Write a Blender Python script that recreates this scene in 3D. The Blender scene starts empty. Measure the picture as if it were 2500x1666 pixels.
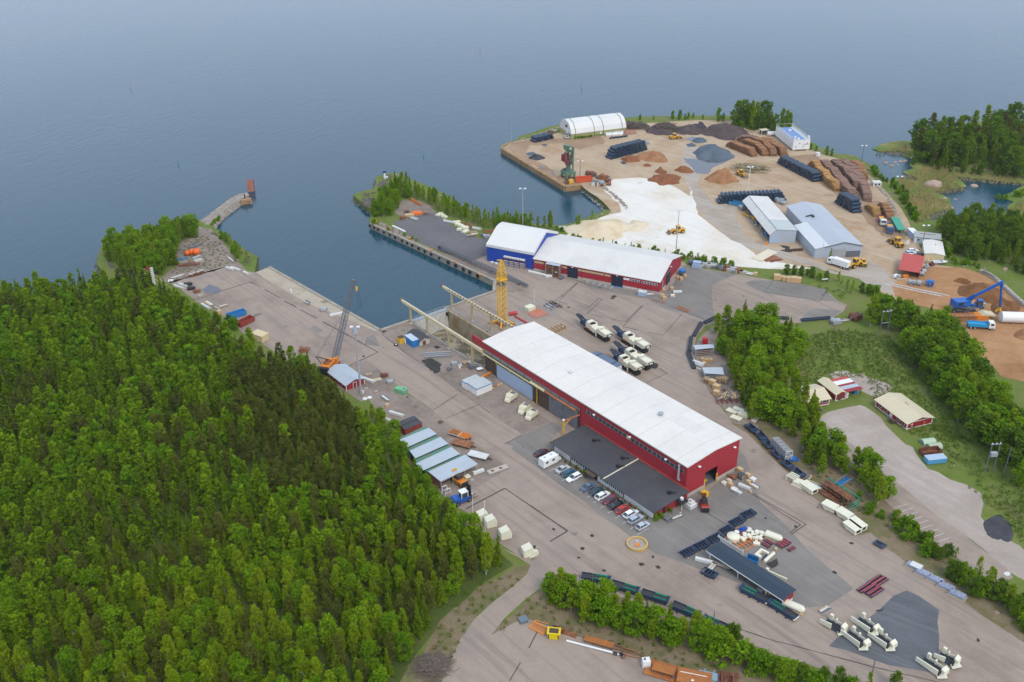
import bpy,bmesh,math,random
from mathutils import Vector,Matrix,noise
from mathutils.geometry import tessellate_polygon
SC = bpy.context.scene
COL = SC.collection
random.seed(7)
# ---------------------------------------------------------------- camera
cd = bpy.data.cameras.new('camera'); cam = bpy.data.objects.new('camera',cd); COL.objects.link(cam)
cd.sensor_width = 36; cd.lens = 34.27; cd.clip_start = 1; cd.clip_end = 20000
Rt,Up,Fw = Vector((0.99996,-0.00416,-0.00767)),Vector((0.00873,0.47714,0.87878)),Vector((0.0,0.87882,-0.47716))
mw = Matrix((Rt,Up,-Fw)).transposed().to_4x4(); mw.translation = (0,0,155)
cam.matrix_world = mw
SC.camera = cam
# ---------------------------------------------------------------- sky,sun,exposure
SUN_AZ,SUN_EL = math.radians(-62),math.radians(50)     # azimuth seen from above,from +x towards +y
wo = bpy.data.worlds.new('World'); SC.world = wo; wo.use_nodes = True
nt = wo.node_tree; bg = nt.nodes['Background']
sky = nt.nodes.new('ShaderNodeTexSky'); sky.sky_type = 'NISHITA'; sky.sun_disc = False
sky.sun_elevation = SUN_EL; sky.sun_rotation = math.radians(90) - SUN_AZ
sky.air_density = 1.0; sky.dust_density = 2.0; sky.ozone_density = 1.0
hs = nt.nodes.new('ShaderNodeHueSaturation'); hs.inputs['Saturation'].default_value = 0.82
nt.links.new(sky.outputs[0],hs.inputs['Color']); veil = nt.nodes.new('ShaderNodeMix'); veil.data_type = 'RGBA'; veil.inputs[0].default_value = .75; veil.inputs[7].default_value = (5.4,6.5,8.3,1)   # an even veil of high cloud
nt.links.new(hs.outputs[0],veil.inputs[6]); nt.links.new(veil.outputs[2],bg.inputs['Color'])
bg.inputs['Strength'].default_value = 0.15
sl = bpy.data.lights.new('sun','SUN'); sl.energy = 1.5; sl.angle = math.radians(22); sl.color = (1,.91,.78)
sun = bpy.data.objects.new('sun',sl); COL.objects.link(sun)
sd = Vector((math.cos(SUN_AZ)*math.cos(SUN_EL),math.sin(SUN_AZ)*math.cos(SUN_EL),math.sin(SUN_EL)))
sun.rotation_euler = sd.to_track_quat('Z','Y').to_euler()
VS = SC.view_settings
VS.view_transform = 'Standard'; VS.look = 'None'; VS.gamma = 1; VS.exposure = 0.15; VS.use_curve_mapping = False
SC.cycles.max_bounces = 5; SC.cycles.diffuse_bounces = 3; SC.cycles.glossy_bounces = 3
SC.cycles.transmission_bounces = 3; SC.cycles.transparent_max_bounces = 6

# ---------------------------------------------------------------- materials
MATS = {}
def _nodes(name):
    m = bpy.data.materials.new(name); m.use_nodes = True
    t = m.node_tree; b = t.nodes['Principled BSDF']
    return m,t,b
def _coord(t,scale,kind='Object'):
    tc = t.nodes.new('ShaderNodeTexCoord'); mp = t.nodes.new('ShaderNodeMapping')
    mp.inputs['Scale'].default_value = scale if hasattr(scale,'__len__') else (scale,)*3
    t.links.new(tc.outputs[kind],mp.inputs['Vector']); return mp.outputs['Vector']
def _geo(t,scale,rot=0):
    g = t.nodes.new('ShaderNodeNewGeometry'); v = g.outputs['Position']
    if rot:
        mr = t.nodes.new('ShaderNodeMapping'); mr.inputs['Rotation'].default_value = (0,0,-rot)
        t.links.new(v,mr.inputs['Vector']); v = mr.outputs['Vector']
    mp = t.nodes.new('ShaderNodeMapping'); mp.inputs['Scale'].default_value = scale if hasattr(scale,'__len__') else (scale,)*3
    t.links.new(v,mp.inputs['Vector']); return mp.outputs['Vector']
def _noise(t,vec,scale,detail=4,rough=.6,dist=0):
    n = t.nodes.new('ShaderNodeTexNoise'); n.inputs['Scale'].default_value = scale
    n.inputs['Detail'].default_value = detail; n.inputs['Roughness'].default_value = rough; n.inputs['Distortion'].default_value = dist
    t.links.new(vec,n.inputs['Vector']); return n.outputs['Fac']
def _ramp(t,fac,stops):
    r = t.nodes.new('ShaderNodeValToRGB'); e = r.color_ramp.elements
    while len(e) < len(stops): e.new(.5)
    for i,(p,c) in enumerate(stops):
        e[i].position = p; e[i].color = (c if hasattr(c,'__len__') else (c,c,c)) + ((1,) if not hasattr(c,'__len__') or len(c) == 3 else ())
    t.links.new(fac,r.inputs['Fac']); return r.outputs['Color']
def _mix(t,fac,a,b,mode='MIX'):
    n = t.nodes.new('ShaderNodeMix'); n.data_type = 'RGBA'; n.blend_type = mode
    for s,v in (('Factor',fac),('A',a),('B',b)):
        i = [k for k in n.inputs if k.name == s and (k.type == 'VALUE' if s == 'Factor' else k.type == 'RGBA')][0]
        if hasattr(v,'links'): t.links.new(v,i)
        elif s == 'Factor': i.default_value = v
        else: i.default_value = tuple(v) + (1,)
    return [o for o in n.outputs if o.type == 'RGBA'][0]
def _bump(t,b,fac,strength,dist=.1):
    n = t.nodes.new('ShaderNodeBump'); n.inputs['Strength'].default_value = strength; n.inputs['Distance'].default_value = dist
    t.links.new(fac,n.inputs['Height']); t.links.new(n.outputs[0],b.inputs['Normal'])
def s2l(*c): return tuple((v/255/12.92 if v < 10.3 else ((v/255+.055)/1.055)**2.4) for v in c)
def paint(name,col,rough=.5,dirt=.25,scale=.35,dcol=None,metal=0,relief=None):
    """painted or plain surface with soft grime; relief = spacing of corrugation along local x/y"""
    if name in MATS: return MATS[name]
    m,t,b = _nodes(name); v = _coord(t,1)
    f = _noise(t,v,scale,5,.65)
    dc = dcol or tuple(c*.55+.02 for c in col)
    fac = _ramp(t,f,[(.42,0.0),(.8,dirt)])
    c = _mix(t,fac,col,dc)
    f2 = _noise(t,v,scale*9,3,.6)
    c = _mix(t,_ramp(t,f2,[(.3,.0),(.75,dirt*.55)]),c,tuple(x*.8 for x in col))
    t.links.new(c,b.inputs['Base Color']); b.inputs['Roughness'].default_value = rough; b.inputs['Metallic'].default_value = metal
    if relief:
        w = t.nodes.new('ShaderNodeTexWave'); w.inputs['Scale'].default_value = 1/relief*.314*1.0
        w.bands_direction = 'DIAGONAL'; w.wave_profile = 'SIN'
        mp = _coord(t,(1,1,0)); t.links.new(mp,w.inputs['Vector'])
        _bump(t,b,w.outputs['Fac'],.6,.04)
    MATS[name] = m; return m
def rust(name,a,b_,lo=.45,hi=.6,scale=.8,rough=.75):
    if name in MATS: return MATS[name]
    m,t,b = _nodes(name); v = _coord(t,1)
    f = _noise(t,v,scale,6,.7,.4)
    c = _mix(t,_ramp(t,f,[(lo,0.),(hi,1.)]),a,b_)
    c = _mix(t,_ramp(t,_noise(t,v,scale*6,3),[(.35,0.),(.8,.4)]),c,tuple(x*.45 for x in b_))
    t.links.new(c,b.inputs['Base Color']); b.inputs['Roughness'].default_value = rough
    MATS[name] = m; return m
def ground(name,stops,scale=.06,fine=1.6,spots=None,streak=None,rough=.95,bump=.25,rot=0,finemix=.5):
    """world-placed ground: broad patches (stops), fine grit, optional dark spots and tyre streaks"""
    if name in MATS: return MATS[name]
    m,t,b = _nodes(name); v = _geo(t,1)
    f = _noise(t,v,scale,7,.68,.3)
    c = _ramp(t,f,stops)
    fi = _noise(t,v,fine,5,.75)
    mid = stops[len(stops)//2][1]
    c = _mix(t,_ramp(t,fi,[(.35,finemix),(.62,0.)]),c,tuple(x*.62 for x in mid))
    c = _mix(t,_ramp(t,_noise(t,v,fine*.37,4,.7),[(.5,0.),(.75,finemix*.8)]),c,tuple(min(1,x*1.25) for x in mid))
    if streak:
        sv = _geo(t,(.03,.55,1),streak[1])
        c = _mix(t,_ramp(t,_noise(t,sv,1.0,5,.6,.6),[(.48,0.),(.72,streak[2])]),c,streak[0])
    if spots:
        c = _mix(t,_ramp(t,_noise(t,v,spots[1],3,.5),[(spots[2],0.),(spots[2]+.06,spots[3])]),c,spots[0])
    t.links.new(c,b.inputs['Base Color']); b.inputs['Roughness'].default_value = rough; b.inputs['Specular IOR Level'].default_value = .2
    _bump(t,b,fi,bump,.15)
    MATS[name] = m; return m
def leafmat(name,a,b_,trans=.35):
    m,t,b = _nodes(name)
    oi = t.nodes.new('ShaderNodeObjectInfo')
    g = _coord(t,1); n = _noise(t,g,1.3,3,.6)
    c1 = _mix(t,oi.outputs['Random'],a,b_)
    c = _mix(t,_ramp(t,n,[(.3,.35),(.65,0.)]),c1,tuple(x*.5 for x in a))
    t.links.new(c,b.inputs['Base Color']); b.inputs['Roughness'].default_value = .65; b.inputs['Specular IOR Level'].default_value = .06
    tr = t.nodes.new('ShaderNodeBsdfTranslucent'); t.links.new(c,tr.inputs['Color'])
    mx = t.nodes.new('ShaderNodeMixShader'); mx.inputs[0].default_value = trans
    out = t.nodes['Material Output']
    t.links.new(b.outputs[0],mx.inputs[1]); t.links.new(tr.outputs[0],mx.inputs[2]); t.links.new(mx.outputs[0],out.inputs['Surface'])
    MATS[name] = m; return m

# ---------------------------------------------------------------- mesh helpers
class MB:
    def __init__(s): s.v = []; s.f = []; s.m = []; s.cur = 0
    def add(s,vs,fs,m=None):
        o = len(s.v); s.v += [tuple(p) for p in vs]
        for f in fs: s.f.append(tuple(i+o for i in f)); s.m.append(s.cur if m is None else m)
    def b(s,x0,x1,y0,y1,z0,z1):
        s.add([(x0,y0,z0),(x1,y0,z0),(x1,y1,z0),(x0,y1,z0),(x0,y0,z1),(x1,y0,z1),(x1,y1,z1),(x0,y1,z1)],
              [(3,2,1,0),(4,5,6,7),(0,1,5,4),(1,2,6,5),(2,3,7,6),(3,0,4,7)])
    def x(s,prof,x0,x1):                      # profile of (y,z),extruded along x
        n = len(prof); s.add([(x0,)+tuple(p) for p in prof]+[(x1,)+tuple(p) for p in prof],
            [tuple(range(n))[::-1],tuple(range(n,2*n))]+[(i,(i+1)%n,n+(i+1)%n,n+i) for i in range(n)])
    def y(s,prof,y0,y1):                      # profile of (x,z),extruded along y
        n = len(prof); s.add([(p[0],y0,p[1]) for p in prof]+[(p[0],y1,p[1]) for p in prof],
            [tuple(range(n)),tuple(range(n,2*n))[::-1]]+[(i,n+i,n+(i+1)%n,(i+1)%n) for i in range(n)])
    def z(s,poly,z0,z1):
        n = len(poly); s.add([(p[0],p[1],z0) for p in poly]+[(p[0],p[1],z1) for p in poly],
            [tuple(range(n))[::-1],tuple(range(n,2*n))]+[(i,(i+1)%n,n+(i+1)%n,n+i) for i in range(n)])
    def c(s,p0,p1,r,n=8,r2=None,cap=True):
        p0,p1 = Vector(p0),Vector(p1); d = (p1-p0); 
        if d.length < 1e-6: return
        d.normalize(); u = d.orthogonal().normalized(); w = d.cross(u); r2 = r if r2 is None else r2
        vs = []
        for p,q in ((p0,r),(p1,r2)):
            for i in range(n):
                a = 2*math.pi*i/n; vs.append(p+u*math.cos(a)*q+w*math.sin(a)*q)
        fs = [(i,(i+1)%n,n+(i+1)%n,n+i) for i in range(n)]
        if cap: fs += [tuple(range(n))[::-1],tuple(range(n,2*n))]
        s.add(vs,fs)
    def r(s,p0,p1,w,h=None):                 # straight bar of section w x h
        h = w if h is None else h
        p0,p1 = Vector(p0),Vector(p1); d = (p1-p0); 
        if d.length < 1e-6: return
        d.normalize(); u = d.cross(Vector((0,0,1)))
        u = Vector((1,0,0)) if u.length < 1e-4 else u.normalized(); k = u.cross(d)
        vs = [p+u*a*w/2+k*b_*h/2 for p in (p0,p1) for a,b_ in ((-1,-1),(1,-1),(1,1),(-1,1))]
        s.add(vs,[(0,1,2,3),(7,6,5,4),(0,4,5,1),(1,5,6,2),(2,6,7,3),(3,7,4,0)])
    def lat(s,p0,p1,w,n,t=.12,w2=None,d=.08):   # square lattice boom
        p0,p1 = Vector(p0),Vector(p1); ax = (p1-p0).normalized()
        u = ax.cross(Vector((0,0,1))); u = Vector((1,0,0)) if u.length < 1e-3 else u.normalized(); k = u.cross(ax)
        w2 = w if w2 is None else w2
        def cn(i,q): 
            f = i/n; ww = (w*(1-f)+w2*f)/2; a,b_ = ((-1,-1),(1,-1),(1,1),(-1,1))[q]; return p0+(p1-p0)*f+u*a*ww+k*b_*ww
        for q in range(4): s.r(cn(0,q),cn(n,q),t)
        for i in range(n):
            for q in range(4):
                s.r(cn(i,q),cn(i+1,(q+1)%4),d); s.r(cn(i,q),cn(i,(q+1)%4),d)
    def quad(s,a,b_,c,d): s.add([a,b_,c,d],[(0,1,2,3)])
    def mesh(s,name,mats,smooth=False):
        me = bpy.data.meshes.new(name); me.from_pydata(s.v,[],s.f)
        for m in (mats if isinstance(mats,(list,tuple)) else [mats]): me.materials.append(m)
        if any(s.m): me.polygons.foreach_set('material_index',s.m)
        if smooth: me.polygons.foreach_set('use_smooth',[True]*len(s.f))
        me.update(); return me
    def build(s,name,mats,parent=None,loc=(0,0,0),rz=0,smooth=False):
        return obj(name,s.mesh(name,mats,smooth),parent,loc,rz)
def obj(name,data,parent=None,loc=(0,0,0),rz=0):
    o = bpy.data.objects.new(name,data); COL.objects.link(o); o.parent = parent
    o.location = (loc[0],loc[1],loc[2] if len(loc) > 2 else 0); o.rotation_euler = (0,0,rz); return o
def tag(o,label,cat,group=None):
    o['label'] = label; o['category'] = cat
    if group: o['group'] = group
    return o
def thing(name,label,cat,loc=(0,0,0),rz=0,group=None):
    return tag(obj(name,None,None,loc,rz),label,cat,group)
def struct(o,kind='structure',label=None):
    o['kind'] = kind
    if label: o['label'] = label
    return o
def P(parent,name,mat,*shapes,loc=(0,0,0),rz=0,smooth=False):
    """one part: shapes are tuples ('b',...) box, ('r',...) bar, ('c',...) cylinder, ('x'/'y'/'z',...) prisms, ('lat',...)"""
    mb = MB()
    for q in shapes: getattr(mb,q[0])(*q[1:])
    return mb.build(name,mat,parent,loc,rz,smooth)
def PS(parent,name,mat,*shapes,**k):
    return [P(parent,name,mat,q,**k) for q in shapes]
def loft(mb,rings,cap=True):
    n = len(rings[0]); o = len(mb.v); mb.v += [tuple(p) for r in rings for p in r]; fs = []
    for i in range(len(rings)-1):
        for k in range(n): fs.append((o+i*n+k,o+i*n+(k+1) % n,o+(i+1)*n+(k+1) % n,o+(i+1)*n+k))
    if cap: fs += [tuple(o+k for k in range(n))[::-1],tuple(o+(len(rings)-1)*n+k for k in range(n))]
    mb.f += fs; mb.m += [mb.cur]*len(fs)
def copytree(o,loc,rz,label=None,group=None,parent=None):
    c = o.copy(); COL.objects.link(c); c.parent = parent
    if parent is None: c.location = (loc[0],loc[1],loc[2] if len(loc) > 2 else 0); c.rotation_euler = (0,0,rz)
    if label: c['label'] = label
    if group: c['group'] = group
    for ch in list(o.children):
        d = ch.copy(); COL.objects.link(d); d.parent = c
        for g in list(ch.children):
            e = g.copy(); COL.objects.link(e); e.parent = d
    return c
def rot2(p,a): return (p[0]*math.cos(a)-p[1]*math.sin(a),p[0]*math.sin(a)+p[1]*math.cos(a))
def mid(a,b_): return ((a[0]+b_[0])/2,(a[1]+b_[1])/2)
HO,HA = Vector((59.6,212.3)),2.23751                   # the great hall's corner and heading; much of the yard follows it
def hw(u,v,z=0):
    p = rot2((u,v),HA); return (HO[0]+p[0],HO[1]+p[1],z)
def rough_poly(pts,step=4,jit=.5,seed=1):
    rnd = random.Random(seed); out = []
    for i,a in enumerate(pts):
        b_ = pts[(i+1) % len(pts)]; L = math.hypot(b_[0]-a[0],b_[1]-a[1]); n = max(1,int(L/step))
        for k in range(n):
            f = k/n; j = jit if k else jit*.3
            out.append((a[0]+(b_[0]-a[0])*f+rnd.uniform(-j,j),a[1]+(b_[1]-a[1])*f+rnd.uniform(-j,j)))
    return out
def sheet(name,pts,z,mat,skirt=0,step=4,jit=.5,seed=1,kind='structure'):
    q = rough_poly(pts,step,jit,seed) if jit else list(pts)
    tris = tessellate_polygon([[Vector((p[0],p[1],0)) for p in q]])
    n = len(q); v = [(p[0],p[1],z) for p in q]; f = []
    for t in tris:
        a,b_,c = (v[i] for i in t)
        cr = (b_[0]-a[0])*(c[1]-a[1])-(b_[1]-a[1])*(c[0]-a[0])
        f.append(tuple(t) if cr > 0 else tuple(reversed(t)))
    if skirt:
        v += [(p[0],p[1],z-skirt) for p in q]; f += [(i,(i+1) % n,n+(i+1) % n,n+i) for i in range(n)]
    me = bpy.data.meshes.new(name); me.from_pydata(v,[],f); me.materials.append(mat); me.update()
    return struct(obj(name,me),kind)

# ================================================================ SETTING
# ---- water
def water_mat():
    m,t,b = _nodes('lake_water')
    v = _geo(t,1)
    c = _mix(t,_noise(t,v,.006,4),(.004,.042,.066),(.008,.055,.082))
    t.links.new(c,b.inputs['Base Color'])
    b.inputs['Roughness'].default_value = .07; b.inputs['IOR'].default_value = 1.45
    v1 = _geo(t,(.34,.10,1),math.radians(-24)); v2 = _geo(t,(1.1,.5,1),math.radians(-32))
    n1 = _noise(t,v1,1.0,4,.55,.4); n2 = _noise(t,v2,1.0,5,.7,.3)
    patch = _noise(t,_geo(t,(.012,.004,1),math.radians(-15)),1.0,4,.6)
    a = t.nodes.new('ShaderNodeMath'); a.operation = 'MULTIPLY_ADD'; a.inputs[1].default_value = .55
    t.links.new(n2,a.inputs[0]); t.links.new(n1,a.inputs[2])
    bu = t.nodes.new('ShaderNodeBump'); bu.inputs['Distance'].default_value = 1.1
    t.links.new(_ramp(t,patch,[(.3,.09),(.7,.17)]),bu.inputs['Strength'])
    t.links.new(a.outputs[0],bu.inputs['Height']); t.links.new(bu.outputs[0],b.inputs['Normal'])
    return m
WZ = -2.2
outer = [(-9000,-2000),(9000,-2000),(9000,16000),(-9000,16000)]; hole = [hw(u,v)[:2] for u,v in ((78,4),(127,4),(127,21),(78,21))]   # the dry dock stays dry
mb = MB(); tr = tessellate_polygon([[Vector(p+(0,)) for p in outer],[Vector(p+(0,)) for p in hole]])
mb.add([p+(WZ,) for p in outer+hole],[tuple(t) for t in tr])
struct(mb.build('lake_water',water_mat()))

# ---- ground materials
G_land = ground('meadow_soil',[(.3,(.085,.15,.014)),(.45,(.125,.19,.02)),(.58,(.15,.19,.035)),(.64,(.20,.165,.09)),(.72,(.12,.16,.035)),(.85,(.24,.20,.13))],.07,1.1,finemix=.5)
G_forest = ground('forest_floor',[(.3,(.05,.08,.015)),(.5,(.08,.11,.02)),(.75,(.12,.12,.04))],.1,1.0)
G_asph = ground('worn_asphalt',[(.26,(.22,.17,.135)),(.4,(.29,.23,.185)),(.52,(.355,.28,.225)),(.64,(.30,.245,.205)),(.76,(.25,.215,.185))],.045,2.4,spots=((.09,.075,.065),.17,.69,.5),streak=((.19,.155,.13),-.87,.6),bump=.1,finemix=.28)
G_dark = ground('grey_asphalt',[(.3,(.165,.15,.13)),(.5,(.21,.19,.168)),(.75,(.265,.235,.205))],.06,2.2,spots=((.06,.052,.045),.2,.69,.55),streak=((.30,.28,.26),-.9,.35),bump=.1,finemix=.2)
G_black = ground('new_asphalt',[(.3,(.095,.10,.108)),(.55,(.125,.13,.138)),(.8,(.175,.175,.178))],.09,1.6,streak=((.24,.235,.23),-.6,.35),bump=.1,finemix=.22)
G_pier = ground('pier_asphalt',[(.3,(.115,.11,.115)),(.55,(.145,.138,.142)),(.8,(.18,.17,.17))],.05,2.0,streak=((.19,.18,.18),-.8,.4),bump=.08,finemix=.15)
G_gravel = ground('yard_gravel',[(.3,(.16,.125,.095)),(.45,(.23,.185,.15)),(.55,(.30,.24,.20)),(.65,(.19,.175,.13)),(.8,(.34,.27,.225))],.09,1.3,spots=((.07,.06,.05),.16,.68,.6),finemix=.55)
G_dirt = ground('terminal_dirt',[(.3,(.31,.21,.125)),(.42,(.41,.29,.18)),(.52,(.47,.35,.23)),(.62,(.37,.235,.125)),(.75,(.51,.41,.295))],.028,1.2,spots=((.19,.13,.09),.05,.64,.5),streak=((.50,.44,.36),-.75,.55),finemix=.35)
G_sand = ground('white_sand',[(.3,(.58,.48,.34)),(.42,(.67,.60,.49)),(.55,(.72,.69,.62)),(.75,(.74,.72,.67))],.03,1.0,spots=((.52,.40,.26),.055,.64,.5),streak=((.52,.49,.44),-.8,.4),finemix=.12)
G_soil = ground('orange_soil',[(.3,(.25,.115,.045)),(.45,(.37,.19,.085)),(.6,(.46,.26,.125)),(.8,(.50,.32,.18))],.045,1.3,streak=((.30,.15,.07),-.5,.5),finemix=.4)
G_lot = ground('gravel_lot',[(.3,(.32,.265,.22)),(.5,(.40,.335,.28)),(.7,(.48,.42,.365))],.06,1.6,streak=((.28,.25,.235),-.95,.45),finemix=.3)
G_marsh = ground('reed_marsh',[(.32,(.08,.14,.02)),(.5,(.12,.19,.03)),(.6,(.22,.22,.07)),(.7,(.40,.30,.13)),(.8,(.44,.33,.16))],.05,.9,finemix=.4)
G_conc = ground('old_concrete',[(.3,(.33,.28,.20)),(.5,(.42,.36,.27)),(.75,(.50,.44,.35))],.12,1.2,spots=((.12,.10,.07),.2,.63,.6),finemix=.3)
G_wood = G_forest

land = [(-900,-150),(-900,330)] + [(-189.1,324.7),(-171.2,328),(-157.6,337.2)] + [(-155.2,341.3),(-162.7,351.2),(-165.8,360.6),(-168.4,373.1),(-163.4,381.4),(-154.9,387.9),(-145.4,392.1),(-136.6,398.5)] \
  + [(-129.8,394.2),(-126,388.2),(-119.5,380.4),(-113.3,372.8),(-105.3,361.5),(-101.2,358.3),(-99.9,350.3)] + [(-98.8,343),(-94.3,347.4),(-44.9,293.8),hw(128.5,19.6)[:2],hw(80,19.6)[:2],hw(80,5.2)[:2],hw(128.5,5.2)[:2],hw(128.5,-17)[:2],(-6.3,333),(-60.4,392.5),(-61.2,395)] \
  + [(-62,408.7),(-72.7,427.9),(-70.9,432),(-64.2,437.2),(-64.2,444.8),(-65.3,452.7),(-61.4,457.2),(-56,460),(-48.1,450),(-39.9,440.9),(-32.6,431.1),(-24,418)] + [(-14.7,398),(-3.7,394.1),(9.7,390.7),(20.8,388.1),(25.2,390.4),(35.1,399.5),(43,406.4)] \
  + [(44.6,405.6),(43.5,411),(41.1,418.7),(38.6,427.9),(34.4,437.4)] + [(33.3,439.1),(25.7,436.5),(-4.4,496.6),(-4,501.1),(0.7,507.6)] + [(5.4,519),(12.7,526.2),(20.7,535.5),(28.8,541.2),(39.1,548.7),(67.5,553.7),(82.4,556),(107.8,556.4)] \
  + [(112.9,555.9),(127,555.8),(135.6,553.8),(146.8,548),(160.2,534.6),(159.6,528.7),(159.9,501.6),(162.9,491.1),(167.3,483)] + [(174.6,481.3),(176.6,473.5),(178.3,464),(177,453.5),(177,443.4),(177.7,432.5),(177.3,419.8),(175.7,406.6),(173.1,394.2),(171.9,387.2),(178.7,390),(187.1,392.3),(198.4,397.1),(209.9,397.4),(217.1,391.6),(242.9,391.5)] + [(900,330),(900,-150)]
sheet('ground',land,0,G_land,skirt=4,step=9,jit=.35)
sheet('marsh',[(177,443.4),(177.7,432.5),(177.3,419.8),(175.7,406.6),(173.1,394.2),(171.9,387.2),(179.4,390),(183.4,401.1),(187.4,404.7),(193,407.3),(197.3,409.3),(200.6,421.5),(199.6,426.1),(197.1,429.1),(198.1,432),(205.9,434.8),(214.8,437.6),(215.7,444.9),(215.5,452.5),(224.3,449.5),(234.7,444.4),(243.9,441.7),(267.8,436.2),(323.6,544.2),(265.1,546),(222.7,525.1),(215,509.2),(208.2,511),(196.3,503.6),(190.2,496.9),(192.6,492.4),(201.8,492.8),(205.5,490.5),(201.4,484.1),(204.3,479.7),(199.5,470.1),(199.7,464.7),(192.3,459.6),(193,455.7),(197.4,450.4),(195,447.3),(187,450.7),(184,449.5)],-1.85,G_marsh,skirt=2,step=5,jit=.9)
sheet('pond_bank',[(265.2,435),(241.7,438.1),(234.9,432.2),(226.6,425.4),(225.9,420.3),(227.5,416.9),(220.7,408.8),(220.9,404.5),(216.9,404.6),(210.9,403.1),(210.9,400.5),(212.8,397.1),(217.1,392.3),(242.8,391.3)],-1.8,G_marsh,skirt=2,step=5,jit=.7)

yard = [(-129.3,334.7),(-112.5,347.6),(-98.3,342.4),(-94.3,347.4),(-44.9,293.8),hw(128.45,19.65)[:2],hw(79,19.65)[:2],hw(79,5.15)[:2],hw(128.45,5.15)[:2],hw(128.45,-17)[:2],(1.6,323.4),(-15.7,348.4),(-15.5,351.8),(-10.2,357.5),(22.4,375.7),(67.5,348.6),(68.1,345.3),(85.6,337.3),(98.3,331),(107,328.2),(115.3,323.1),(116.7,313.8),(119.2,310.2),(116.1,304.8),(110.6,299.6),(99.1,296.8),(83.4,297.5),(69.7,296.4)] \
  + [(70.4,297.5),(66.5,295.6),(61.4,286.3),(59.4,277.9),(58.4,265.5),(59.2,258),(60.8,246.4),(63.6,234.6)] + [(62.7,234.9),(66.3,229.5),(68.8,222.2),(72,213.6),(73.7,209.3),(75,204.7),(78.6,197.4),(82,189.8),(83.9,185.1)] + [(86.9,186.3),(89.1,180.1),(92,175),(96.8,167.2),(99.9,162.2),(102.1,158),(107.6,150),(115,141.2),(109.7,130.8),(69.3,131.2),(67.8,140.1),(64.4,142.3),(60.8,144.5),(54.9,147.1)] + [(54.9,147.1),(47.7,151.9),(39.2,156.6),(30.4,160.9),(24.2,164.4),(15.1,168.7)] + [(10,170.2),(7.8,171.6),(1.1,178.1),(-2.9,181.4)] + [(0.7,179.3),(-5.6,185.4),(-9.7,190.3),(-12.3,195.8),(-16.9,199.2)] \
  + [(-17,199.7),(-9.8,205.8),(-0.8,213.8),(-6.2,219.8),(-11.6,225.8),(-19.5,236.5),(-23.5,243.1),(-28.6,249.5),(-35.3,256.4)] + [(-47.2,272.9),(-51.5,269.6),(-68.5,269.9),(-80.5,282.2),(-91.9,293.1),(-96.8,302.1),(-114.6,317.7),(-115.6,319.9)]
sheet('yard_asphalt',yard,.02,G_asph,step=5,jit=.3)
sheet('car_park_asphalt',[(-0.3,222.8),(2.6,229.7),(10.9,226.2),(35.6,192.7),(44.9,205),(49.7,202.7),(59.3,213.1)] + [(61.9,221.4),(63.4,218.1)] + [(62.8,198.5),(67.3,188.9),(69.8,180),(76.8,166.7),(69.1,161.2),(61.8,160.7),(49.2,170.2),(36.6,177.5),(33.6,179)] + [(28.9,184.5)],.035,G_dark,step=6,jit=.35,seed=3)
sheet('storage_asphalt',[(88.5,166),(90.5,164.3),(93.5,159.7),(91.6,156.3),(88.8,148.2),(86.7,141.5),(81.7,142.9),(76.9,144.3),(72.2,146.7),(66.1,149.6),(68.5,151.7),(78.2,158.3),(84.9,164.3)],.05,G_black,step=3,jit=.4,seed=4)
sheet('asphalt_patch',[(86.8,329.1),(90.3,331.3),(98,331.2),(107,328.1),(114.7,323.3),(116.5,313.2),(110.5,313.9),(93.1,320),(89.4,324.5)],.035,G_dark,step=6,jit=.2,seed=5)
sheet('asphalt_patch',[(102.4,303.7),(107.2,307.7),(116.1,305.8),(111.1,300.2),(99.5,297.2)],.035,G_dark,step=6,jit=.2,seed=6)
sheet('asphalt_patch',[(19.1,335.6),(27.7,328.4),(38.6,321.1),(49.4,316.1),(54,308.4),(60.8,304.6),(70.2,295.7)] + [(73.8,327.1),(80.2,333.1),(85.6,337.3),(68,344.9)] + [(67,345.7),(58.3,325.1),(53.7,319.5)],.033,G_dark,step=4,jit=.6,seed=36)
sheet('asphalt_patch',[(-48.9,288.9),(-46.7,291.1),(-43.6,282.6),(-49,283.8)],.035,G_dark,step=6,jit=.1)
sheet('asphalt_patch',[(-69.3,295.7),(-68.1,298),(-64.2,294.1),(-66.1,291.9)],.035,G_dark,step=6,jit=.1)
sheet('asphalt_patch',[(-91.2,306.4),(-89.1,308.4),(-87.7,306.9),(-90,304.4)],.035,G_dark,step=6,jit=.1)
sheet('pier_asphalt',[(-50.9,393.9),(-43.6,398.8),(-35.8,404.2),(-32.6,403.2),(-19.6,380.3),(-12.3,374.1),(-7.4,374),(4,384.9)] + [(22.4,376),(-10.2,357)] + [(-15.1,351.4),(-18.7,354.9),(-30,363),(-38.7,372.6),(-45.5,383.5)],.04,G_pier,step=6,jit=.25,seed=7)
sheet('quay_concrete',[(-98.3,342.6),(-94.3,347.4),(-44.9,293.8),(-46.2,293),(-60.1,304.6),(-72.3,313.9),(-79.8,321.8),(-91.8,334.7)],.05,G_conc,step=6,jit=.15,seed=8)
sheet('pier_edge_grass',[(-6.9,323.3),(-6.6,332.7),(-60.1,391.6),(-56,394)] + [(-45.4,382.2),(-38.6,371.4),(-30,361.8),(-18.6,354.2),(-5.5,336.9),(6.2,322.9)] + [(1.6,324)],.03,G_gravel,step=5,jit=.3,seed=9)
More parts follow.
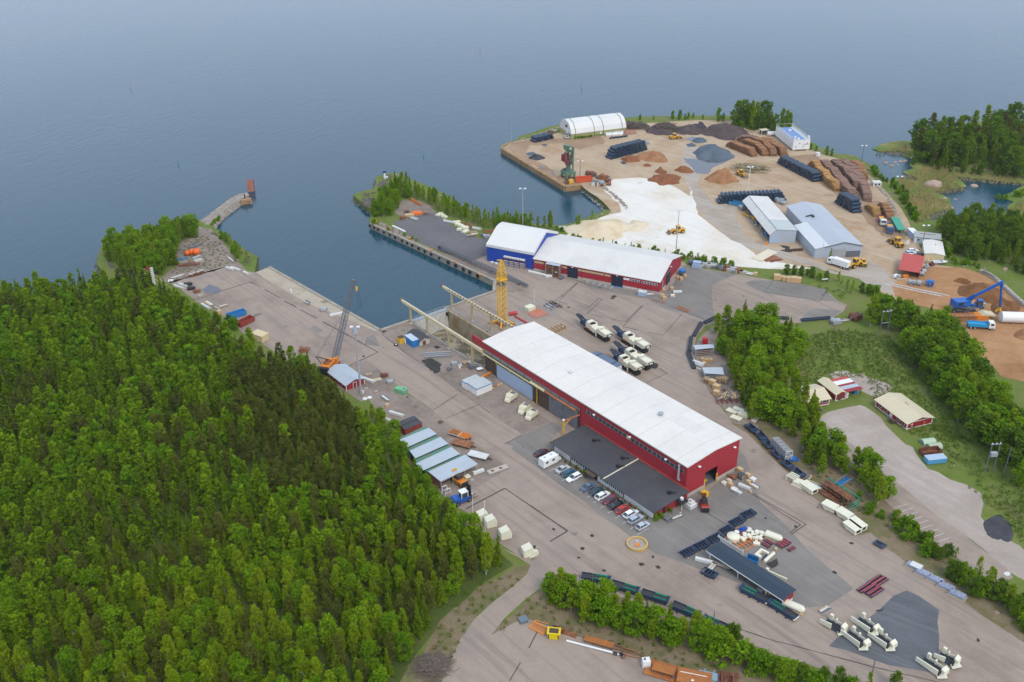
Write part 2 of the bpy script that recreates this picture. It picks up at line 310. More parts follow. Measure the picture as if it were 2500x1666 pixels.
sheet('hall_side_gravel',[(-43.8,293.7),(-34.8,300.1),(-27.8,290.8),(-19.7,280.9),(-5.6,265.2),(-5.3,259),(5.1,246.5)] + [(6.3,243.1),(10.9,236.3),(2.6,230.1),(-9.4,246.1),(-17.4,256.1)] + [(-23.8,264.7),(-34.3,277.2),(-38.9,283.8),(-44.1,291.2)],.045,G_gravel,step=3,jit=.35,seed=10)
sheet('roadside_gravel',[(-47.3,273.3),(-42.2,267.2),(-33.1,254.9)] + [(-36.1,256.7),(-28.6,249.4),(-23.5,243),(-19.5,236.4),(-11.6,225.7),(-6.2,219.8),(-0.8,213.8),(-9.8,205.7),(-17,199.5),(-18.3,202.6),(-25,216.1),(-32.2,229.6),(-38,237.7),(-43.4,250.7)] + [(-45,247.9),(-52.3,255.3),(-58.1,263.5),(-51.4,269.3)],.045,G_gravel,step=3,jit=.4,seed=11)
sheet('hall_side_asphalt',[(-2.3,225.3),(2.8,229.7),(11.4,236.4),(14.5,233.9),(10.4,226.4),(11,225.3),(3.1,223.5)],.05,G_dark,step=6,jit=.2,seed=12)
sheet('terminal_ground',[(33.3,438.9),(25.7,436.3),(-4.3,496.6),(0.7,507.3)] + [(12.5,515.9),(28,525.2),(33.6,515.3),(51.7,522.9),(66.9,530.8),(75.4,541.7),(105.9,546.9)] + [(125.7,545.4),(132.9,528.7),(144.8,520.1),(153.6,494.7),(160,482.1)] + [(165.7,474.7),(172.6,463.5),(172.9,442.2),(172.9,426.5),(172.1,404.2),(169.6,388.7),(167.5,379.9),(163.7,356.1),(165.6,343.4)] + [(174.4,340.3),(150.9,322.2),(138.4,313.7),(134.6,321),(133.4,330.9),(119,344.7)] + [(104,340.9),(86.3,343.7),(68.1,354.2)] + [(69,353.2),(22.7,377.2),(27.2,384.3),(42.4,400.7)] + [(44.4,404.1),(41.6,416.2),(34.2,434.9)],.02,G_dirt,step=6,jit=.4,seed=13)
sheet('white_sand',[(46.4,443.1),(50.1,447.4),(62,449),(73.6,442.4),(82.6,421.9)] + [(83.5,443.4),(84,428.8)] + [(81.5,399.8),(88.5,375.8),(95.2,361.9),(96.8,353.1),(107.7,346.2),(116.5,341.5),(104.1,341.3),(86.4,344.5),(68.3,355)] + [(69.1,353.9),(22.9,377.2),(27.2,383.3),(42.3,399.7),(48.6,403.3)] + [(48.8,410.5),(43.3,432.3)],.035,G_sand,step=4,jit=.7,seed=14)
G_lane = ground('gravel_lane',[(.3,(.33,.27,.21)),(.5,(.42,.36,.295)),(.75,(.47,.42,.36))],.06,1.2,streak=((.30,.235,.17),-.75,.7),finemix=.35); G_umber = ground('bark_stained_ground',[(.3,(.24,.145,.085)),(.5,(.34,.225,.14)),(.75,(.42,.31,.21))],.05,1.0,finemix=.5)
sheet('gravel_lane',[(90.5,495.1),(85.1,469.4),(83.7,449.7),(83.6,431.2)] + [(82,426.3),(83.9,396.6),(88.5,375.8),(95.2,361.9),(103,354.7),(114.2,345.2),(121.8,336.5),(130.3,332.1)] + [(135.1,322.5),(138.7,318),(142.5,325.3),(142.8,343.4),(139.1,348.4),(130.5,340.4)] + [(124,338.5),(117.6,350.1),(104.6,361.7),(96.7,373.7),(98.3,410.1),(90.4,411.4),(89.2,433.2)] + [(88.5,443.2),(94.4,455.8),(98,483.1),(97,504)],.028,G_lane,step=3,jit=.9,seed=33)
sheet('stained_ground',[(-3,496.2),(25.9,438.7),(32.9,439.8),(32.7,449.7),(22.9,453.8),(15,472.7),(8.2,487.1),(9.4,500.4),(27.1,506),(35.5,493.6),(50.2,505.4),(48.9,518.1),(32,512.2),(12.5,515.1),(0.7,506.5)],.026,G_umber,step=3,jit=1.2,seed=34)
sheet('stained_ground',[(137.4,473.5),(142.8,479),(155.8,482.9),(154.8,473),(148.7,463.6),(150.2,440.4),(152.3,427.1),(157.6,412.2)] + [(165.9,414.1),(164.3,399.1),(165.2,389.8),(165.1,374.2),(157.8,368.8),(152.6,374.5),(152.1,393.1),(150.4,414.5),(147.2,430.7)],.027,G_umber,step=3,jit=1.2,seed=35)
sheet('soil_yard',[(158.8,343),(171.6,341.5),(178,335.4),(181.1,328.3),(181.4,308.7),(183.2,287.7),(165.3,251.6),(151.7,259.6),(150.9,273.3),(153.3,289.5),(152.6,303.8),(143.3,310.1),(138.5,315.9),(140.3,325.4),(145.2,332.9)],.035,G_soil,step=4,jit=.6,seed=15)
sheet('gravel_lot',[(88.4,237.1),(92.3,240.3),(103.2,243.9),(104.1,243),(106.5,236.4),(107.4,228.7),(109,223.5)] + [(110.3,222.2),(110.8,212),(114.7,207.4),(120.2,201.3),(119.2,197),(116.3,191.8),(116.9,186.2),(120.7,180.8)] + [(121.8,158.7),(115.6,170.1),(106.2,191.2)] + [(98.9,203.8),(94.6,219.5)],.025,G_lot,step=3,jit=.7,seed=16)
sheet('side_road',[(86.2,241.8),(88.5,236.1),(93,226.3),(95.4,219.9),(97.9,211.8),(101.6,203.2),(104.4,195.1),(106,191)] + [(106.2,191.2),(114.2,173.2),(114.3,169.7),(109.4,167.4),(101.6,180.7),(96.9,191.4)] + [(99.2,185.4),(96.4,192.5),(95.3,196.3),(93.1,204.3),(90.4,213.9),(87.9,224.4),(87.3,231.9),(85.1,237.6)],.04,G_asph,step=5,jit=.2,seed=17)
sheet('access_road',[(-14.8,140.8),(-15.6,133.5)] + [(50,130.7),(44.9,138.2),(34.3,143.1),(21.5,149.4),(12.6,153.2)] + [(2.6,158.4),(1.1,157.9),(-5.1,153.4),(-2,158.5),(1.9,163.5),(7.1,169),(8.8,170.8),(4.1,175.7),(2.8,172.3),(-4.9,163.3),(-8.8,158.1),(-11.3,153),(-12.9,148.1)],.03,G_asph,step=4,jit=.25,seed=18)
sheet('hedge_soil',[(71.2,298.1),(85.7,302.5),(69.5,230.6),(67.6,233.6),(63.6,234.6),(60.8,246.4),(59.2,258),(58.4,265.5),(59.4,277.9),(63.3,287.5)],.03,G_gravel,step=4,jit=.5,seed=19)
sheet('forest_floor',[(-900,-150),(-900,325)] + [(-184.8,316.5),(-154.3,327.6),(-137.1,334.1),(-113.3,308.2),(-92.3,285.3),(-71.4,267.7),(-55,251.7),(-43.4,233.7),(-30.6,217.6),(-20.2,202.1),(-10.8,189.7),(-0.1,175.4),(-8.1,168.9),(-15.4,158.7),(-20.4,148.7),(-24.6,137.3),(-36.8,109)] ,.02,G_forest,step=6,jit=1.0,seed=20)
G_bank = ground('dry_bank',[(.3,(.09,.13,.025)),(.45,(.16,.14,.06)),(.55,(.24,.18,.115)),(.7,(.15,.15,.05)),(.8,(.28,.215,.15))],.12,1.2,finemix=.55)
sheet('bank',[(62.7,234.9),(66.3,229.5),(68.8,222.2),(72,213.6),(73.7,209.3),(75,204.7),(78.6,197.4),(82,189.8),(83.9,185.1)] + [(86.9,186.3),(89.1,180.1),(92,175),(96.8,167.2),(99.9,162.2),(102.1,158),(107.6,150),(110.9,157.3),(109.3,167.1),(101.4,180.4),(96.7,191)] + [(96.3,192.3),(95.3,196.1),(93,203.9),(90.2,213.1),(87.7,223.8)] + [(85.3,227),(76.2,234.7),(70.5,240.8)],.022,G_bank,step=4,jit=.5,seed=41)
sheet('bank',[(8,171.6),(10,170.2)] + [(15.1,168.7),(24.2,164.4),(30.4,160.9),(39.2,156.6),(47.7,151.9),(54.9,147.1),(52.2,136),(44.9,138.2),(34.3,143.1),(21.5,149.4),(12.6,153.2)] + [(2.6,158.4),(1.1,157.9),(-5.1,153.4),(2.5,163.3),(7.3,168.8)],.012,G_bank,step=4,jit=.4,seed=42)
sheet('bank',[(4.1,175.7),(2.8,172.3),(-4.9,163.3),(-8.8,158.1),(-11.3,153),(-12.9,148.1),(-14.8,140.8),(-15.6,133.5),(-21.8,133.6),(-20.5,143.5),(-17.8,153.1),(-13.6,161.6),(-7.9,168.1),(-2,172.3),(0,174.7)],.026,G_bank,step=4,jit=.6,seed=43)
sheet('point_gravel',[(-134,336.9),(-130.6,349),(-137.4,371.8),(-131.2,380.1),(-133.8,390.9),(-127.7,387.7),(-124.3,381.8),(-113.7,364),(-101.9,343.8),(-110.1,348.3),(-128.8,333.1)],.02,G_gravel,step=3,jit=.6,seed=44)
sheet('pier_head_gravel',[(-50.9,403.6),(-49.4,420.3),(-41.9,420.1),(-36,413),(-33,404.2),(-43.5,398.3)],.03,G_gravel,step=3,jit=.5,seed=45)
sheet('stony_patch',[(98.3,261.8),(103,263.9),(109.1,261.6),(113.1,257.3),(116.1,253.6),(108.7,248.2),(106.7,250.3),(104.7,256.4),(100,258.6)],.02,G_lot,step=2,jit=.7,seed=46)
# ---- tar seams in the asphalt
M_tar = paint('tar_seam',(.06,.055,.055),.8,.3)
mb = MB(); seams = [[(-115.3,318.6),(-98.4,334.1),(-93.6,329.4)],[(-91.5,326.9),(-84.4,320)],[(-82.2,317.3),(-77.2,312.5)],[(-75.1,310.2),(-67.9,303.2)],[(-65.6,300.6),(-58,293.2),(-49.7,284.6),(-43.9,278.6),(-52.1,269.7)],[(-12.1,196.5),(-2.2,205),(13.2,187.6),(8.8,183.8)],
  [(25.2,331.7),(15.7,315.5)],[(24.5,329.9),(16.8,315),(20,312.7)],[(31.6,317.3),(27.1,309.5),(23.1,311.1)],[(32.9,316.8),(26.5,305.1),(31.3,302.6)],[(46.1,310.6),(39.2,298.6),(34.5,300.9)],[(46.8,311),(37.9,294.9),(42.7,292.6)],[(59.6,304.2),(50.8,288.6),(45.9,290.8)],[(15.7,303.1),(20.1,297.8),(21.7,294.7)],[(46.2,266.8),(48.5,263.4),(41.5,257.8)],[(61.2,201.9),(70.7,189.2),(67.1,186)],[(61.7,201.9),(72.1,189.4),(67.4,185.5)],[(98,331.2),(92.5,321.5),(110.5,313.3),(115.6,322.5)],
  [(4.9,154.4),(3,149.7)],[(1.2,145.8),(-1.1,140.9)],[(48,194.9),(52.7,189.3)],[(-44.1,291.2),(-34.3,277.2),(-23.8,264.7),(-17.4,255.6),(-6.5,241.2)],[(-23.5,243.1),(-16.7,251.8)],[(-19.6,238.4),(-9.7,246.2)],[(13.7,172.4),(25.1,165.4),(40.6,158.8),(55.8,150.7)],[(55.9,150.9),(73.5,143.8),(100.3,134.4)],[(-2.3,225.3),(2.8,229.7)],[(56.2,310.4),(66.9,299.7)]]
for i,s in enumerate(seams):
    w = .22 if i > 5 else .42
    for a,b_ in zip(s,s[1:]):
        n = max(1,int(math.hypot(b_[0]-a[0],b_[1]-a[1])/3))
        for k in range(n):
            p = [(a[0]+(b_[0]-a[0])*f,a[1]+(b_[1]-a[1])*f) for f in (k/n,(k+1)/n)]
            mb.r((p[0][0],p[0][1],.062),(p[1][0],p[1][1],.062),w*random.uniform(.6,1.2),.004)
struct(mb.build('tar_seams',M_tar))
# ---- parking bay lines and white road lines
M_line = paint('road_paint',(.72,.70,.66),.8,.8,1.5)
mb = MB()
for k in range(15):
    u0 = 36.2-2.65*k-(4.2 if k > 4 else 0)
    if u0 > -5: mb.r(hw(u0,35.2,.062),hw(u0,39.3,.062),.1,.004)
d = rot2((1,0),0.410); a,b_ = (95.7,195.4),(101.1,182.2)
for k in range(9):
    f = k/8; p = (a[0]+(b_[0]-a[0])*f+.4,a[1]+(b_[1]-a[1])*f); mb.r((p[0],p[1],.065),(p[0]+d[0]*4.2,p[1]+d[1]*4.2,.065),.1,.004)
struct(mb.build('parking_lines',M_line))
mb = MB(); a,b_ = (113,171.5),(113.8,170.6); mb.r(a+(.07,),b_+(.07,),.8,.004); a,b_ = (112.9,170.6),(114.1,171.6); mb.r(a+(.075,),b_+(.075,),.8,.004)
struct(mb.build('ground_cross_marking',M_line))

# ---- puddles,oil stains and heaps of fine dark stuff lying flat
M_pud = bpy.data.materials.new('puddle_water'); M_pud.use_nodes = True
_b = M_pud.node_tree.nodes['Principled BSDF']; _b.inputs['Base Color'].default_value = (.10,.10,.115,1); _b.inputs['Roughness'].default_value = .08
def puddle(pts,seed=1): return sheet('puddle',pts,.07,M_pud,step=1.2,jit=.25,seed=seed)
puddle([(-114.7,327.4),(-113.5,331.9),(-110.3,330),(-107,326.3),(-108.9,324.6),(-112.6,324.2)],2)
puddle([(87.3,477.7),(93.8,476.8),(101.7,474.5),(111.7,476.3),(107,470.2),(100.1,463.6),(95.7,453.2),(90.4,454.6),(89.2,465.2)],3)
puddle([(93.4,510.4),(98.4,515),(105,510),(103.9,506.1),(97.3,505.5)],4)
puddle([(69.6,509.5),(71.9,509.4),(74.3,502.4),(70.3,500.2)],5); puddle([(54.8,473),(57.1,474.3),(58.4,470.2),(56.1,468.8)],6)
puddle([(14,468.6),(16.1,467.2),(17.7,462.5),(15.6,463.9)],7); puddle([(19.2,457.8),(20.9,458.4),(22,453.9),(20.3,454.5)],8); puddle([(16.3,503.3),(19.6,503.9),(18.5,498.6)],9)
M_oil = ground('oil_stain',[(.3,(.035,.032,.03)),(.6,(.06,.055,.05)),(.8,(.12,.105,.09))],.5,2.0)
def stain(pts,seed=1): return sheet('ground_stain',pts,.066,M_oil,step=.8,jit=.3,seed=seed)
stain([(-29.4,273.1),(-26.1,274.2),(-22.8,270.7),(-22.5,265.7),(-24.4,264.4),(-26.8,268)],1); stain([(-26.2,281.7),(-25,282.9),(-23.5,281.7),(-24.8,280.2)],2); stain([(36.1,318.5),(37.4,319.8),(38.4,318.6),(37.1,317.4)],3); stain([(35.6,317.2),(36.5,317.8),(37.3,316.9),(36.3,316.2)],4)
stain([(43.7,269.1),(46,269.6),(46.5,268.8),(45.3,266.3),(44.5,266.3)],5); stain([(108.3,365.2),(112.1,363.3),(111.5,357.1),(107.5,359),(110,360.7)],6); stain([(29.2,175.9),(30.2,176),(30.6,175.1),(29.5,174.8)],7); stain([(33,174.7),(33.9,174.9),(34.3,174),(33.3,173.8)],8); stain([(32.5,178.2),(33.2,178.4),(33.2,177.5),(32.6,177.5)],9); stain([(14.9,178.1),(15.6,178.2),(15.7,177.6),(15,177.6)],10)
stain([(-44.4,293.1),(-43.2,293.7),(-42.5,292.8),(-43.7,291.7)],11); stain([(79.4,159.9),(81.7,160.5),(80.9,159.5),(79.7,159.4)],12); stain([(58.9,175),(61.9,177.1),(61.8,174.9),(60,173.5)],13)

rn_ = random.Random(77); yb = [(-114.3,316.4),(-48.9,278.1),(19.2,315.4),(87,313.7),(50.9,263.5),(67.4,198.6),(39.3,168.2),(71.6,182.2),(84.1,176.2),(94.3,152.9),(7.4,191.6),(-19.8,251.8),(22.5,186.1),(27.9,172.8),(46.4,164.1),(10.2,176),(62.3,150.3),(33.2,302.7)]
for k in range(28):
    c = rn_.choice(yb); c = (c[0]+rn_.gauss(0,9),c[1]+rn_.gauss(0,9)); s = rn_.uniform(.15,.6); q = rn_.uniform(0,6.28); stain([(c[0]+s*rn_.uniform(.5,1.4)*math.cos(q+a),c[1]+s*rn_.uniform(.5,1.6)*math.sin(q+a)) for a in (0,1,2,3,4,5.1)],k+20)
# ---- stones along the shores
M_rock = ground('shore_rock',[(.3,(.17,.145,.125)),(.5,(.30,.26,.22)),(.7,(.42,.37,.32)),(.85,(.52,.46,.41))],.5,2.5,finemix=.5)
M_rockd = ground('dark_shore_rock',[(.3,(.07,.065,.06)),(.55,(.15,.135,.12)),(.8,(.28,.25,.225))],.5,2.5,finemix=.5)
M_granite = ground('pink_granite',[(.3,(.33,.22,.17)),(.6,(.45,.32,.26)),(.8,(.55,.45,.40))],.4,2.0)
def stone(mb,p,s,rnd):
    a = [rnd.uniform(.6,1.2)*s for _ in range(3)]; rz = rnd.uniform(0,6.28)
    base = [(-1,-.8,-.6),(1,-1,-.6),(.9,.9,-.6),(-.9,1,-.6),(-.7,-.7,.5),(.6,-.8,.6),(.75,.6,.45),(-.6,.7,.6),(0,0,.85)]
    vs = []
    for q in base:
        q = [c*rnd.uniform(.75,1.2) for c in q]; x,y = rot2((q[0]*a[0],q[1]*a[1]),rz); vs.append((p[0]+x,p[1]+y,p[2]+q[2]*a[2]*.8))
    mb.add(vs,[(3,2,1,0),(0,1,5,4),(1,2,6,5),(2,3,7,6),(3,0,4,7),(4,5,8),(5,6,8),(6,7,8),(7,4,8)])
def riprap(name,path,width,n,size,mat,z0=WZ-.2,z1=.25,seed=1,label=None,side=0):
    """stones over a bank: path is its waterline, width the way up the bank (to the left of the path)"""
    rnd = random.Random(seed); mb = MB()
    seg = [math.hypot(b_[0]-a[0],b_[1]-a[1]) for a,b_ in zip(path,path[1:])]; tot = sum(seg)
    for _ in range(n):
        d = rnd.uniform(0,tot); i = 0
        while i < len(seg)-1 and d > seg[i]: d -= seg[i]; i += 1
        a,b_ = path[i],path[i+1]; f = d/max(seg[i],.01); t = rnd.uniform(-.25,1)
        nx,ny = -(b_[1]-a[1])/max(seg[i],.01),(b_[0]-a[0])/max(seg[i],.01)
        w = width*t; p = (a[0]+(b_[0]-a[0])*f+nx*w,a[1]+(b_[1]-a[1])*f+ny*w,z0+(z1-z0)*max(0,t)*rnd.uniform(.8,1.1))
        stone(mb,p,size*rnd.uniform(.5,1.3),rnd)
    o = mb.build(name,mat); o['kind'] = 'stuff'
    if label: o['label'] = label
    return o
riprap('shore_stones',[(-166.6,363.2),(-163.5,352.9),(-159.3,346.2),(-153.8,341.3),(-144.8,336.4)],4.5,700,.55,M_rockd,seed=2)
riprap('shore_stones',[(-103.6,348.3),(-99.9,350.3),(-101.1,359.2),(-106.2,365.4),(-113.8,374.6),(-120,382.3),(-127.3,390.2)],4,600,.5,M_rockd,seed=3)
riprap('shore_stones',[(-61,408.6),(-73.1,427.9),(-70.8,432.5),(-64.2,437.4),(-64.3,444.8),(-65.6,453.3),(-61.2,458.3),(-55.2,459.9)],-6,1100,.55,M_rockd,seed=4)
riprap('shore_stones',[(-55.2,459.9),(-48.1,450),(-39.9,440.9),(-32.6,431.1),(-24,418),(-13.1,407.5)],-3,400,.5,M_rock,seed=5)
riprap('shore_stones',[(-3.7,394.1),(9.7,390.7),(20.8,388.1),(25.2,390.4),(35.1,399.5),(43,406.4)][::-1],2.5,500,.45,M_rock,seed=6)
riprap('shore_stones',[(43.9,406.1),(43.5,411),(41.1,418.7),(38.6,427.9),(34.1,438.6)],-8,900,.6,M_rock,seed=7)
riprap('shore_stones',[(0.7,513.2),(5.4,519),(12.7,526.2),(20.7,535.5),(28.8,541.2),(39.1,548.7)],-5,700,.6,M_rock,seed=8)
riprap('shore_stones',[(159.9,503.2),(162.9,491.1),(167.3,483)] + [(174.6,481.3),(176.6,473.5),(178.3,464),(177,453.5)],-3,400,.6,M_rock,seed=9)
riprap('embankment_stones',[(177.4,448.4),(177.7,432.5),(177.3,419.8),(175.7,406.6),(173.1,394.2),(171.5,386.2)],-7,900,.65,M_rock,z0=-1.9,seed=10)
# breakwater: a long low bank of stones running out into the lake
bw = [(-136.9,399.5),(-136.3,408.3),(-133.5,419.7),(-130.9,431.6),(-127.8,435.6),(-123.8,434.3),(-121.8,428.4),(-122.2,420.5),(-123.7,412.3),(-125.9,402.3),(-126.3,395.2),(-127.7,389.2)]
bw = [tuple(bw[i][j]*.83+bw[11-i][j]*.17 for j in (0,1)) if 0 < i < 11 else bw[i] for i in range(12)]
sheet('breakwater',bw,-1.75,G_lot,skirt=2,step=3,jit=.4)
rnd = random.Random(11); mb = MB()
c0,c1 = [((bw[i][0]+bw[11-i][0])/2,(bw[i][1]+bw[11-i][1])/2) for i in (0,5)]
for i in range(5):
    l0,l1,r0,r1 = bw[i],bw[i+1],bw[11-i],bw[10-i]
    for _ in range(420):
        f,g = rnd.random(),rnd.random()
        lx,rx = [(a[0]+(b_[0]-a[0])*f,a[1]+(b_[1]-a[1])*f) for a,b_ in ((l0,l1),(r0,r1))]
        e = 1-abs(2*g-1)
        stone(mb,(lx[0]+(rx[0]-lx[0])*g,lx[1]+(rx[1]-lx[1])*g,-2.3+1.9*min(1,e*2.0)),rnd.uniform(.35,.95),rnd)
o = mb.build('breakwater_stones',M_rock); o['kind'] = 'stuff'
rnd = random.Random(12); mb = MB()
for poly in ([(-72,421.9),(-66.1,428.5),(-56.2,411.5),(-60.2,403.4)],[(-64.6,446.9),(-60.2,450.8),(-58.1,441.7),(-60.4,433.1),(-63,434.2)]):
    for _ in range(420):
        w = [rnd.random()**.7 for _ in poly]; s = sum(w); stone(mb,(sum(p[0]*k for p,k in zip(poly,w))/s,sum(p[1]*k for p,k in zip(poly,w))/s,.1),rnd.uniform(.4,.9),rnd)
o = mb.build('pier_tip_stones',M_rockd); o['kind'] = 'stuff'
# quay walls: pale concrete faces
M_qw = ground('quay_wall_concrete',[(.3,(.25,.22,.17)),(.55,(.36,.32,.26)),(.8,(.45,.41,.35))],.25,1.2,finemix=.45)
def quay_wall(name,pts,mat,t=.5,h=2.8,z=.1,lip=.25):
    mb = MB()
    for a,b_ in zip(pts,pts[1:]):
        d = Vector((b_[0]-a[0],b_[1]-a[1])); d.normalize(); e = 2; n = max(1,int(math.hypot(b_[0]-a[0],b_[1]-a[1])/6))
        mb.r((a[0],a[1],z-h/2),(b_[0],b_[1],z-h/2),t*2,h)
        mb.r((a[0],a[1],z+.08),(b_[0],b_[1],z+.08),t*2.3,lip)
    return struct(mb.build(name,mat))
quay_wall('pier_quay_wall',[(-60.4,392.5),(-6.3,333),hw(128.5,-17)[:2],hw(128.5,5.2)[:2]],M_qw)
quay_wall('west_quay_wall',[(-94.3,347.4),(-44.9,293.8),hw(128.5,19.6)[:2]],M_qw)
M_qo = ground('rusty_quay_wall',[(.3,(.22,.12,.055)),(.5,(.36,.22,.11)),(.75,(.42,.30,.19))],.25,1.0,finemix=.5)
quay_wall('terminal_quay_wall',[(33.3,439.1),(25.7,436.5),(-4.4,496.6),(-4,501.1),(0.7,507.6)],M_qo,h=3.2,t=.6,lip=.35)

# ================================================================ BUILDINGS
M_red = paint('red_cladding',(.36,.022,.032),.55,.25,.25,relief=.5)
M_redw = paint('red_boards',(.30,.02,.025),.6,.3,.6,relief=.3)
M_wroof = paint('white_roof',(.73,.69,.62),.6,.6,.09,dcol=(.56,.52,.46))
M_wroof2 = paint('white_steel_roof',(.66,.635,.585),.5,.4,.12,relief=.6)
M_groof = paint('grey_steel_roof',(.42,.45,.49),.4,.25,.1,relief=.6)
M_lroof = paint('light_steel_roof',(.42,.47,.51),.4,.25,.2,relief=.4)
M_felt = paint('black_roof_felt',(.055,.055,.062),.85,.6,.18,dcol=(.11,.105,.10))
M_navyroof = paint('navy_roof',(.018,.035,.055),.45,.35,.3)
M_beige = paint('beige_roof',(.62,.54,.36),.6,.2,.4)
M_white = paint('white_paint',(.78,.78,.76),.5,.2,.5)
M_wdirty = paint('weathered_white',(.66,.66,.63),.6,.6,.6)
M_conc = paint('pale_concrete',(.46,.42,.36),.9,.5,.5)
M_blue = paint('blue_cladding',(.008,.055,.36),.5,.2,.2,relief=.4)
M_grey = paint('grey_cladding',(.40,.45,.52),.5,.2,.3,relief=.4)
M_dgrey = paint('dark_grey',(.13,.14,.16),.6,.3)
M_black = paint('black',(.018,.018,.02),.6,.3)
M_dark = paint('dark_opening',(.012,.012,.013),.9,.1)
M_navydoor = paint('navy_door',(.012,.022,.045),.5,.2)
M_cream = paint('cream_paint',(.72,.68,.50),.45,.22,.5)
M_creamy = paint('yellowish_cream',(.66,.55,.30),.6,.35,.5)
M_glass = paint('window_glass',(.045,.06,.07),.08,.1)
M_wood = paint('grey_wood',(.17,.175,.19),.85,.7,.5,dcol=(.05,.05,.055),relief=.25)
M_brown = paint('brown_wood',(.085,.055,.035),.85,.6,.6,relief=.25)
M_pale = paint('fresh_wood',(.55,.40,.22),.8,.4,.8)
M_yel = paint('yellow_paint',(.72,.42,.03),.45,.3,.6)
M_navy = paint('navy_paint',(.022,.045,.095),.45,.35,.7)
M_steel = paint('galvanised_steel',(.36,.38,.40),.45,.4,.8)
M_rust = rust('rusty_steel',(.20,.07,.03),(.34,.14,.06))
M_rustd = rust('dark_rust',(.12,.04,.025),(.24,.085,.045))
M_olive = paint('olive_wall',(.33,.32,.13),.8,.3,.3)
M_tent = paint('tent_cloth',(.68,.66,.62),.5,.2,.1)
M_green = paint('green_paint',(.02,.20,.12),.5,.3,.5)
M_teal = rust('weathered_green',(.08,.24,.17),(.26,.14,.05),.52,.64,.7)
M_lblue = paint('light_blue',(.36,.45,.58),.55,.25,.3)
M_cblue = paint('container_blue',(.02,.20,.50),.5,.3,.6)
M_cred = rust('container_red',(.30,.035,.025),(.28,.10,.05),.5,.7,.8)
M_tyre = paint('tyre_rubber',(.02,.02,.021),.85,.2)

def gable(T,L,Wd,h,rh,wall,roof,oh=.4,rt=.16,ro=None,h2=None):
    ro = Wd/2 if ro is None else ro; h2 = h if h2 is None else h2
    P(T,'wall',wall,('x',[(0,0),(Wd,0),(Wd,h2),(ro,h+rh),(0,h)],0,L))
    s0,s1 = rh/ro,(h+rh-h2)/(Wd-ro)
    P(T,'roof',roof,('x',[(-oh,h-oh*s0+.01),(ro,h+rh+.01),(ro,h+rh+rt),(-oh,h-oh*s0+rt)],-oh,L+oh),
                       ('x',[(ro+.002,h+rh+.01),(Wd+oh,h2-oh*s1+.01),(Wd+oh,h2-oh*s1+rt),(ro+.002,h+rh+rt)],-oh,L+oh))
def win(T,face,a,w,z,hh,off=0,fm=None,gm=None,name='window',t=.06):
    """a window on a wall plane: face 'y' = plane y=off facing -y, 'Y' = facing +y, 'x'/'X' likewise"""
    fm = fm or M_white; gm = gm or M_glass; s = -1 if face in 'xy' else 1; e = .09
    def bb(g,d0,d1):
        lo,hi = sorted((off+s*d0,off+s*d1))
        return ('b',a+g,a+w-g,lo,hi,z+g,z+hh-g) if face in 'yY' else ('b',lo,hi,a+g,a+w-g,z+g,z+hh-g)
    f = P(T,name,fm,bb(0,-.02,t)); P(f,'pane',gm,bb(e,t-.01,t+.015)); return f
def plate(T,name,face,a,w,z,hh,mat,off=0,t=.07):
    s = -1 if face in 'xy' else 1; lo,hi = sorted((off-s*.02,off+s*t))
    return P(T,name,mat,('b',a,a+w,lo,hi,z,z+hh) if face in 'yY' else ('b',lo,hi,a,a+w,z,z+hh))

# ---- the great red hall (local x runs from the gable in front to the dock behind,y towards the car park)
T = thing('workshop_hall','huge red workshop hall with a long white roof beside the car park','building',hw(0,0),HA)
h,rh = 10,.8
P(T,'front_wall',M_red,('x',[(0,1.1),(8,1.1),(8,h+rh*.8),(0,h)],0,.3),('x',[(8,5),(12.8,5),(12.8,h+rh*.72),(10,h+rh),(8,h+rh*.8)],0,.3),('x',[(12.8,1.1),(20,1.1),(20,h),(12.8,h+rh*.72)],0,.3))
PS(T,'plinth',M_conc,('b',-.04,.34,0,8,0,1.1),('b',-.04,.34,12.8,20,0,1.1))
P(T,'wall',M_red,('b',.3,85,0,.3,0,h),('b',.3,40,19.7,20,0,h),('b',39.8,91,19.72,19.98,7.5,h-.02))
P(T,'workshop_floor',M_dgrey,('b',.3,84,.3,19.7,-.01,.075))
P(T,'floor_marking',M_yel,('b',1.5,14,9.4,11.6,.076,.08))
P(T,'dark_interior_backing',M_dark,('b',20,20.2,.3,19.7,.08,9.8))  # near-black sheet; its colour stands in for shade deep inside the hall
r = P(T,'roof',M_wroof,('x',[(-.5,h+.02),(10,h+rh+.02),(10,h+rh+.3),(-.5,h+.26)],-.35,85.4),('x',[(10.002,h+rh+.02),(20.45,h+.02),(20.45,h+.26),(10.002,h+rh+.3)],-.35,85.4))
P(r,'roof_edge_trim',M_conc,('b',-.38,85.4,20.46,20.52,h-.05,h+.27),('b',-.38,85.4,-.57,-.51,h-.05,h+.27))
for k in range(12):
    for y0,y1,z0,z1 in ((-.5,10,h+.26,h+rh+.3),(10,20.45,h+rh+.3,h+.26)): P(r,'roof_joint',paint('joint_grey',(.56,.535,.49),.7),('r',(3.5+7*k,y0,z0+.01),(3.5+7*k,y1,z1+.01),.14,.03))
P(r,'roof_hatch',M_wdirty,('b',52,53.4,12,13.2,10.9,11.25)); P(r,'roof_patch',paint('patch_grey',(.68,.645,.585),.7),('x',[(4,h+.30+rh*.42),(9,h+.30+rh*.9),(9,h+.315+rh*.9),(4,h+.315+rh*.42)],8,17))
rv = P(r,'roof_vent',M_steel,('c',(19.8,9.2,10.9),(19.8,9.2,11.7),.5,12),('c',(19.8,9.2,11.75),(19.8,9.2,11.95),.75,12))
P(T,'red_fascia',M_red,('b',38,91.2,20.05,20.2,7.6,10.02),('b',85.5,91,19.6,20.04,9.75,10.02))
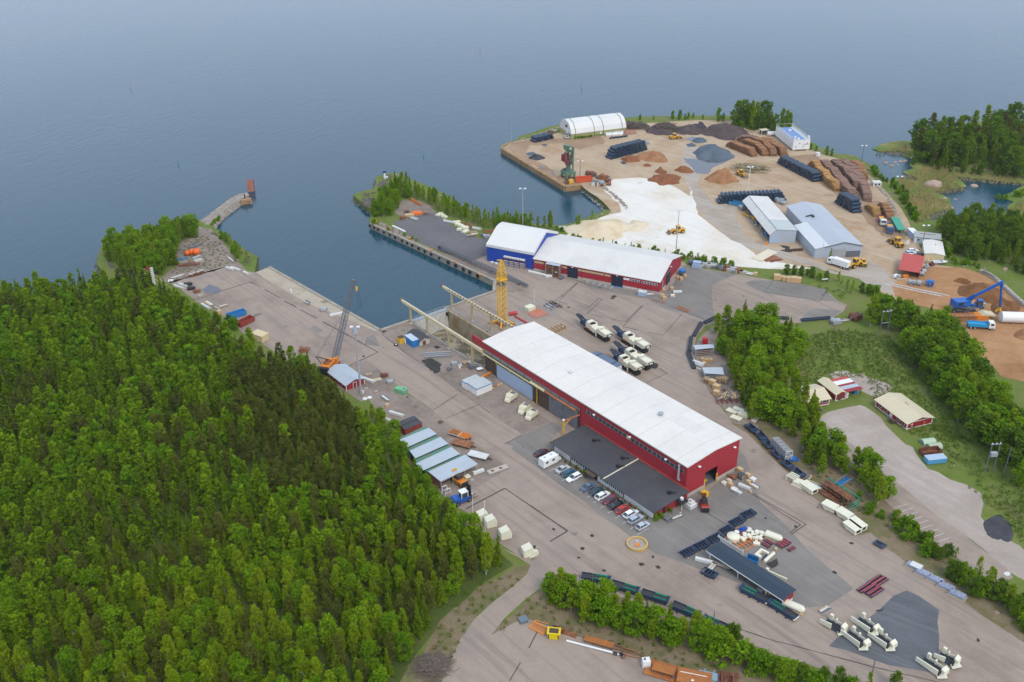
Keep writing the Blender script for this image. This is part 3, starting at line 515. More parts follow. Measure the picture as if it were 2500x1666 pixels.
for k in range(24):
    a = 1.2+1.58*k
    if k == 12: plate(T,'window_infill','Y',a,1.45,7.3,1.15,M_creamy,20)
    else: win(T,'Y',a,1.48,7.3,1.15,20,paint('window_frame_grey',(.33,.31,.29),.6),name='window')
PS(T,'downpipe',M_red,('c',(20.4,20.12,3.5),(20.4,20.12,9.9),.09),('c',(40.1,20.15,3.4),(40.1,20.15,9.9),.12),('c',(.3,20.1,.5),(.3,20.1,9.9),.08))
P(T,'flue_pipe',M_steel,('c',(2.4,20.45,5.2),(2.4,20.45,9.6),.28,10),('c',(2.4,20.45,5.2),(2.4,20.1,4.9),.28,10),('b',2.0,2.8,20.0,20.4,4.6,4.9))
for u,v,f in ((34.1,20.2,'Y'),(20.1,20.2,'Y'),(7,20.2,'Y')): P(T,'wall_lamp',M_white,('c',(u,v+.25,8.7),(u,v+.25,8.95),.45,10,.15),('r',(u,v-.2,8.85),(u,v+.2,8.9),.1))
for v in (15.9,2.3): P(T,'wall_lamp',M_white,('c',(-.4,v,8.5),(-.4,v,8.75),.45,10,.15),('r',(0,v,8.7),(-.4,v,8.7),.1))
# faint old letters high on the long wall
mbl = MB()
for k in range(17):
    u = 37-2.15*k
    if k % 3: mbl.b(u,u+.16,20.0,20.03,8.9,9.6); mbl.b(u+.16,u+.6,20.0,20.03,9.1+.2*(k % 2),9.25+.2*(k % 2))
mbl.build('faded_wall_mark',paint('dull_red',(.21,.016,.024),.6,.1),T)['kind'] = 'stuff'
P(T,'corrugated_strip',paint('sea_green_sheet',(.25,.31,.30),.5,.5,.7,relief=.35),('b',40.5,84.9,19.75,19.95,6.35,7.55))
for k in range(11): P(T,'strip_mullion',M_rustd,('b',41+4*k,41.15+4*k,19.95,20.02,6.35,7.55))
P(T,'white_panel',M_lblue,('b',61,78.3,20.1,20.35,.25,5.0))
PS(T,'panel_seam',M_grey,('b',61.2,71,20.35,20.38,1.75,1.8),('b',71.3,71.36,20.35,20.38,.3,4.9),('b',66.0,66.05,20.35,20.38,.3,4.9))
PS(T,'timber_wall',M_brown,('b',40.3,85,19.7,19.9,0,6.3),('b',78.4,78.8,19.9,20.3,0,6.2),('b',59.3,60.9,19.9,20.1,0,6.2))
for u0,u1,mt in ((53.6,58.0,M_brown),(47.4,53.5,M_wood),(41.0,47.3,M_wood)): PS(T,'sliding_door',mt,('b',u0,u1,20.0,20.25,.15,6.1))
P(T,'door_track_beam',M_creamy,('c',(55,20.6,6.45),(61.5,20.6,6.45),.45,10))
P(T,'door_track_beam',rust('orange_steel',(.50,.17,.07),(.36,.13,.06)),('c',(41.5,20.6,6.45),(54.98,20.6,6.45),.36,8))
P(T,'crane_rail',M_creamy,('b',61.6,91,20.25,20.6,5.75,6.15))
for u in (58.6,65,71.5,78.3): P(T,'rail_post',M_yel,('b',u,u+.22,20.3,20.55,.05 if u < 60 else 4.9,5.75))
PS(T,'entrance_post',M_yel,('b',-.12,.06,7.85,8.25,0,2.6),('b',-.12,.06,12.6,13.0,0,2.6))
# jib crane by the timber doors
T = thing('jib_crane','small yellow wall jib crane at the corner of the dark annex roof','crane',hw(41.3,25.2),HA)
P(T,'post',M_yel,('b',-.2,.2,-.2,.2,0,5.0)); P(T,'arm',rust('orange_steel',0,0),('r',(0,0,4.9),(-1.2,-5.0,5.6),.3,.4)); P(T,'brace',M_yel,('r',(0,0,3.2),(-.5,-2.2,5.1),.2)); P(T,'hoist',M_white,('b',-.3,.3,-.2,.3,5.05,5.5))

# ---- office annex
T = thing('office_annex','low office wing with black felt roof, white window band and red end','building',hw(-.8,20.05),HA)
L,Wd = 38.3,12
P(T,'wall',M_white,('b',0.25,L-.25,Wd-.3,Wd,0,2.55)); PS(T,'end_wall',M_redw,('x',[(0.02,0),(Wd+.02,0),(Wd+.02,2.55),(0.02,3.1)],0,.25),('x',[(0.02,0),(Wd+.02,0),(Wd+.02,2.55),(0.02,3.1)],L-.25,L))
rf = P(T,'roof',M_felt,('x',[(0,3.12),(Wd+.9,2.58),(Wd+.9,2.75),(0,3.35)],-.6,17.35),('x',[(0,3.22),(Wd+.9,2.64),(Wd+.9,2.82),(0,3.45)],17.65,L+.5))
P(rf,'roof_step',M_cream,('x',[(0,3.2),(Wd+.9,2.62),(Wd+.9,2.86),(0,3.52)],17.36,17.64))
P(rf,'flashing',paint('red_flashing',(.5,.07,.05),.6),('b',-.4,L+.3,.01,.22,3.3,3.62))
for u,v in ((31.3,3.6),(20.4,3.4),(18.6,6.7),(2.2,4.6)): P(rf,'roof_vent',M_black,('b',u-.5,u+.3,v-.5,v+.4,3.0,3.85),('c',(u-1.2,v-1.4,3.6),(u-.2,v-.2,3.5),.22))
P(rf,'roof_edge',paint('moss_edge',(.22,.17,.05),.9,.5),('b',L+.5,L+.75,0,Wd+.9,2.62,3.0))
def wrow(u0,u1,n,z,hh,name):
    w = (u1-u0)/n
    for k in range(n): win(T,'Y',u0+k*w+.08,w-.16,z,hh,Wd,M_white,M_glass,name)
wrow(31.5,37.6,5,1.85,.42,'high_window'); wrow(23.8,31.0,8,.95,1.3,'window'); wrow(11,19.6,11,.95,1.3,'window'); wrow(.8,10.6,11,1.85,.42,'high_window')
for u in (31.2,23.5,10.8): P(T,'wall_post',M_redw,('b',u-.1,u+.1,Wd,Wd+.14,0,2.5))
P(T,'entrance_canopy',M_brown,('b',20,23.4,Wd,Wd+2.2,2.1,2.4)); P(T,'entrance_door',M_dark,('b',20.6,22.8,Wd-.02,Wd+.06,0,2.05))
P(T,'sign_plate',M_cblue,('b',17.2,17.9,Wd+.05,Wd+.2,1.75,2.45))
P(T,'end_canopy',M_black,('b',-2.4,-.02,2.2,4.6,2.3,2.5)); PS(T,'canopy_post',M_cream,('r',(-2.2,4.4,0),(-2.2,4.4,2.3),.12),('r',(-2.2,2.4,0),(-2.2,2.4,2.3),.12))
P(T,'end_door',M_dark,('b',-.05,.02,8.0,9.0,0,2.0)); P(T,'air_unit',M_white,('b',-1.4,-.7,3.0,3.7,2.52,3.2))

# ---- dry dock: walls,floor,gate and the two crane rails on columns
M_dockw = rust('dock_wall',(.40,.33,.22),(.27,.17,.07),.48,.64,.25,.9)
mb = MB(); mb.b(79,126.4,19.58,20.2,-7,.12); mb.b(79,126.4,4.6,5.22,-7,.12); mb.b(78.6,79,4.6,20.2,-7,.05)
struct(mb.build('dock_wall',M_dockw,None,hw(0,0),HA))
mb = MB(); mb.b(79,126.4,5.2,19.6,-7.2,-6.6); struct(mb.build('dock_floor',ground('dock_floor',[(.35,(.05,.042,.03)),(.48,(.12,.10,.07)),(.56,(.33,.29,.21)),(.75,(.40,.36,.28))],.16,1.0),None,hw(0,0),HA))
T = thing('dock_gate','white steel gate closing the dry dock off from the basin','gate',hw(126.5,5.0,-6.6),HA)
P(T,'gate_plate',rust('gate_white',(.60,.60,.56),(.45,.38,.28),.55,.75,.2),('b',0,.7,.2,14.6,0,6.9))
for k in range(7): P(T,'stiffener',M_wdirty,('b',-.12,0,1.0+2.1*k,1.15+2.1*k,.2,6.8))
P(T,'walkway',M_steel,('b',-.2,1.6,.2,14.6,6.9,7.0))
P(T,'railing',M_steel,*[('r',(x,.2,z),(x,14.6,z),.06) for x in (-.1,1.5) for z in (7.5,8.0)],*[('r',(x,.2+2.06*k,7),(x,.2+2.06*k,8),.06) for x in (-.1,1.5) for k in range(8)])
rnd = random.Random(5)
for k in range(15):
    for v in (8.2,12.2,16.2):
        u = 81+k*3.0+rnd.uniform(-.3,.3)
        if u > 108 and rnd.random() < .7: continue
        o = P(None,'keel_block',M_conc if rnd.random() < .6 else M_wood,('b',-.5,.5,-.2,.2,0,.5),loc=hw(u,v+rnd.uniform(-.3,.3),-6.6),rz=HA+rnd.uniform(-.2,.2))
        tag(o,'small block standing on the floor of the drained dry dock','block','keel blocks in the dry dock')
def rail(v,tip,end,cols,mat,nm,lab):
    T = thing('crane_runway',lab,'crane runway',hw(end,v),HA)
    P(T,'beam',M_creamy if nm else M_creamy,('b',0,tip-end-1.2,-.35,.35,6.5,7.4),('y',[(tip-end-1.2,6.5),(tip-end,6.9),(tip-end,7.4),(tip-end-1.2,7.4)],-.35,.35))
    P(T,'rail',M_wdirty,('b',0,tip-end,-.08,.08,7.4,7.55)); P(T,'end_stop',M_rust,('b',tip-end-.1,tip-end+.9,-.3,.3,6.9,7.6))
    P(T,'cable_tray',M_lblue,('b',0,tip-end-4,-.62,-.45,6.2,6.3))
    if nm:
        for k in range(22): P(T,'rust_patch',M_rust,('b',2+1.7*k,2.7+1.7*k,-.36,.36,7.05,7.41))
    for u in cols:
        c = P(T,'column',rust('cream_column',(.55,.45,.24),(.42,.25,.12),.56,.75,.5),('b',u-end-.35,u-end+.35,-.25,.25,.3,6.5)); P(c,'footing',M_conc,('b',u-end-.7,u-end+.7,-.6,.6,-.1,.3))
rail(20.8,131.3,85.2,(126.1,116,103.4,90.3),0,0,'cream crane runway on four columns along the near side of the dry dock')
rail(3.4,131.5,89,(126.3,114.3,103.4),0,1,'rust-spotted cream crane runway along the far side of the dry dock')
T = thing('dock_railing','grey pipe railing along the near edge of the dry dock','railing',hw(79,20.9),HA)
P(T,'rail',M_steel,('r',(5,0,1),(46,0,1),.07),('r',(5,0,.55),(46,0,.55),.06)); [P(T,'post',M_steel,('r',(5+2.56*k,0,0),(5+2.56*k,0,1),.07)) for k in range(17)]
T = thing('dock_railing','grey pipe railing along the far edge of the dry dock','railing',hw(92,4.2),HA)
P(T,'rail',M_steel,('r',(0,0,1),(34,0,1),.07),('r',(0,0,.55),(34,0,.55),.06)); [P(T,'post',M_steel,('r',(2.43*k,0,0),(2.43*k,0,1),.07)) for k in range(15)]
T = thing('low_wall','short white wall with a red coping behind the white hall roof','wall',hw(96,-6.6),HA)
P(T,'panel',M_white,('b',0,7,-.2,.2,0,3)); P(T,'coping',M_red,('b',-.1,7.1,-.35,.35,3,3.4))

# ---- harbour shed,red,and the tall blue hall against it
T = thing('harbour_shed','long red shed with a broad pale roof and black double doors','building',(8.6,342.2),-.4555)
L,Wd,h,rh = 50.2,26.4,4.9,3.5
gable(T,L,Wd,h,rh,M_red,M_wroof2,.35,.2)
PS(T,'plinth',M_conc,('b',-.02,L+.06,-.06,.1,0,.9),('b',L-.1,L+.05,-.05,Wd,0,.7))
for a,b_ in ((14,18.3),(31.7,36.2)):
    w = (b_-a)/2
    for k in range(2): P(T,'door_leaf',M_navydoor,('b',a+k*w+.04,a+(k+1)*w-.04,-.16,-.05,.05,4.2))
    P(T,'door_lamp',M_white,('c',(a+w,-.5,4.45),(a+w,-.5,4.6),.3,8,.1))
for a,b_ in ((.3,4.1),(11.6,13.7),(18.2,28.6),(29,31.2)): plate(T,'cream_panel','y',a,b_-a,3.35,.75,paint('old_cream_panel',(.50,.42,.24),.7,.6,.8),0)
plate(T,'white_panel','y',36.4,2.2,3.3,.75,M_white,0)
for k in range(4): win(T,'y',38.6+1.05*k,.95,3.3,.8,0)
for k in range(6): win(T,'y',43.4+1.02*k,.95,3.25,.85,0)
for k in range(2): P(T,'gable_door_leaf',M_navydoor,('b',L+.05,L+.16,7.9+2.4*k,10.2+2.4*k,.05,4.6))
P(T,'door_rail',M_dgrey,('b',L+.05,L+.3,4.5,16,4.7,4.9)); P(T,'flue_pipe',M_steel,('c',(L+.35,2.6,1.6),(L+.35,2.6,4.8),.22))
P(T,'wall_lamp',M_white,('c',(L+.3,12,6.2),(L+.3,12,6.45),.35,8,.1)); P(T,'downpipe',M_red,('c',(19.9,-.1,0),(19.9,-.1,4.8),.08)); P(T,'white_skirting',M_white,('b',36.3,45,-.12,-.02,.35,.5))
P(T,'door_sill',M_cblue,('b',31.6,36.4,-.5,-.1,.03,.12))
T = thing('blue_hall','tall bright blue hall with a white mansard roof at the pier','building',(-9.5,351.8),-.4555)
L,Wd,h,rh = 20.2,23,6.2,4.8
P(T,'wall',M_blue,('x',[(0,0),(Wd,0),(Wd,h),(Wd/2,h+rh),(0,h)],0,L))
P(T,'roof',M_tent,('x',[(-.25,h-.1),(-.25,h+.95),(2.4,h+2.1),(9,h+rh+.3),(Wd/2,h+rh+.55),(Wd-9,h+rh+.3),(Wd+.25,h+.9),(Wd+.25,h-.1),(Wd-.02,h+.02),(Wd/2,h+rh+.02),(.02,h+.02)],-.2,L+.1))
P(T,'roof_band',paint('off_white_band',(.66,.66,.63),.5),('b',-.25,L+.12,-.32,-.26,h-.12,h+.8))
# ---- grey warehouse,its lean-to,and the open shed beside it
T = thing('grey_warehouse','large grey steel warehouse with a low lean-to near the log piles','building',(137.5,352.7),1.65)
L,Wd,h,rh = 45,14.9,4.7,1.7
gable(T,L,Wd,h,rh,M_grey,M_groof,.3,.18)
P(T,'lean_to_wall',M_grey,('x',[(Wd+.02,0),(18.7,0),(18.7,4.0),(Wd+.02,4.65)],0,24.6)); P(T,'lean_to_roof',paint('pale_sheet',(.60,.62,.63),.45,.2),('x',[(Wd-1.4,5.2),(18.9,4.05),(18.9,4.2),(Wd-1.4,5.35)],-.3,24.8))
P(T,'gable_panel',M_dgrey,('b',-.08,0,.4,6.2,0,2.6)); PS(T,'sliding_door',paint('greige_door',(.34,.35,.35),.6),('b',-.12,-.02,6.3,11.4,0,3.6))
P(T,'gable_trim',M_dgrey,('r',(-.35,-.3,4.7),(-.35,Wd/2,6.45),.12,.3),('r',(-.35,Wd/2,6.45),(-.35,Wd,4.75),.12,.3)); P(T,'lean_to_plinth',M_steel,('b',-.05,24.7,18.72,19.0,0,.7))
P(T,'roof_hatch',M_black,('x',[(9.5,6.35),(12.2,5.75),(12.2,5.85),(9.5,6.5)],29.5,30.3),('b',27.6,29.2,9.4,10.2,6.2,6.75))
T = thing('open_storage_shed','white-roofed storage shed with an open side facing the white sand','building',(115.5,367.3),1.64)
L,Wd = 39,10.8
P(T,'wall',M_grey,('x',[(0,0),(Wd,0),(Wd,3.9),(8.5,6.0),(0,5.3)],0,.25),('x',[(0,0),(Wd,0),(Wd,3.9),(8.5,6.0),(0,5.3)],L-.25,L),('b',.25,L-.25,0,.25,0,5.3),('b',.25,L-.25,4.4,4.6,0,5.5))
rf = P(T,'roof',M_wroof2,('x',[(-.3,5.3),(8.48,6.05),(8.48,6.2),(-.3,5.5)],11,L+.3)); P(T,'roof_section',paint('sage_sheet',(.45,.50,.47),.5,.2),('x',[(-.3,5.3),(8.48,6.05),(8.48,6.2),(-.3,5.5)],-.3,10.98))
for k in range(3): P(T,'roof_flap',M_wroof2,('x',[(8.5,6.05),(11.1,3.75),(11.1,3.9),(8.5,6.2)],-.3+13.2*k,12.75+13.2*k))
PS(T,'roof_seam',M_dgrey,('b',-.3,L+.3,8.4,8.6,6.2,6.28),('x',[(8.5,6.0),(11.1,3.7),(11.1,3.86),(8.5,6.16)],12.78,12.88),('x',[(8.5,6.0),(11.1,3.7),(11.1,3.86),(8.5,6.16)],25.98,26.08))
for k in range(7): P(T,'post',M_steel,('b',6.4*k+.05,6.4*k+.3,10.4,10.65,0,3.95))
P(T,'front_panel',M_lblue,('b',-.08,0,7.4,10.7,.1,3.2))
rnd = random.Random(3)
for k in range(26):
    mt = rnd.choice([M_steel,M_rust,M_wdirty,M_dgrey,M_wood,M_cblue]); x = 3+rnd.random()*34; y = 6.5+rnd.random()*3.6; s = rnd.uniform(.4,1.1)
    o = P(None,'stored_part',mt,('b',-s,s,-s*.6,s*.6,0,s*.7),('c',(-s*.6,0,s*.7),(s*.6,0,s*1.1),s*.3),loc=(lambda p: ((115.5,367.3)[0]+p[0],(115.5,367.3)[1]+p[1],0))(rot2((x,y),1.64)),rz=rnd.uniform(0,3)); tag(o,'machine part stored under the open side of the white-roofed shed','machine part','parts stored in the open shed')

# ---- round-roofed white tent hall
T = thing('tent_hall','white fabric tent hall on olive walls with green straps at the lake edge','building',(32.7,512.2),.367)
L,Wd = 33,15.4; prof = [(0,3.0),(.9,5.2),(3.6,7.9),(Wd/2,8.9),(Wd-3.6,7.9),(Wd-.9,5.2),(Wd,3.0)]
P(T,'wall',M_olive,('b',0,L,0,Wd,0,3.0)); P(T,'cover',M_tent,('x',[(-.15,2.7),(-.1,3.0)]+[(y+(-.1 if y < 7 else .1),z) for y,z in prof[1:-1]]+[(Wd+.1,3.0),(Wd+.15,2.7)],-.05,L+.05))
for x in (2.6,13.8,19.3,30.6): P(T,'strap',M_green,*[('r',(x,a[0]*1.02-.15,a[1]+.06),(x,b_[0]*1.02-.15,b_[1]+.06),.3,.1) for a,b_ in zip(prof,prof[1:])],('b',x-.18,x+.18,-.12,-.02,0,3.1))
P(T,'doorway',M_white,('b',-.12,-.04,4.0,6.6,0,4.2)); P(T,'vent_opening',M_dark,('b',-.14,-.05,5.0,7.4,5.0,6.3))
for k in range(9):
    u = 3+random.Random(k).random()*26
PS(T,'base_panel',paint('olive_dark',(.16,.22,.07),.9),('b',3,9.5,-.1,-.02,0,1.1),('b',14.2,18.9,-.1,-.02,0,1.0),('b',22,27,-.1,-.02,0,1.3))
P(T,'side_door',M_white,('b',17.2,18.1,-.1,-.02,.3,2.1))
T = thing('guard_booth','little grey booth with dark windows by the white tent hall door','booth',(29.7,512.2),.367)
P(T,'body',M_wdirty,('b',0,3.2,0,2.2,.6,2.5)); P(T,'roof',M_dgrey,('b',-.25,3.45,-.25,2.45,2.5,2.65)); [P(T,'window',M_glass,('b',.3+1.4*k,1.4+1.4*k,-.05,.01,1.3,2.1)) for k in range(2)]; P(T,'support',M_black,('b',.1,.4,.1,2.1,0,.6),('b',2.8,3.1,.1,2.1,0,.6))

# ---- ship superstructure standing ashore
T = thing('deckhouse','white ship deckhouse with a blue deck standing on blocks by the lake','deckhouse',(154.3,488.8),1.672)
L,Wd,h = 26,9,5.6
hl = P(T,'hull_block',M_white,('b',0,L,0,Wd,.8,4.9),('b',0,L,0,.12,4.9,5.9),('b',0,L,Wd-.12,Wd,4.9,5.9),('b',0,.12,0,Wd,4.9,5.9))
P(T,'deck',paint('blue_deck',(.16,.27,.50),.6,.3),('b',.2,L-.2,1.2,Wd-1.2,4.9,5.0))
P(T,'railing',M_white,*[('r',(0,y,z),(L,y,z),.07) for y in (.1,Wd-.1) for z in (6.4,6.8)],*[('r',(2*k,y,5.9),(2*k,y,6.8),.07) for y in (.1,Wd-.1) for k in range(14)],('r',(L,.1,6.8),(L,Wd-.1,6.8),.07))
for y in (.8,Wd-.9): P(T,'vent_post',M_white,('c',(.8,y,4.9),(.8,y,7.6),.55,10))
P(T,'vent_post',M_white,('c',(2.2,5.6,4.9),(2.2,5.6,6.2),.7,10),('c',(19,4,4.9),(19,4,5.7),.8,10))
for k in range(9):
    P(T,'porthole',M_glass,('c',(2+2.7*k,Wd-.02,3.3),(2+2.7*k,Wd+.05,3.3),.3,8))
for k in range(4): P(T,'end_porthole',M_glass,('c',(.02,1.5+2*k,2.3 if k % 2 else 4.0),(-.05,1.5+2*k,2.3 if k % 2 else 4.0),.28,8))
P(T,'step_rail',M_dgrey,('r',(-.1,.4,3.6),(-.1,3.6,3.4),.12))
for x in (.8,8,16,24): PS(T,'support_block',M_conc,('b',x-.6,x+.6,.3,1.6,0,.8),('b',x-.6,x+.6,Wd-1.6,Wd-.3,0,.8))
T = thing('kiosk','tiny cream-roofed lookout hut below the trees on the point','hut',(136.2,517.1),.3)
P(T,'roof',M_beige,('b',-.4,4.2,-.3,3,2.3,2.5)); P(T,'wall',M_brown,('b',.2,3.6,.2,2.6,0,2.3)); P(T,'post',M_white,('r',(-.2,-.1,0),(-.2,-.1,2.3),.15),('r',(4,-.1,0),(4,-.1,2.3),.15))

# ---- cabins on the east side
T = thing('cream_cabin','pale yellow cabin with a white roof behind the parked white cars','cabin',(168,347.3),1.265)
L,Wd = 14,7.1; gable(T,L,Wd,2.5,.5,paint('pale_yellow',(.68,.56,.32),.6),M_wroof,.25,.14)
P(T,'chimney',M_dgrey,('c',(L*.62,Wd*.4,2.7),(L*.62,Wd*.4,3.4),.15)); [win(T,'Y',1.5+2.6*k,1.2,1,1,Wd) for k in range(3)]
T = thing('site_barrack','long light grey barrack with a grey roof behind the cream cabin','cabin',(172.7,362.8),1.225)
L,Wd = 6.2,10; P(T,'wall',M_lblue,('b',0,L,0,Wd,0,2.5)); rf = P(T,'roof',paint('sage_grey_roof',(.36,.38,.36),.6,.3),('x',[(-.2,2.5),(Wd+.2,2.5),(Wd+.2,2.7),(-.2,2.75)],-.2,L+.2)); P(rf,'rust_streak',M_rust,('b',L*.62,L*.72,2,Wd-2,2.75,2.78)); [win(T,'x',Wd-2.2-2*k,1,1,1,0) for k in range(2)]; P(T,'door',M_white,('b',-.06,0,Wd-.9,Wd-.1,0,2.1))
T = thing('storage_container','tall white container standing at the left end of the grey barrack','container',(166.6,369.7),1.62)
P(T,'body',M_lblue,('b',0,6,0,2.5,0,2.5)); P(T,'roof',M_white,('b',-.05,6.05,-.05,2.55,2.5,2.62)); P(T,'door',M_white,('b',-.06,0,.2,2.3,.15,2.35))
T = thing('red_roof_shed','open shed with a plain red roof beside the soil yard','shed',(152.6,331.2),1.118)
L,Wd = 14.3,7.8
P(T,'roof',paint('coral_roof',(.46,.07,.055),.6,.15,.2),('y',[(-.4,2.6),(L,3.6),(L,3.75),(-.4,2.75)],0,Wd)); P(T,'back_wall',M_brown,('b',L*.55,L*.58,.4,Wd-.4,0,3.0),('b',1,L*.55,.3,.5,0,2.9))
[P(T,'post',M_brown,('r',(x,y,0),(x,y,2.8),.18)) for x in (.2,L*.5) for y in (.4,Wd/2,Wd-.4)]

# ---- small red houses on the meadow
T = thing('red_house','long red wooden house with a beige roof and white corners on the meadow','house',(119.8,233.6),1.9242)
L,Wd = 13.3,8.7; gable(T,L,Wd,2.25,1.2,M_redw,M_beige,.55,.14)
[PS(T,'corner_board',M_white,('b',x-.12,x+.12,y-.12,y+.12,0,2.2)) for x in (0,L) for y in (0,Wd)]; PS(T,'skirting',M_white,('b',-.06,L,Wd,Wd+.07,.1,.35),('b',-.07,0,0,Wd,.1,.35),('b',-.07,0,0,Wd,2.15,2.32))
for a in (.9,3.2,8.3,10.8): win(T,'Y',a,1.1,.85,1.0,Wd)
P(T,'door',M_white,('b',6.1,7.2,Wd,Wd+.08,.15,2.1)); P(T,'door_step',M_wood,('b',5.8,7.5,Wd,Wd+1,0,.2)); P(T,'gable_door',M_white,('r',(-.08,7.0,.3),(-.08,7.0,1.9),.12),('r',(-.08,7.6,1.5),(-.08,6.7,1.6),.1)); P(T,'orange_sign',paint('orange_sign',(.8,.2,.03),.6),('b',-.1,0,2.5,2.9,.9,1.6))
[P(T,'vent_pipe',M_dgrey,('c',(x,3.4,2.9),(x,3.4,3.8),.1)) for x in (6.6,7.4)]
def back(p,d,a): return (p[0]-d*math.cos(a),p[1]-d*math.sin(a))
a0 = 0.279
T = thing('red_house','red house with a beige roof half hidden behind birches','house',back((93.5,244.3),13,a0),a0)
L,Wd = 13,8; gable(T,L,Wd,2.25,1.2,M_redw,M_beige,.5,.14); [win(T,'y',a,1.5,.9,.95,0) for a in (2,5,7.3,10.7)]; PS(T,'skirting',M_white,('b',0,L,-.07,0,.1,.35)); [PS(T,'corner_board',M_white,('b',x-.12,x+.12,-.1,.12,0,2.2)) for x in (0,L)]; P(T,'dish',M_white,('c',(9.6,-.3,1.7),(9.6,-.4,1.7),.35,10))
T = thing('red_cabin','narrow red cabin with a beige roof between the house and the striped carport','cabin',(99.3,247.4),1.9242)
L,Wd = 8.5,3.4; gable(T,L,Wd,2.3,.75,M_redw,M_beige,.35,.12); [PS(T,'corner_board',M_white,('b',-.1,.1,y-.1,y+.1,0,2.25)) for y in (0,Wd)]; P(T,'door',M_brown,('b',-.08,0,Wd*.4,Wd*.75,.1,2.1)); PS(T,'skirting',M_white,('b',-.07,0,0,Wd,.05,.25)); [P(T,'white_steps',M_white,('b',-.3-.02*k,.3-.02*k,-.9,-.2,.3+.5*k,.5+.5*k)) for k in range(4)]
T = thing('carport','open carport with a red and white striped roof beside the cabin','carport',(104.9,249.5),1.9242)
L,Wd = 8,6.6
for k,(f0,f1,mt) in enumerate(((0,.2,M_redw),(.2,.42,M_lroof),(.42,.55,M_redw),(.55,.82,M_white),(.82,1,paint('coral_roof',0)))): P(T,'roof_strip',mt,('b',L*f0-.3,L*f1-.32,0,Wd,2.35,2.45))
[P(T,'post',M_brown,('r',(x,y,0),(x,y,2.35),.15)) for x in (.2,L-.6) for y in (.3,Wd-.3)]; P(T,'stored_crate',M_cblue,('b',1,2,.6,1.8,0,1)); P(T,'back_wall',M_dark,('b',L-.6,L-.45,.3,Wd-.3,0,2.3))
# ---- hut by the crawler crane
T = thing('red_hut','small red hut with a light grey roof below the lattice crane','hut',(-45.7,258.6),2.2535)
L,Wd = 11.2,6.4; gable(T,L,Wd,1.95,1.0,M_redw,M_lroof,.4,.12); [win(T,'Y',a,1.0,.8,.8,Wd) for a in (2,4.6,7.6,9.6)]; [PS(T,'corner_board',M_white,('b',-.1,.1,y-.1,y+.1,0,1.95)) for y in (0,Wd)]; P(T,'door_frame',M_white,('b',-.07,0,2.7,2.85,0,1.8),('b',-.07,0,3.9,4.05,0,1.8),('b',-.07,0,2.7,4.05,1.8,1.95))
# ---- block house,blue container and yellow box by the dock
T = thing('block_house','whitewashed block house with a black gable roof beside the blue container','hut',(-27.3,284.5),2.2)
L,Wd = 7.2,3.9; gable(T,L,Wd,1.95,.8,paint('limewash',(.52,.46,.40),.9,.4),M_felt,.35,.16); P(T,'door',paint('brown_door',(.13,.045,.03),.6),('b',-.06,0,1.6,2.7,0,1.6))
def container(nm,lab,loc,rz,mat,top,L=6.06,Wd=2.44,h=2.5):
    T = thing(nm,lab,'container',loc,rz); b_ = P(T,'body',mat,('b',0,L,0,Wd,.05,h)); P(T,'roof',top,('b',.02,L-.02,.02,Wd-.02,h,h+.05))
    n = int(L/.45)
    P(T,'side_ribs',mat,*[('b',.15+k*L/n,.36+k*L/n,Wd,Wd+.05,.15,h-.12) for k in range(n)],*[('b',.15+k*L/n,.36+k*L/n,-.05,0,.15,h-.12) for k in range(n)])
    [P(T,'door_bar',mat,('r',(-.04,y,.15),(-.04,y,h-.15),.06)) for y in (.4,.9,1.5,2.0)]; return T
container('blue_container','bright blue container with a pale rust-flecked top beside the block house',(-30.7,282.7),2.2,M_cblue,rust('pale_blue_top',(.50,.60,.68),(.35,.2,.1),.66,.72,.5),5.2)
T = thing('yellow_box','yellow steel box with a dark lid left of the blue container','box',(-35.4,285.2),2.2); P(T,'body',M_yel,('b',0,2.2,0,2.2,0,1.9)); P(T,'lid',M_brown,('b',.1,2.1,.1,2.1,1.9,1.96)); P(T,'prop',M_white,('r',(-.5,.3,0),(0,.2,1.5),.25,.1))
# ---- white flat-topped modules
def module(lab,u,v,l,w,h):
    T = thing('white_module',lab,'module',hw(u,v),HA); P(T,'wall',M_white,('b',0,l,0,w,0,h)); P(T,'roof',rust('module_top',(.50,.54,.55),(.42,.40,.32),.5,.75,.6),('b',-.1,l+.1,-.1,w+.1,h,h+.1)); P(T,'blue_trim',M_cblue,('b',-.14,-.1,-.1,w+.1,h-.1,h+.14),('b',-.1,l+.1,w+.1,w+.14,h-.1,h+.14)); P(T,'corner_post',M_white,('b',l*.95,l,w,w+.03,0,h-.1))
module('larger white module with a grey top and blue trim beside the hall',73.7,25.7,4.7,5.8,2.4); module('smaller white module with blue trim behind the larger one',78.6,26.4,2.4,5.4,2.3)
# ---- blue-roofed box by the hall
T = thing('blue_roof_annexe','slate blue flat-roofed box standing against the far side of the hall','module',hw(56.2,-12),HA)
P(T,'wall',M_wdirty,('b',0,11.2,0,4.6,0,2.9)); P(T,'roof',paint('slate_blue_roof',(.10,.15,.22),.5,.2),('b',-.1,11.3,-.1,4.7,2.9,3.05)); [P(T,'roof_rib',M_navy,('b',x,x+.2,-.12,4.72,3.05,3.18)) for x in (2.2,9)]
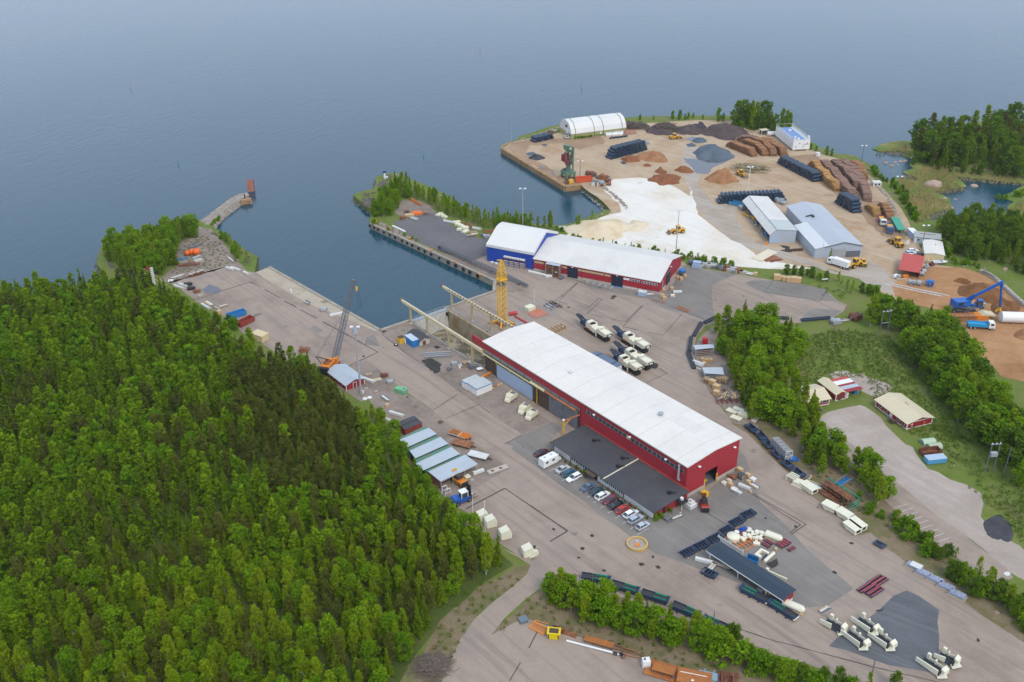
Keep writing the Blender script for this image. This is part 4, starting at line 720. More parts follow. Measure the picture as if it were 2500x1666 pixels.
# ---- green container row with steel roofs between,open shed at the end
def flat(lab,nm,cat,q,z,th,mat,under=None,post=None):
    c = (sum(p[0] for p in q)/4,sum(p[1] for p in q)/4); T = thing(nm,lab,cat,c,0); l = [(p[0]-c[0],p[1]-c[1]) for p in q]
    P(T,'roof',mat,('z',l,z,z+th))
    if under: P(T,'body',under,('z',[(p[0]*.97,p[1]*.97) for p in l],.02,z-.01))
    if post: [P(T,'post',post,('r',(p[0]*.95,p[1]*.95,0),(p[0]*.95,p[1]*.95,z),.15)) for p in l]
    return T
GQ = [[(-31.2,223.5),(-23.6,229.3),(-21.2,226.2),(-29.4,219.3)],[(-28,218.1),(-20.1,224.7),(-17.7,221.4),(-26.2,214.6)],[(-25.9,212.2),(-16.8,219.8),(-14.3,216.5),(-23.6,209.1)]]
for q,w in zip([[p for p in reversed(g)] for g in GQ],('nearest the black-topped container','in the middle of the row','next to the open forklift shed')): flat('pale steel roof bay between green containers, '+w,'roofed_bay','shed',q,2.9,.12,M_lroof,M_dark)
gc = [([(-31.7,224.8),(-25.2,230.6),(-23.8,229.5),(-31.1,223.8)],'behind the first roof bay'),([(-29.6,220),(-21.4,226.2),(-20.1,224.9),(-28.1,218.5)],'between first and second roof bays'),([(-26.5,214.6),(-18,221.5),(-16.8,220.2),(-25.9,213)],'between second and third roof bays'),([(-23.5,209.7),(-14.5,216.9),(-13.4,216.1),(-22.2,208.9)],'beside the open forklift shed')]
for q,w in gc: flat('weathered green container with rust patches '+w,'green_container','container',q[::-1],2.45,.12,M_teal,M_teal)
o4,o4b = (-18.8,204.5),(-22.2,208.5)
T = thing('forklift_shed','open-fronted shed with a pale steel roof and faded red side','shed',o4,0.676)
L,Wd = 11.7,5.2
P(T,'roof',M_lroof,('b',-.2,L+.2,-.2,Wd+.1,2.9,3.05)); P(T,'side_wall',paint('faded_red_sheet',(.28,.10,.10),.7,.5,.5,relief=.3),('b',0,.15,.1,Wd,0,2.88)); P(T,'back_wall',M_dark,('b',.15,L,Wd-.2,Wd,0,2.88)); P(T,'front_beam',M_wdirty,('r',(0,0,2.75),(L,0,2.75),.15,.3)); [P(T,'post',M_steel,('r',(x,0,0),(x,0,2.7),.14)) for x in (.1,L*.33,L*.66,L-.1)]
q = [(-32.9,232.8),(-28.4,236.3),(-25.7,232.6),(-30.3,228.9)]
T = flat('rusty red container with a two-part black roof at the head of the row','red_container','container',q[::-1],2.5,.12,M_felt,M_cred); P(T,'roof_seam',M_black,('r',tuple(mid(q[0],q[3])[i]-T.location[i] for i in (0,1))+(2.66,),tuple(mid(q[1],q[2])[i]-T.location[i] for i in (0,1))+(2.66,),.2,.1))
# ---- long open shelter with a navy roof
T = thing('storage_shelter','long open storage shelter with a dark navy roof and red end wall','shelter',(62,163.3),2.2655)
L,Wd = 21,3.7
P(T,'roof',M_navyroof,('x',[(-.6,2.75),(1.7,2.95),(4.2,2.4),(4.2,2.52),(1.7,3.07),(-.6,2.87)],-.3,L+.4)); P(T,'end_wall',M_redw,('x',[(0,.7),(Wd,.7),(Wd,2.45),(1.6,2.9),(0,2.75)],0,.18)); P(T,'plinth',M_white,('b',-.02,.2,-.02,Wd+.02,0,.7)); P(T,'fascia',M_white,('b',-.3,L+.4,4.2,4.26,2.28,2.5)); P(T,'corner_post',M_white,('b',-.05,.2,Wd-.1,Wd+.05,0,2.4)); P(T,'back_wall',M_brown,('b',.2,L-4,0,.15,0,2.7))
for x in (4.6,12.4,20.6): P(T,'trestle',M_white,('r',(x,3.6,0),(x,3.6,2.4),.16),('r',(x,3.6,1.2),(x-1,3.9,2.4),.1),('r',(x,3.6,1.2),(x+1,3.9,2.4),.1))
T2 = thing('white_fence_panel','low white board fence along the back of the navy-roofed shelter','fence',(54.1,178.3),2.2655); P(T2,'board_wall',M_wdirty,('b',0,7.5,0,.15,.1,1.3)); [P(T2,'post',M_white,('r',(1.8*k,.0,0),(1.8*k,0,1.6),.12)) for k in range(5)]
# ---- rack shelters along the hedge
for lab,q,zz in (('steel bar rack under a pale flat roof beside the red bin',[(58.9,273.7),(65.2,274.8),(65.3,277.2),(58.7,276.6)],2.6),('timber rack under a pale flat roof among stacked pallets',[(59.2,259),(65.1,258.1),(65.5,262.6),(59.1,262.5)],2.4)):
    T = flat(lab,'rack_shelter','rack',q,zz,.1,M_lroof,None,M_steel); l = [(p[0]-T.location[0],p[1]-T.location[1]) for p in q]
    for z in (.5,1.1,1.7): P(T,'shelf',M_steel,('z',[(p[0]*.85,p[1]*.85) for p in l],z,z+.08)); P(T,'bars',M_wood if zz < 2.5 else M_rust,*[('r',tuple(l[0][i]*.8*(1-f)+l[3][i]*.8*f for i in (0,1))+(z+.15,),tuple(l[1][i]*.8*(1-f)+l[2][i]*.8*f for i in (0,1))+(z+.15,),.14) for f in (.1,.35,.6,.9)])

# ================================================================ VEHICLES AND MACHINES
M_rim = paint('wheel_rim',(.45,.46,.47),.35,.2); M_hub = paint('yellow_hub',(.62,.40,.05),.5,.3)
M_lred = paint('tail_lamp',(.45,.02,.02),.3,.1); M_ind = paint('machine_yellow',(.70,.36,.02),.45,.3,.5)
M_cream2 = paint('machine_cream',(.74,.71,.55),.42,.25,.6); M_orange = paint('machine_orange',(.70,.22,.02),.5,.35,.6)
M_sgreen = paint('belt_green',(.02,.30,.20),.5,.2); M_belt = paint('belt_rubber',(.035,.036,.038),.8,.2)
M_oran2 = rust('orange_rust',(.42,.15,.03),(.30,.10,.035),.4,.7,.4)
def wheel(T,x,y,r,w,hub=None,name='wheel'):
    o = P(T,name,M_tyre,('c',(x,y-w/2,r),(x,y+w/2,r),r,14)); s = 1 if y > 0 else -1
    P(o,'rim',hub or M_rim,('c',(x,y+s*(w/2-.04),r),(x,y+s*(w/2+.015),r),r*.58,10)); return o
def car(lab,loc,rz,col,kind='hatch',L=4.5,name='car',rough=.25):
    """nose points along +x"""
    m = paint('car_%.2f_%.2f_%.2f' % col,col,rough,.06,1.0); T = thing(name,lab,'car',loc,rz,'cars'); l = L/2; w = .9
    def ring(x,hw_,z0,z1): return [(x,-hw_*.92,z0),(x,hw_*.92,z0),(x,hw_,z0+.22),(x,hw_*.97,z1-.1),(x,hw_*.84,z1),(x,-hw_*.84,z1),(x,-hw_*.97,z1-.1),(x,-hw_,z0+.22)]
    tz = {'sedan': .95,'hatch': .92,'wagon': .95}[kind]
    mb = MB(); loft(mb,[ring(-l,.72,.38,.78),ring(-l+.15,.86,.26,tz),ring(-l*.55,w,.24,.96),ring(.2,w,.24,.95),ring(l*.5,w,.24,.9),ring(l-.35,.84,.26,.74),ring(l,.66,.36,.62)])
    mb.build('body',m,T,smooth=False)
    x0,x1,x2,x3 = {'sedan': (-l*.72,-l*.32,l*.12,l*.46),'hatch': (-l*.94,-l*.66,l*.12,l*.5),'wagon': (-l*.95,-l*.76,l*.08,l*.46)}[kind]
    zt = 1.46; g = MB(); b0,t0 = .80,.62
    g.add([(x0,-b0,.93),(x0,b0,.93),(x3,b0,.9),(x3,-b0,.9),(x1,-t0,zt-.04),(x1,t0,zt-.04),(x2,t0,zt-.03),(x2,-t0,zt-.03)],[(3,2,1,0),(4,5,6,7),(0,1,5,4),(1,2,6,5),(2,3,7,6),(3,0,4,7)])
    g.build('glasshouse',M_glass,T)
    r_ = MB(); loft(r_,[[(x1-.05,-t0-.03,zt-.08),(x1-.05,t0+.03,zt-.08),(x1-.02,t0-.05,zt)  ,(x1-.02,-t0+.05,zt)],[(x2+.05,-t0-.03,zt-.07),(x2+.05,t0+.03,zt-.07),(x2+.02,t0-.05,zt+.01),(x2+.02,-t0+.05,zt+.01)]]); r_.build('roof',m,T)
    for s in (-1,1): P(T,'pillar',m,('r',(x0,s*b0*.99,.93),(x1,s*t0,zt-.05),.09,.06),('r',(x3,s*b0*.99,.9),(x2,s*t0,zt-.05),.08,.05),('r',((x1+x2)/2,s*(b0-.01),.93),((x1+x2)/2,s*t0,zt-.05),.08,.05))
    for x in (-l*.6,l*.62):
        for s in (-1,1): wheel(T,x,s*.8,.32,.2)
    for s in (-1,1): P(T,'tail_light',M_lred,('b',-l-.01,-l+.12,s*.58-.14,s*.58+.14,.66,.8)); P(T,'headlight',M_white,('b',l-.3,l-.12,s*.55-.15,s*.55+.15,.56,.68))
    P(T,'number_plate',M_white,('b',-l-.03,-l+.02,-.26,.26,.5,.62)); return T
IN,OUT = HA-math.pi/2,HA+math.pi/2     # nose to the offices,nose to the road
G2 = paint
for lab,p,rz,col,kind,L in (
  ('dark maroon saloon car parked farthest from the tower gable, beside the motorhome',(7.8,220.2),IN,(.06,.012,.022),'sedan',4.6),
  ('silver saloon car parked next to the motorhome',(13.3,212.5),IN,(.48,.49,.50),'sedan',4.5),
  ('petrol blue hatchback between the silver saloon and the white estate',(14.8,210.7),IN,(.012,.09,.16),'hatch',4.3),
  ('white estate car parked nose out before the office entrance',(16,208.7),OUT,(.80,.80,.80),'wagon',4.7),
  ('blue-grey saloon car right of the office entrance',(19.6,204.7),IN,(.10,.15,.22),'sedan',4.7),
  ('dark teal saloon car beside the blue-grey saloon',(21.6,202.8),IN,(.012,.045,.065),'sedan',4.4),
  ('white hatchback between the dark teal and the plum cars',(22.9,200.9),IN,(.80,.80,.80),'hatch',4.6),
  ('plum red estate car left of the black saloon',(24.6,199.1),OUT,(.15,.022,.045),'wagon',4.6),
  ('black saloon car left of the bright red hatchback',(26,197.1),IN,(.008,.012,.014),'sedan',4.6),
  ('bright red hatchback in the office car row',(27.5,195.3),IN,(.42,.025,.015),'hatch',4.3),
  ('white coupe-like hatchback right of the red hatchback',(29.3,193.5),IN,(.80,.81,.83),'hatch',4.6),
  ('silver-blue estate car second from the end of the row',(30.3,191.4),IN,(.38,.43,.48),'wagon',4.7),
  ('small silver hatchback at the right end of the office car row',(31.7,188.7),IN,(.46,.50,.54),'hatch',4.0),
  ('white car parked farthest back beside the cream cabin',(159.6,356.8),.1,(.80,.80,.80),'wagon',4.7),
  ('white and blue estate car between two white cars by the cream cabin',(157.8,354.5),.12,(.55,.60,.72),'wagon',4.7),
  ('white car parked nearest the red roof, beside the cream cabin',(156.9,351.4),.08,(.80,.80,.80),'sedan',4.6),
  ('black car half hidden at the corner of the cream cabin',(161.3,352.4),.3,(.01,.011,.013),'hatch',4.2)):
    car(lab,p,rz,col,kind,L)
T = thing('motorhome','white motorhome parked beside the maroon saloon','motorhome',(10,215.8),IN)
mb = MB()
def rg(x,w,z0,z1): return [(x,-w,z0),(x,w,z0),(x,w,z1-.2),(x,w-.2,z1),(x,-w+.2,z1),(x,-w,z1-.2)]
loft(mb,[rg(-3.2,1.1,.45,2.75),rg(-3.1,1.12,.4,2.85),rg(1.4,1.12,.4,2.9),rg(2.2,1.02,.4,2.55)]); mb.build('body',M_white,T)
mb = MB(); loft(mb,[rg(2.2,1.0,.4,2.3),rg(2.75,.95,.4,1.5),rg(3.3,.85,.4,1.1)]); mb.build('cab',M_white,T)
P(T,'windscreen',M_glass,('y',[(2.22,2.3),(2.85,1.45),(2.95,1.45),(2.3,2.35)],-.85,.85)); [P(T,'side_window',M_glass,('b',x,x+.9,s*1.12-.02,s*1.12+.02,1.5,2.1)) for x in (-2.4,-.2) for s in (-1,1)]; [P(T,'roof_hatch',M_grey,('b',x-.3,x+.3,-.3,.3,2.88,2.97)) for x in (-1.9,.3)]
[wheel(T,x,s*.95,.34,.22) for x in (-1.9,2.5) for s in (-1,1)]

def loader(lab,loc,rz,s=1.0,name='wheel_loader'):
    T = thing(name,lab,'wheel loader',loc,rz,'wheel loaders'); 
    P(T,'rear_body',M_ind,('y',[(-3.4*s,.8*s),(-.4*s,.8*s),(-.4*s,1.9*s),(-3.2*s,2.05*s),(-3.5*s,1.5*s)],-.95*s,.95*s)); P(T,'engine_grille',M_black,('b',-3.56*s,-3.4*s,-.7*s,.7*s,1.1*s,1.8*s))
    P(T,'cab',M_glass,('b',-1.3*s,.1*s,-.75*s,.75*s,1.9*s,3.1*s)); P(T,'cab_roof',M_ind,('b',-1.45*s,.25*s,-.85*s,.85*s,3.1*s,3.3*s)); [P(T,'cab_post',M_ind,('r',(x*s,y*s,1.9*s),(x*s,y*s,3.1*s),.12*s)) for x in (-1.3,.1) for y in (-.75,.75)]
    P(T,'front_frame',M_ind,('b',-.4*s,1.9*s,-.6*s,.6*s,.8*s,1.6*s)); [P(T,'lift_arm',M_ind,('r',(.8*s,y*s,1.8*s),(3.3*s,y*s,.8*s),.25*s,.4*s)) for y in (-.5,.5)]
    P(T,'bucket',rust('bucket_steel',(.16,.11,.07),(.25,.16,.09)),('y',[(3.0*s,1.3*s),(3.2*s,.3*s),(4.2*s,.1*s),(4.25*s,.2*s),(3.5*s,.5*s),(3.2*s,1.35*s)],-1.45*s,1.45*s))
    [wheel(T,x*s,y*s,.8*s,.55*s,M_hub) for x in (-2.3,1.2) for y in (-1.1,1.1)]; return T
loader('yellow wheel loader driving towards the dark heaps near the lake',(88.5,511.3),.25,.95); loader('yellow wheel loader working beside the large brown chip heap',(111.1,449.6),-1.1,.95); loader('yellow wheel loader out on the white sand',(69,378.7),-2.928,1.0)
loader('yellow wheel loader beside the green trailer near the white cars',(155.3,363.8),1.841,1.1); loader('yellow wheel loader parked behind the white box lorry',(131.8,342.9),-2.6,1.05); loader('smaller yellow loader parked at the corner of the grey warehouse',(135.8,344.9),1.5,.8)
def truck(lab,loc,rz,bed,cab,L=8.0,inside=None,box=False,cat='lorry',nm='tipper_lorry'):
    T = thing(nm,lab,cat,loc,rz); l = L/2
    P(T,'chassis',M_black,('b',-l,l-.4,-.5,.5,.6,.95)); hh = 3.1 if box else 2.1
    if box: P(T,'box_body',bed,('b',-l,l-2.2,-1.25,1.25,1.0,3.3)); P(T,'box_trim',M_steel,('b',-l-.02,l-2.18,-1.27,1.27,.98,1.06))
    else:
        P(T,'tipper_bed',bed,('b',-l,l-2.2,-1.25,-1.15,1.0,hh),('b',-l,l-2.2,1.15,1.25,1.0,hh),('b',l-2.3,l-2.2,-1.15,1.15,1.0,hh+.4),('b',-l,-l+.1,-1.15,1.15,1.0,hh-.1),('b',-l+.1,l-2.3,-1.15,1.15,1.0,1.15)); P(T,'load_floor',inside or bed,('b',-l+.12,l-2.32,-1.13,1.13,1.16,hh-.35))
    P(T,'cab',cab,('y',[(l-1.95,.7),(l,.7),(l,1.7),(l-.25,2.75),(l-1.95,2.85)],-1.2,1.2)); P(T,'windscreen',M_glass,('y',[(l+.02,1.75),(l-.21,2.65),(l-.25,2.65),(l-.02,1.75)],-1.05,1.05)); [P(T,'side_window',M_glass,('b',l-1.5,l-.5,s*1.2-.02,s*1.2+.02,1.75,2.5)) for s in (-1,1)]; P(T,'bumper',M_dgrey,('b',l-.1,l+.08,-1.2,1.2,.4,.8))
    [wheel(T,x,s*1.05,.5,.32) for x in (l-.9,-l+1.0,-l+2.3) for s in (-1,1)]; return T
truck('white box lorry parked by the scrubby tree',(125.9,343.4),2.327,M_white,M_white,8.6,box=True,nm='box_lorry')
truck('magenta tipper lorry with an orange-lined bed',(157.6,387.5),-1.754,paint('magenta',(.24,.02,.17),.5),M_wdirty,8.0,M_ind); truck('blue tipper lorry with an orange-lined bed',(157.9,378.6),-1.868,paint('lorry_blue',(.03,.09,.28),.45),paint('lorry_blue',0),7.6,M_ind)
truck('white-cabbed tipper lorry with a bright blue bed on the orange soil',(158.6,291.6),-0.176,paint('sky_blue_bed',(.02,.29,.55),.5),M_white,8.6)
T = thing('green_trailer','long teal green flatbed frame with rusty patches beside the tipper lorries','trailer',(162.7,382.9),1.432)
P(T,'deck',rust('teal_deck',(.04,.35,.24),(.25,.12,.06),.62,.70,.5),('b',-7,7.5,-1.6,1.6,1.5,1.75)); [P(T,'bolster',M_green,('b',x-.15,x+.15,-1.6,1.6,1.1,1.5)) for x in (-5,0,5)]; P(T,'drawbar',M_green,('r',(-7,0,1.4),(-9.5,0,.6),.3)); [wheel(T,x,s*1.2,.5,.35) for x in (3.5,5) for s in (-1,1)]; P(T,'front_leg',M_green,('r',(-6,-1,0),(-6,-1,1.5),.25),('r',(-6,1,0),(-6,1,1.5),.25))
# blue material handler with its long arm over the soil
T = thing('material_handler','large blue material handler with a long arm reaching over soil heaps','excavator',(157.7,304.4),0)
def rel(p): return (p[0]-T.location[0],p[1]-T.location[1])
bx0 = rel((154.9,305.8)); bx1 = rel((161.6,304.3)); ha = math.atan2(bx1[1]-bx0[1],bx1[0]-bx0[0])
P(T,'undercarriage',M_dgrey,('b',-4.2,4.2,-1.8,1.8,.7,1.5),('y',[(-4.6,.6),(-3,2.2),(3,2.2),(4.8,.6),(4.8,.9),(3,2.5),(-3,2.5),(-4.6,.9)],-2.3,-1.7),rz=ha); [wheel(T,x*math.cos(ha)-y*math.sin(ha),x*math.sin(ha)+y*math.cos(ha),.9,.6,M_dgrey) for x in (-3.2,3.2) for y in (-2,2)]
bl = paint('handler_blue',(.012,.11,.42),.4,.2)
P(T,'slew_ring',M_black,('c',(0,0,1.5),(0,0,2.8),1.2,14)); P(T,'upper_body',bl,('b',-3.6,1.6,-1.7,1.7,2.8,4.6),rz=.2); P(T,'counterweight',bl,('b',-4.4,-3.6,-1.6,1.6,2.9,4.9),rz=.2); P(T,'grille',M_black,('b',-3.2,-1.4,-1.74,-1.68,3.2,4.4),rz=.2)
e0 = (1.2,.4,4.4); p1 = rel((166.8,300.1)); p2 = rel((170,303.1)); ang = math.atan2(p1[1],p1[0])
pm = (p1[0]*.28,p1[1]*.28,6.6)
P(T,'boom',bl,('r',e0,pm,.8,1.2),('r',pm,p1+(13.2,),.65,.95)); P(T,'stick',bl,('r',p1+(13.4,),(p1[0]+.15*(p2[0]-p1[0]),p1[1]+.15*(p2[1]-p1[1]),11.2),.75,.9),('r',(p1[0]+.1*(p2[0]-p1[0]),p1[1]+.1*(p2[1]-p1[1]),11.8),p2+(2.2,),.6,.75)); P(T,'stick_lettering',M_white,('r',(p1[0]+.32*(p2[0]-p1[0])+.1,p1[1]+.32*(p2[1]-p1[1])-.33,9.6),(p1[0]+.5*(p2[0]-p1[0])+.1,p1[1]+.5*(p2[1]-p1[1])-.33,7.5),.3,.05)); P(T,'boom_cylinder',M_black,('c',(1.6,.2,3.2),(pm[0]*.9,pm[1]*.9,5.6),.22))
P(T,'cab',M_glass,('b',3.9,5.6,-2.3,-.6,3.0,5.0)); P(T,'cab_frame',bl,('b',3.8,5.7,-2.4,-.5,5.0,5.2),('b',3.8,5.7,-2.4,-.5,2.85,3.0),('r',(1.5,-1,3.2),(3.9,-1.4,3.0),.4,.5))
P(T,'grab',M_ind,('c',p2+(2.3,),p2+(1.5,),.5),*[('r',p2+(1.5,),(p2[0]+1.3*math.cos(a),p2[1]+1.3*math.sin(a),.5),.5,.6) for a in (0,1.57,3.14,4.71)])
T = thing('bucket_attachment','blue and grey digging bucket lying before the material handler','bucket',(165.3,308),0); P(T,'shell',bl,('y',[(-1.6,0),(-1.2,1.6),(.2,1.9),(-.2,0)],-1.3,1.3)); P(T,'face',M_steel,('b',-.1,1.6,-1.2,1.2,.1,1.6)); P(T,'mouth',M_dark,('b',1.58,1.63,-.7,.5,.4,1.3))
T = thing('orange_peel_grab','bright blue orange-peel grab standing near the red-roofed shed','grab',(154.1,325.1),0); P(T,'head',paint('grab_blue',(.02,.17,.52),.45),('c',(0,0,1.6),(0,0,2.4),.6)); [P(T,'claw',paint('grab_blue',0),('r',(.4*math.cos(a),.4*math.sin(a),1.8),(1.5*math.cos(a),1.5*math.sin(a),1.9),.55,.5),('r',(1.5*math.cos(a),1.5*math.sin(a),2.0),(1.0*math.cos(a),1.0*math.sin(a),.1),.6,.35)) for a in (.3,1.55,2.8,4.05,5.3)]
# forklifts
def forklift(lab,loc,rz,col,s,mast,cabm,big=True):
    T = thing('forklift',lab,'forklift',loc,rz); P(T,'body',col,('y',[(-3.0*s,.6*s),(1.2*s,.6*s),(1.2*s,1.3*s),(-.6*s,1.5*s),(-2.6*s,1.9*s),(-3.1*s,1.4*s)],-1.1*s,1.1*s)); P(T,'counterweight',M_navy if big else M_black,('b',-3.3*s,-2.6*s,-1.05*s,1.05*s,.5*s,1.7*s)); P(T,'cab',M_glass,('b',-.9*s,.7*s,-.7*s,.7*s,1.4*s,2.7*s)); P(T,'cab_roof',cabm,('b',-1.0*s,.8*s,-.8*s,.8*s,2.7*s,2.85*s)); [P(T,'cab_post',cabm,('r',(x*s,y*s,1.4*s),(x*s,y*s,2.7*s),.14*s)) for x in (-.9,.7) for y in (-.7,.7)]
    [P(T,'mast',mast,('r',(1.5*s,y*s,.2*s),(1.4*s,y*s,4.0*s),.25*s,.35*s)) for y in (-.5,.5)]; P(T,'mast_crossbar',mast,('b',1.35*s,1.55*s,-.5*s,.5*s,3.7*s,3.95*s),('b',1.4*s,1.6*s,-.5*s,.5*s,1.0*s,3.6*s)); P(T,'carriage',M_black,('b',1.65*s,1.85*s,-1.0*s,1.0*s,.4*s,1.3*s)); [P(T,'fork',M_rust,('b',1.8*s,3.4*s,y*s-.1,y*s+.1,.2*s,.32*s)) for y in (-.5,.5)]; [wheel(T,x*s,y*s,.6*s,.4*s,M_dgrey) for x in (-2.1,.9) for y in (-.95,.95)]; return T
forklift('large blue forklift truck with a white cab and tall black mast',(-12.7,199.9),0.594,paint('forklift_blue',(.015,.09,.36),.45),1.15,M_black,M_white)
forklift('red forklift truck with its mast up beside the hall door',(48.2,196.7),1.540,paint('forklift_red',(.40,.04,.025),.5,.4),.85,M_rustd,M_black,False)
forklift('rusty yellow forklift truck parked inside the open shed',(-14.5,207.7),2.252,M_orange,.95,M_yel,M_brown,False)

# ---- cranes
def ypaint(): return paint('crane_yellow',(.78,.45,.02),.45,.25,.4)
T = thing('tower_crane','tall yellow lattice crane mast standing beside the dry dock','crane',(-3.3,297.7),HA)
cy = ypaint()
P(T,'mast',cy,('lat',(0,0,.5),(0,0,19.5),2.3,9,.26,2.1,.15)); P(T,'cat_head',cy,('lat',(0,0,19.5),(0,0,24.0),2.1,3,.24,.6,.14),('r',(0,0,24),(1.6,.6,23.6),.3,.3)); P(T,'platform',cy,('b',-1.5,1.5,-1.5,1.5,17.0,17.15)); P(T,'turntable',M_dgrey,('b',-1.3,1.3,-1.3,1.3,15.2,15.5)); P(T,'ladder',cy,('r',(-.4,-.9,.5),(-.4,-.9,19),.08),('r',(.1,-.9,.5),(.1,-.9,19),.08))
[P(T,'base_leg',cy,('r',(a*1.1,b_*1.1,1.5),(a*3.2,b_*3.2,.2),.4)) for a in (-1,1) for b_ in (-1,1)]; P(T,'base_frame',rust('crane_base',(.42,.24,.05),(.30,.13,.05)),('r',(-3.4,-3.4,.3),(3.4,3.4,.3),.5),('r',(-3.4,3.4,.3),(3.4,-3.4,.3),.5)); P(T,'ballast',M_rust,('b',-2,2,-1.6,1.6,.1,.9))
a,b_ = (-29.4,363.8),(6.1,325.8); T = thing('crane_jib','dark lattice crane jib lying along the pier behind the grass strip','crane jib',a,math.atan2(b_[1]-a[1],b_[0]-a[0])); dl = math.hypot(b_[0]-a[0],b_[1]-a[1])
P(T,'chords',M_dgrey,('lat',(2,0,1.2),(dl*.82,0,1.2),1.3,30,.14,None,.09)); P(T,'end_section',M_dgrey,('lat',(dl*.82,0,1.2),(dl,0,1.2),1.1,6,.16,.7,.1)); P(T,'nose',M_black,('lat',(0,0,1),(2,0,1.2),.5,2,.12,1.3,.1)); [P(T,'support',M_wood,('b',x,x+.4,-.8,.8,0,.5)) for x in (4,dl*.3,dl*.6,dl*.9)]
T = thing('crawler_crane','orange crawler crane with a tall black lattice boom on the west quay','crane',(-57.8,267.8),0)
bf,bt = rel((-56.6,270.7)),None
p_top = (-49.8,278.9); ht_ = 25.5; tp = rel(p_top); hd = math.atan2(tp[1],tp[0])
P(T,'track',M_rustd,('b',-3.6,3.6,-2.4,-1.5,0,1.1),rz=hd+.5); P(T,'track',M_rustd,('b',-3.6,3.6,1.5,2.4,0,1.1),rz=hd+.5); P(T,'track_frame',M_orange,('b',-1.6,1.6,-1.5,1.5,.5,1.3),rz=hd+.5)
P(T,'house',M_orange,('b',-3.9,1.9,-1.6,1.6,1.4,3.1),rz=hd+.35); P(T,'cab',M_orange,('b',.6,2.3,-2.2,-1.0,1.4,3.6),rz=hd+.35); P(T,'cab_window',M_glass,('b',2.3,2.33,-2.1,-1.1,2.2,3.4),rz=hd+.35); P(T,'counterweight',M_black,('b',-4.9,-3.9,-1.7,1.7,1.4,3.0),rz=hd+.35); P(T,'winch',M_rust,('c',(-2,-1,3.3),(-2,1,3.3),.5),('c',(-.4,-1,3.3),(-.4,1,3.3),.45),rz=hd+.35)
ft = (2.2*math.cos(hd),2.2*math.sin(hd),2.0); kk = .72; kx = tuple(ft[i]+(tp[i]-ft[i])*kk for i in (0,1))+(2+(ht_-2)*kk,)
P(T,'boom',M_dgrey,('lat',ft,kx,1.3,14,.15,1.3,.09)); P(T,'boom_tip',M_dgrey,('lat',kx,tp+(ht_,),1.25,6,.15,.7,.09),('b',tp[0]-.6,tp[0]+.6,tp[1]-.4,tp[1]+.4,ht_-.3,ht_+.5))
gm = (-3.2*math.cos(hd),-3.2*math.sin(hd)); gt = (-5.2*math.cos(hd),-5.2*math.sin(hd),7.0)
P(T,'gantry_mast',M_black,('r',ft,gt,.25),('r',gm+(3.1,),gt,.15)); P(T,'pendant',M_dgrey,('c',gt,kx,.05,5),('c',(gt[0]+.4,gt[1]+.2,gt[2]),(kx[0]+.4,kx[1]+.2,kx[2]),.05,5),('c',gt,gm+(3.2,),.06,5))
hk = (tp[0]+.9,tp[1]-.2); P(T,'hoist_rope',M_black,('c',(hk[0],hk[1],ht_),(hk[0],hk[1],16),.05,5),('c',(hk[0]+.5,hk[1],ht_-2.8),(hk[0]+1.0,hk[1],15.5),.05,5)); P(T,'hook_block',M_yel,('b',hk[0]-.3,hk[0]+.3,hk[1]-.3,hk[1]+.3,ht_-3.2,ht_-1.8))
T = thing('harbour_crane','green portal harbour crane with a red machine house on the terminal quay','crane',(27.7,449.9),-1.12)
cg = paint('crane_green',(.13,.22,.145),.55,.45,.4); cr = paint('crane_red',(.26,.02,.03),.55,.4,.4)
P(T,'portal',cg,('b',-3.4,3.4,-3.0,3.0,2.6,4.4)); [P(T,'portal_leg',cg,('b',x-.5,x+.5,y-.5,y+.5,.6,2.6)) for x in (-2.8,2.8) for y in (-2.4,2.4)]; [P(T,'bogie',M_rustd,('b',x-1.1,x+1.1,y-.45,y+.45,0,.8)) for x in (-2.8,2.8) for y in (-2.4,2.4)]; P(T,'deck_clutter',M_dgrey,('b',-2.6,-.8,-2.4,.4,4.4,5.4),('c',(1.6,-1.8,4.4),(1.6,-1.8,5.6),.6))
P(T,'tower',cg,('c',(0,0,4.4),(0,0,8.4),1.5,10,1.2)); P(T,'turntable',M_dgrey,('c',(0,0,8.4),(0,0,9.4),2.0,12)); P(T,'machine_house',cr,('b',-4.9,-.9,-1.9,1.9,9.4,13.4)); P(T,'machine_house_top',cr,('b',-3.4,-1.4,-1.2,1.2,13.4,14.6)); P(T,'cab',cr,('b',1.6,3.2,-2.4,-.6,9.0,11.2)); P(T,'cab_window',M_glass,('b',3.2,3.24,-2.3,-.7,9.6,10.9))
P(T,'a_frame',cg,('r',(-.8,-1.1,9.4),(-1.8,-.8,18.6),.5,.7),('r',(-.8,1.1,9.4),(-1.8,.8,18.6),.5,.7),('r',(-3.8,0,13.2),(-1.8,0,18.6),.45)); P(T,'counterbalance',cg,('b',-3.8,-1.0,-1.2,1.2,16.8,19.4)); P(T,'top_arm',cg,('r',(-1.6,0,19.0),(5.6,0,20.4),.9,.6),('r',(-1.2,0,16.4),(4.9,0,17.6),1.0,1.4)); P(T,'jib',cg,('lat',(2.0,0,9.2),(5.4,0,20.6),1.2,9,.26,.7,.15),('r',(5.5,0,20.6),(5.0,0,6.0),.7,.7))
P(T,'stay',M_dgrey,('r',(-1.8,0,18.4),(2.6,0,11),.2),('r',(1.2,0,10),(4.6,0,10.4),.5)); P(T,'stair',M_dgrey,('r',(3.4,1.2,2.6),(1.2,1.8,8.4),.5,.12))
T.scale = (.86,.86,.8)
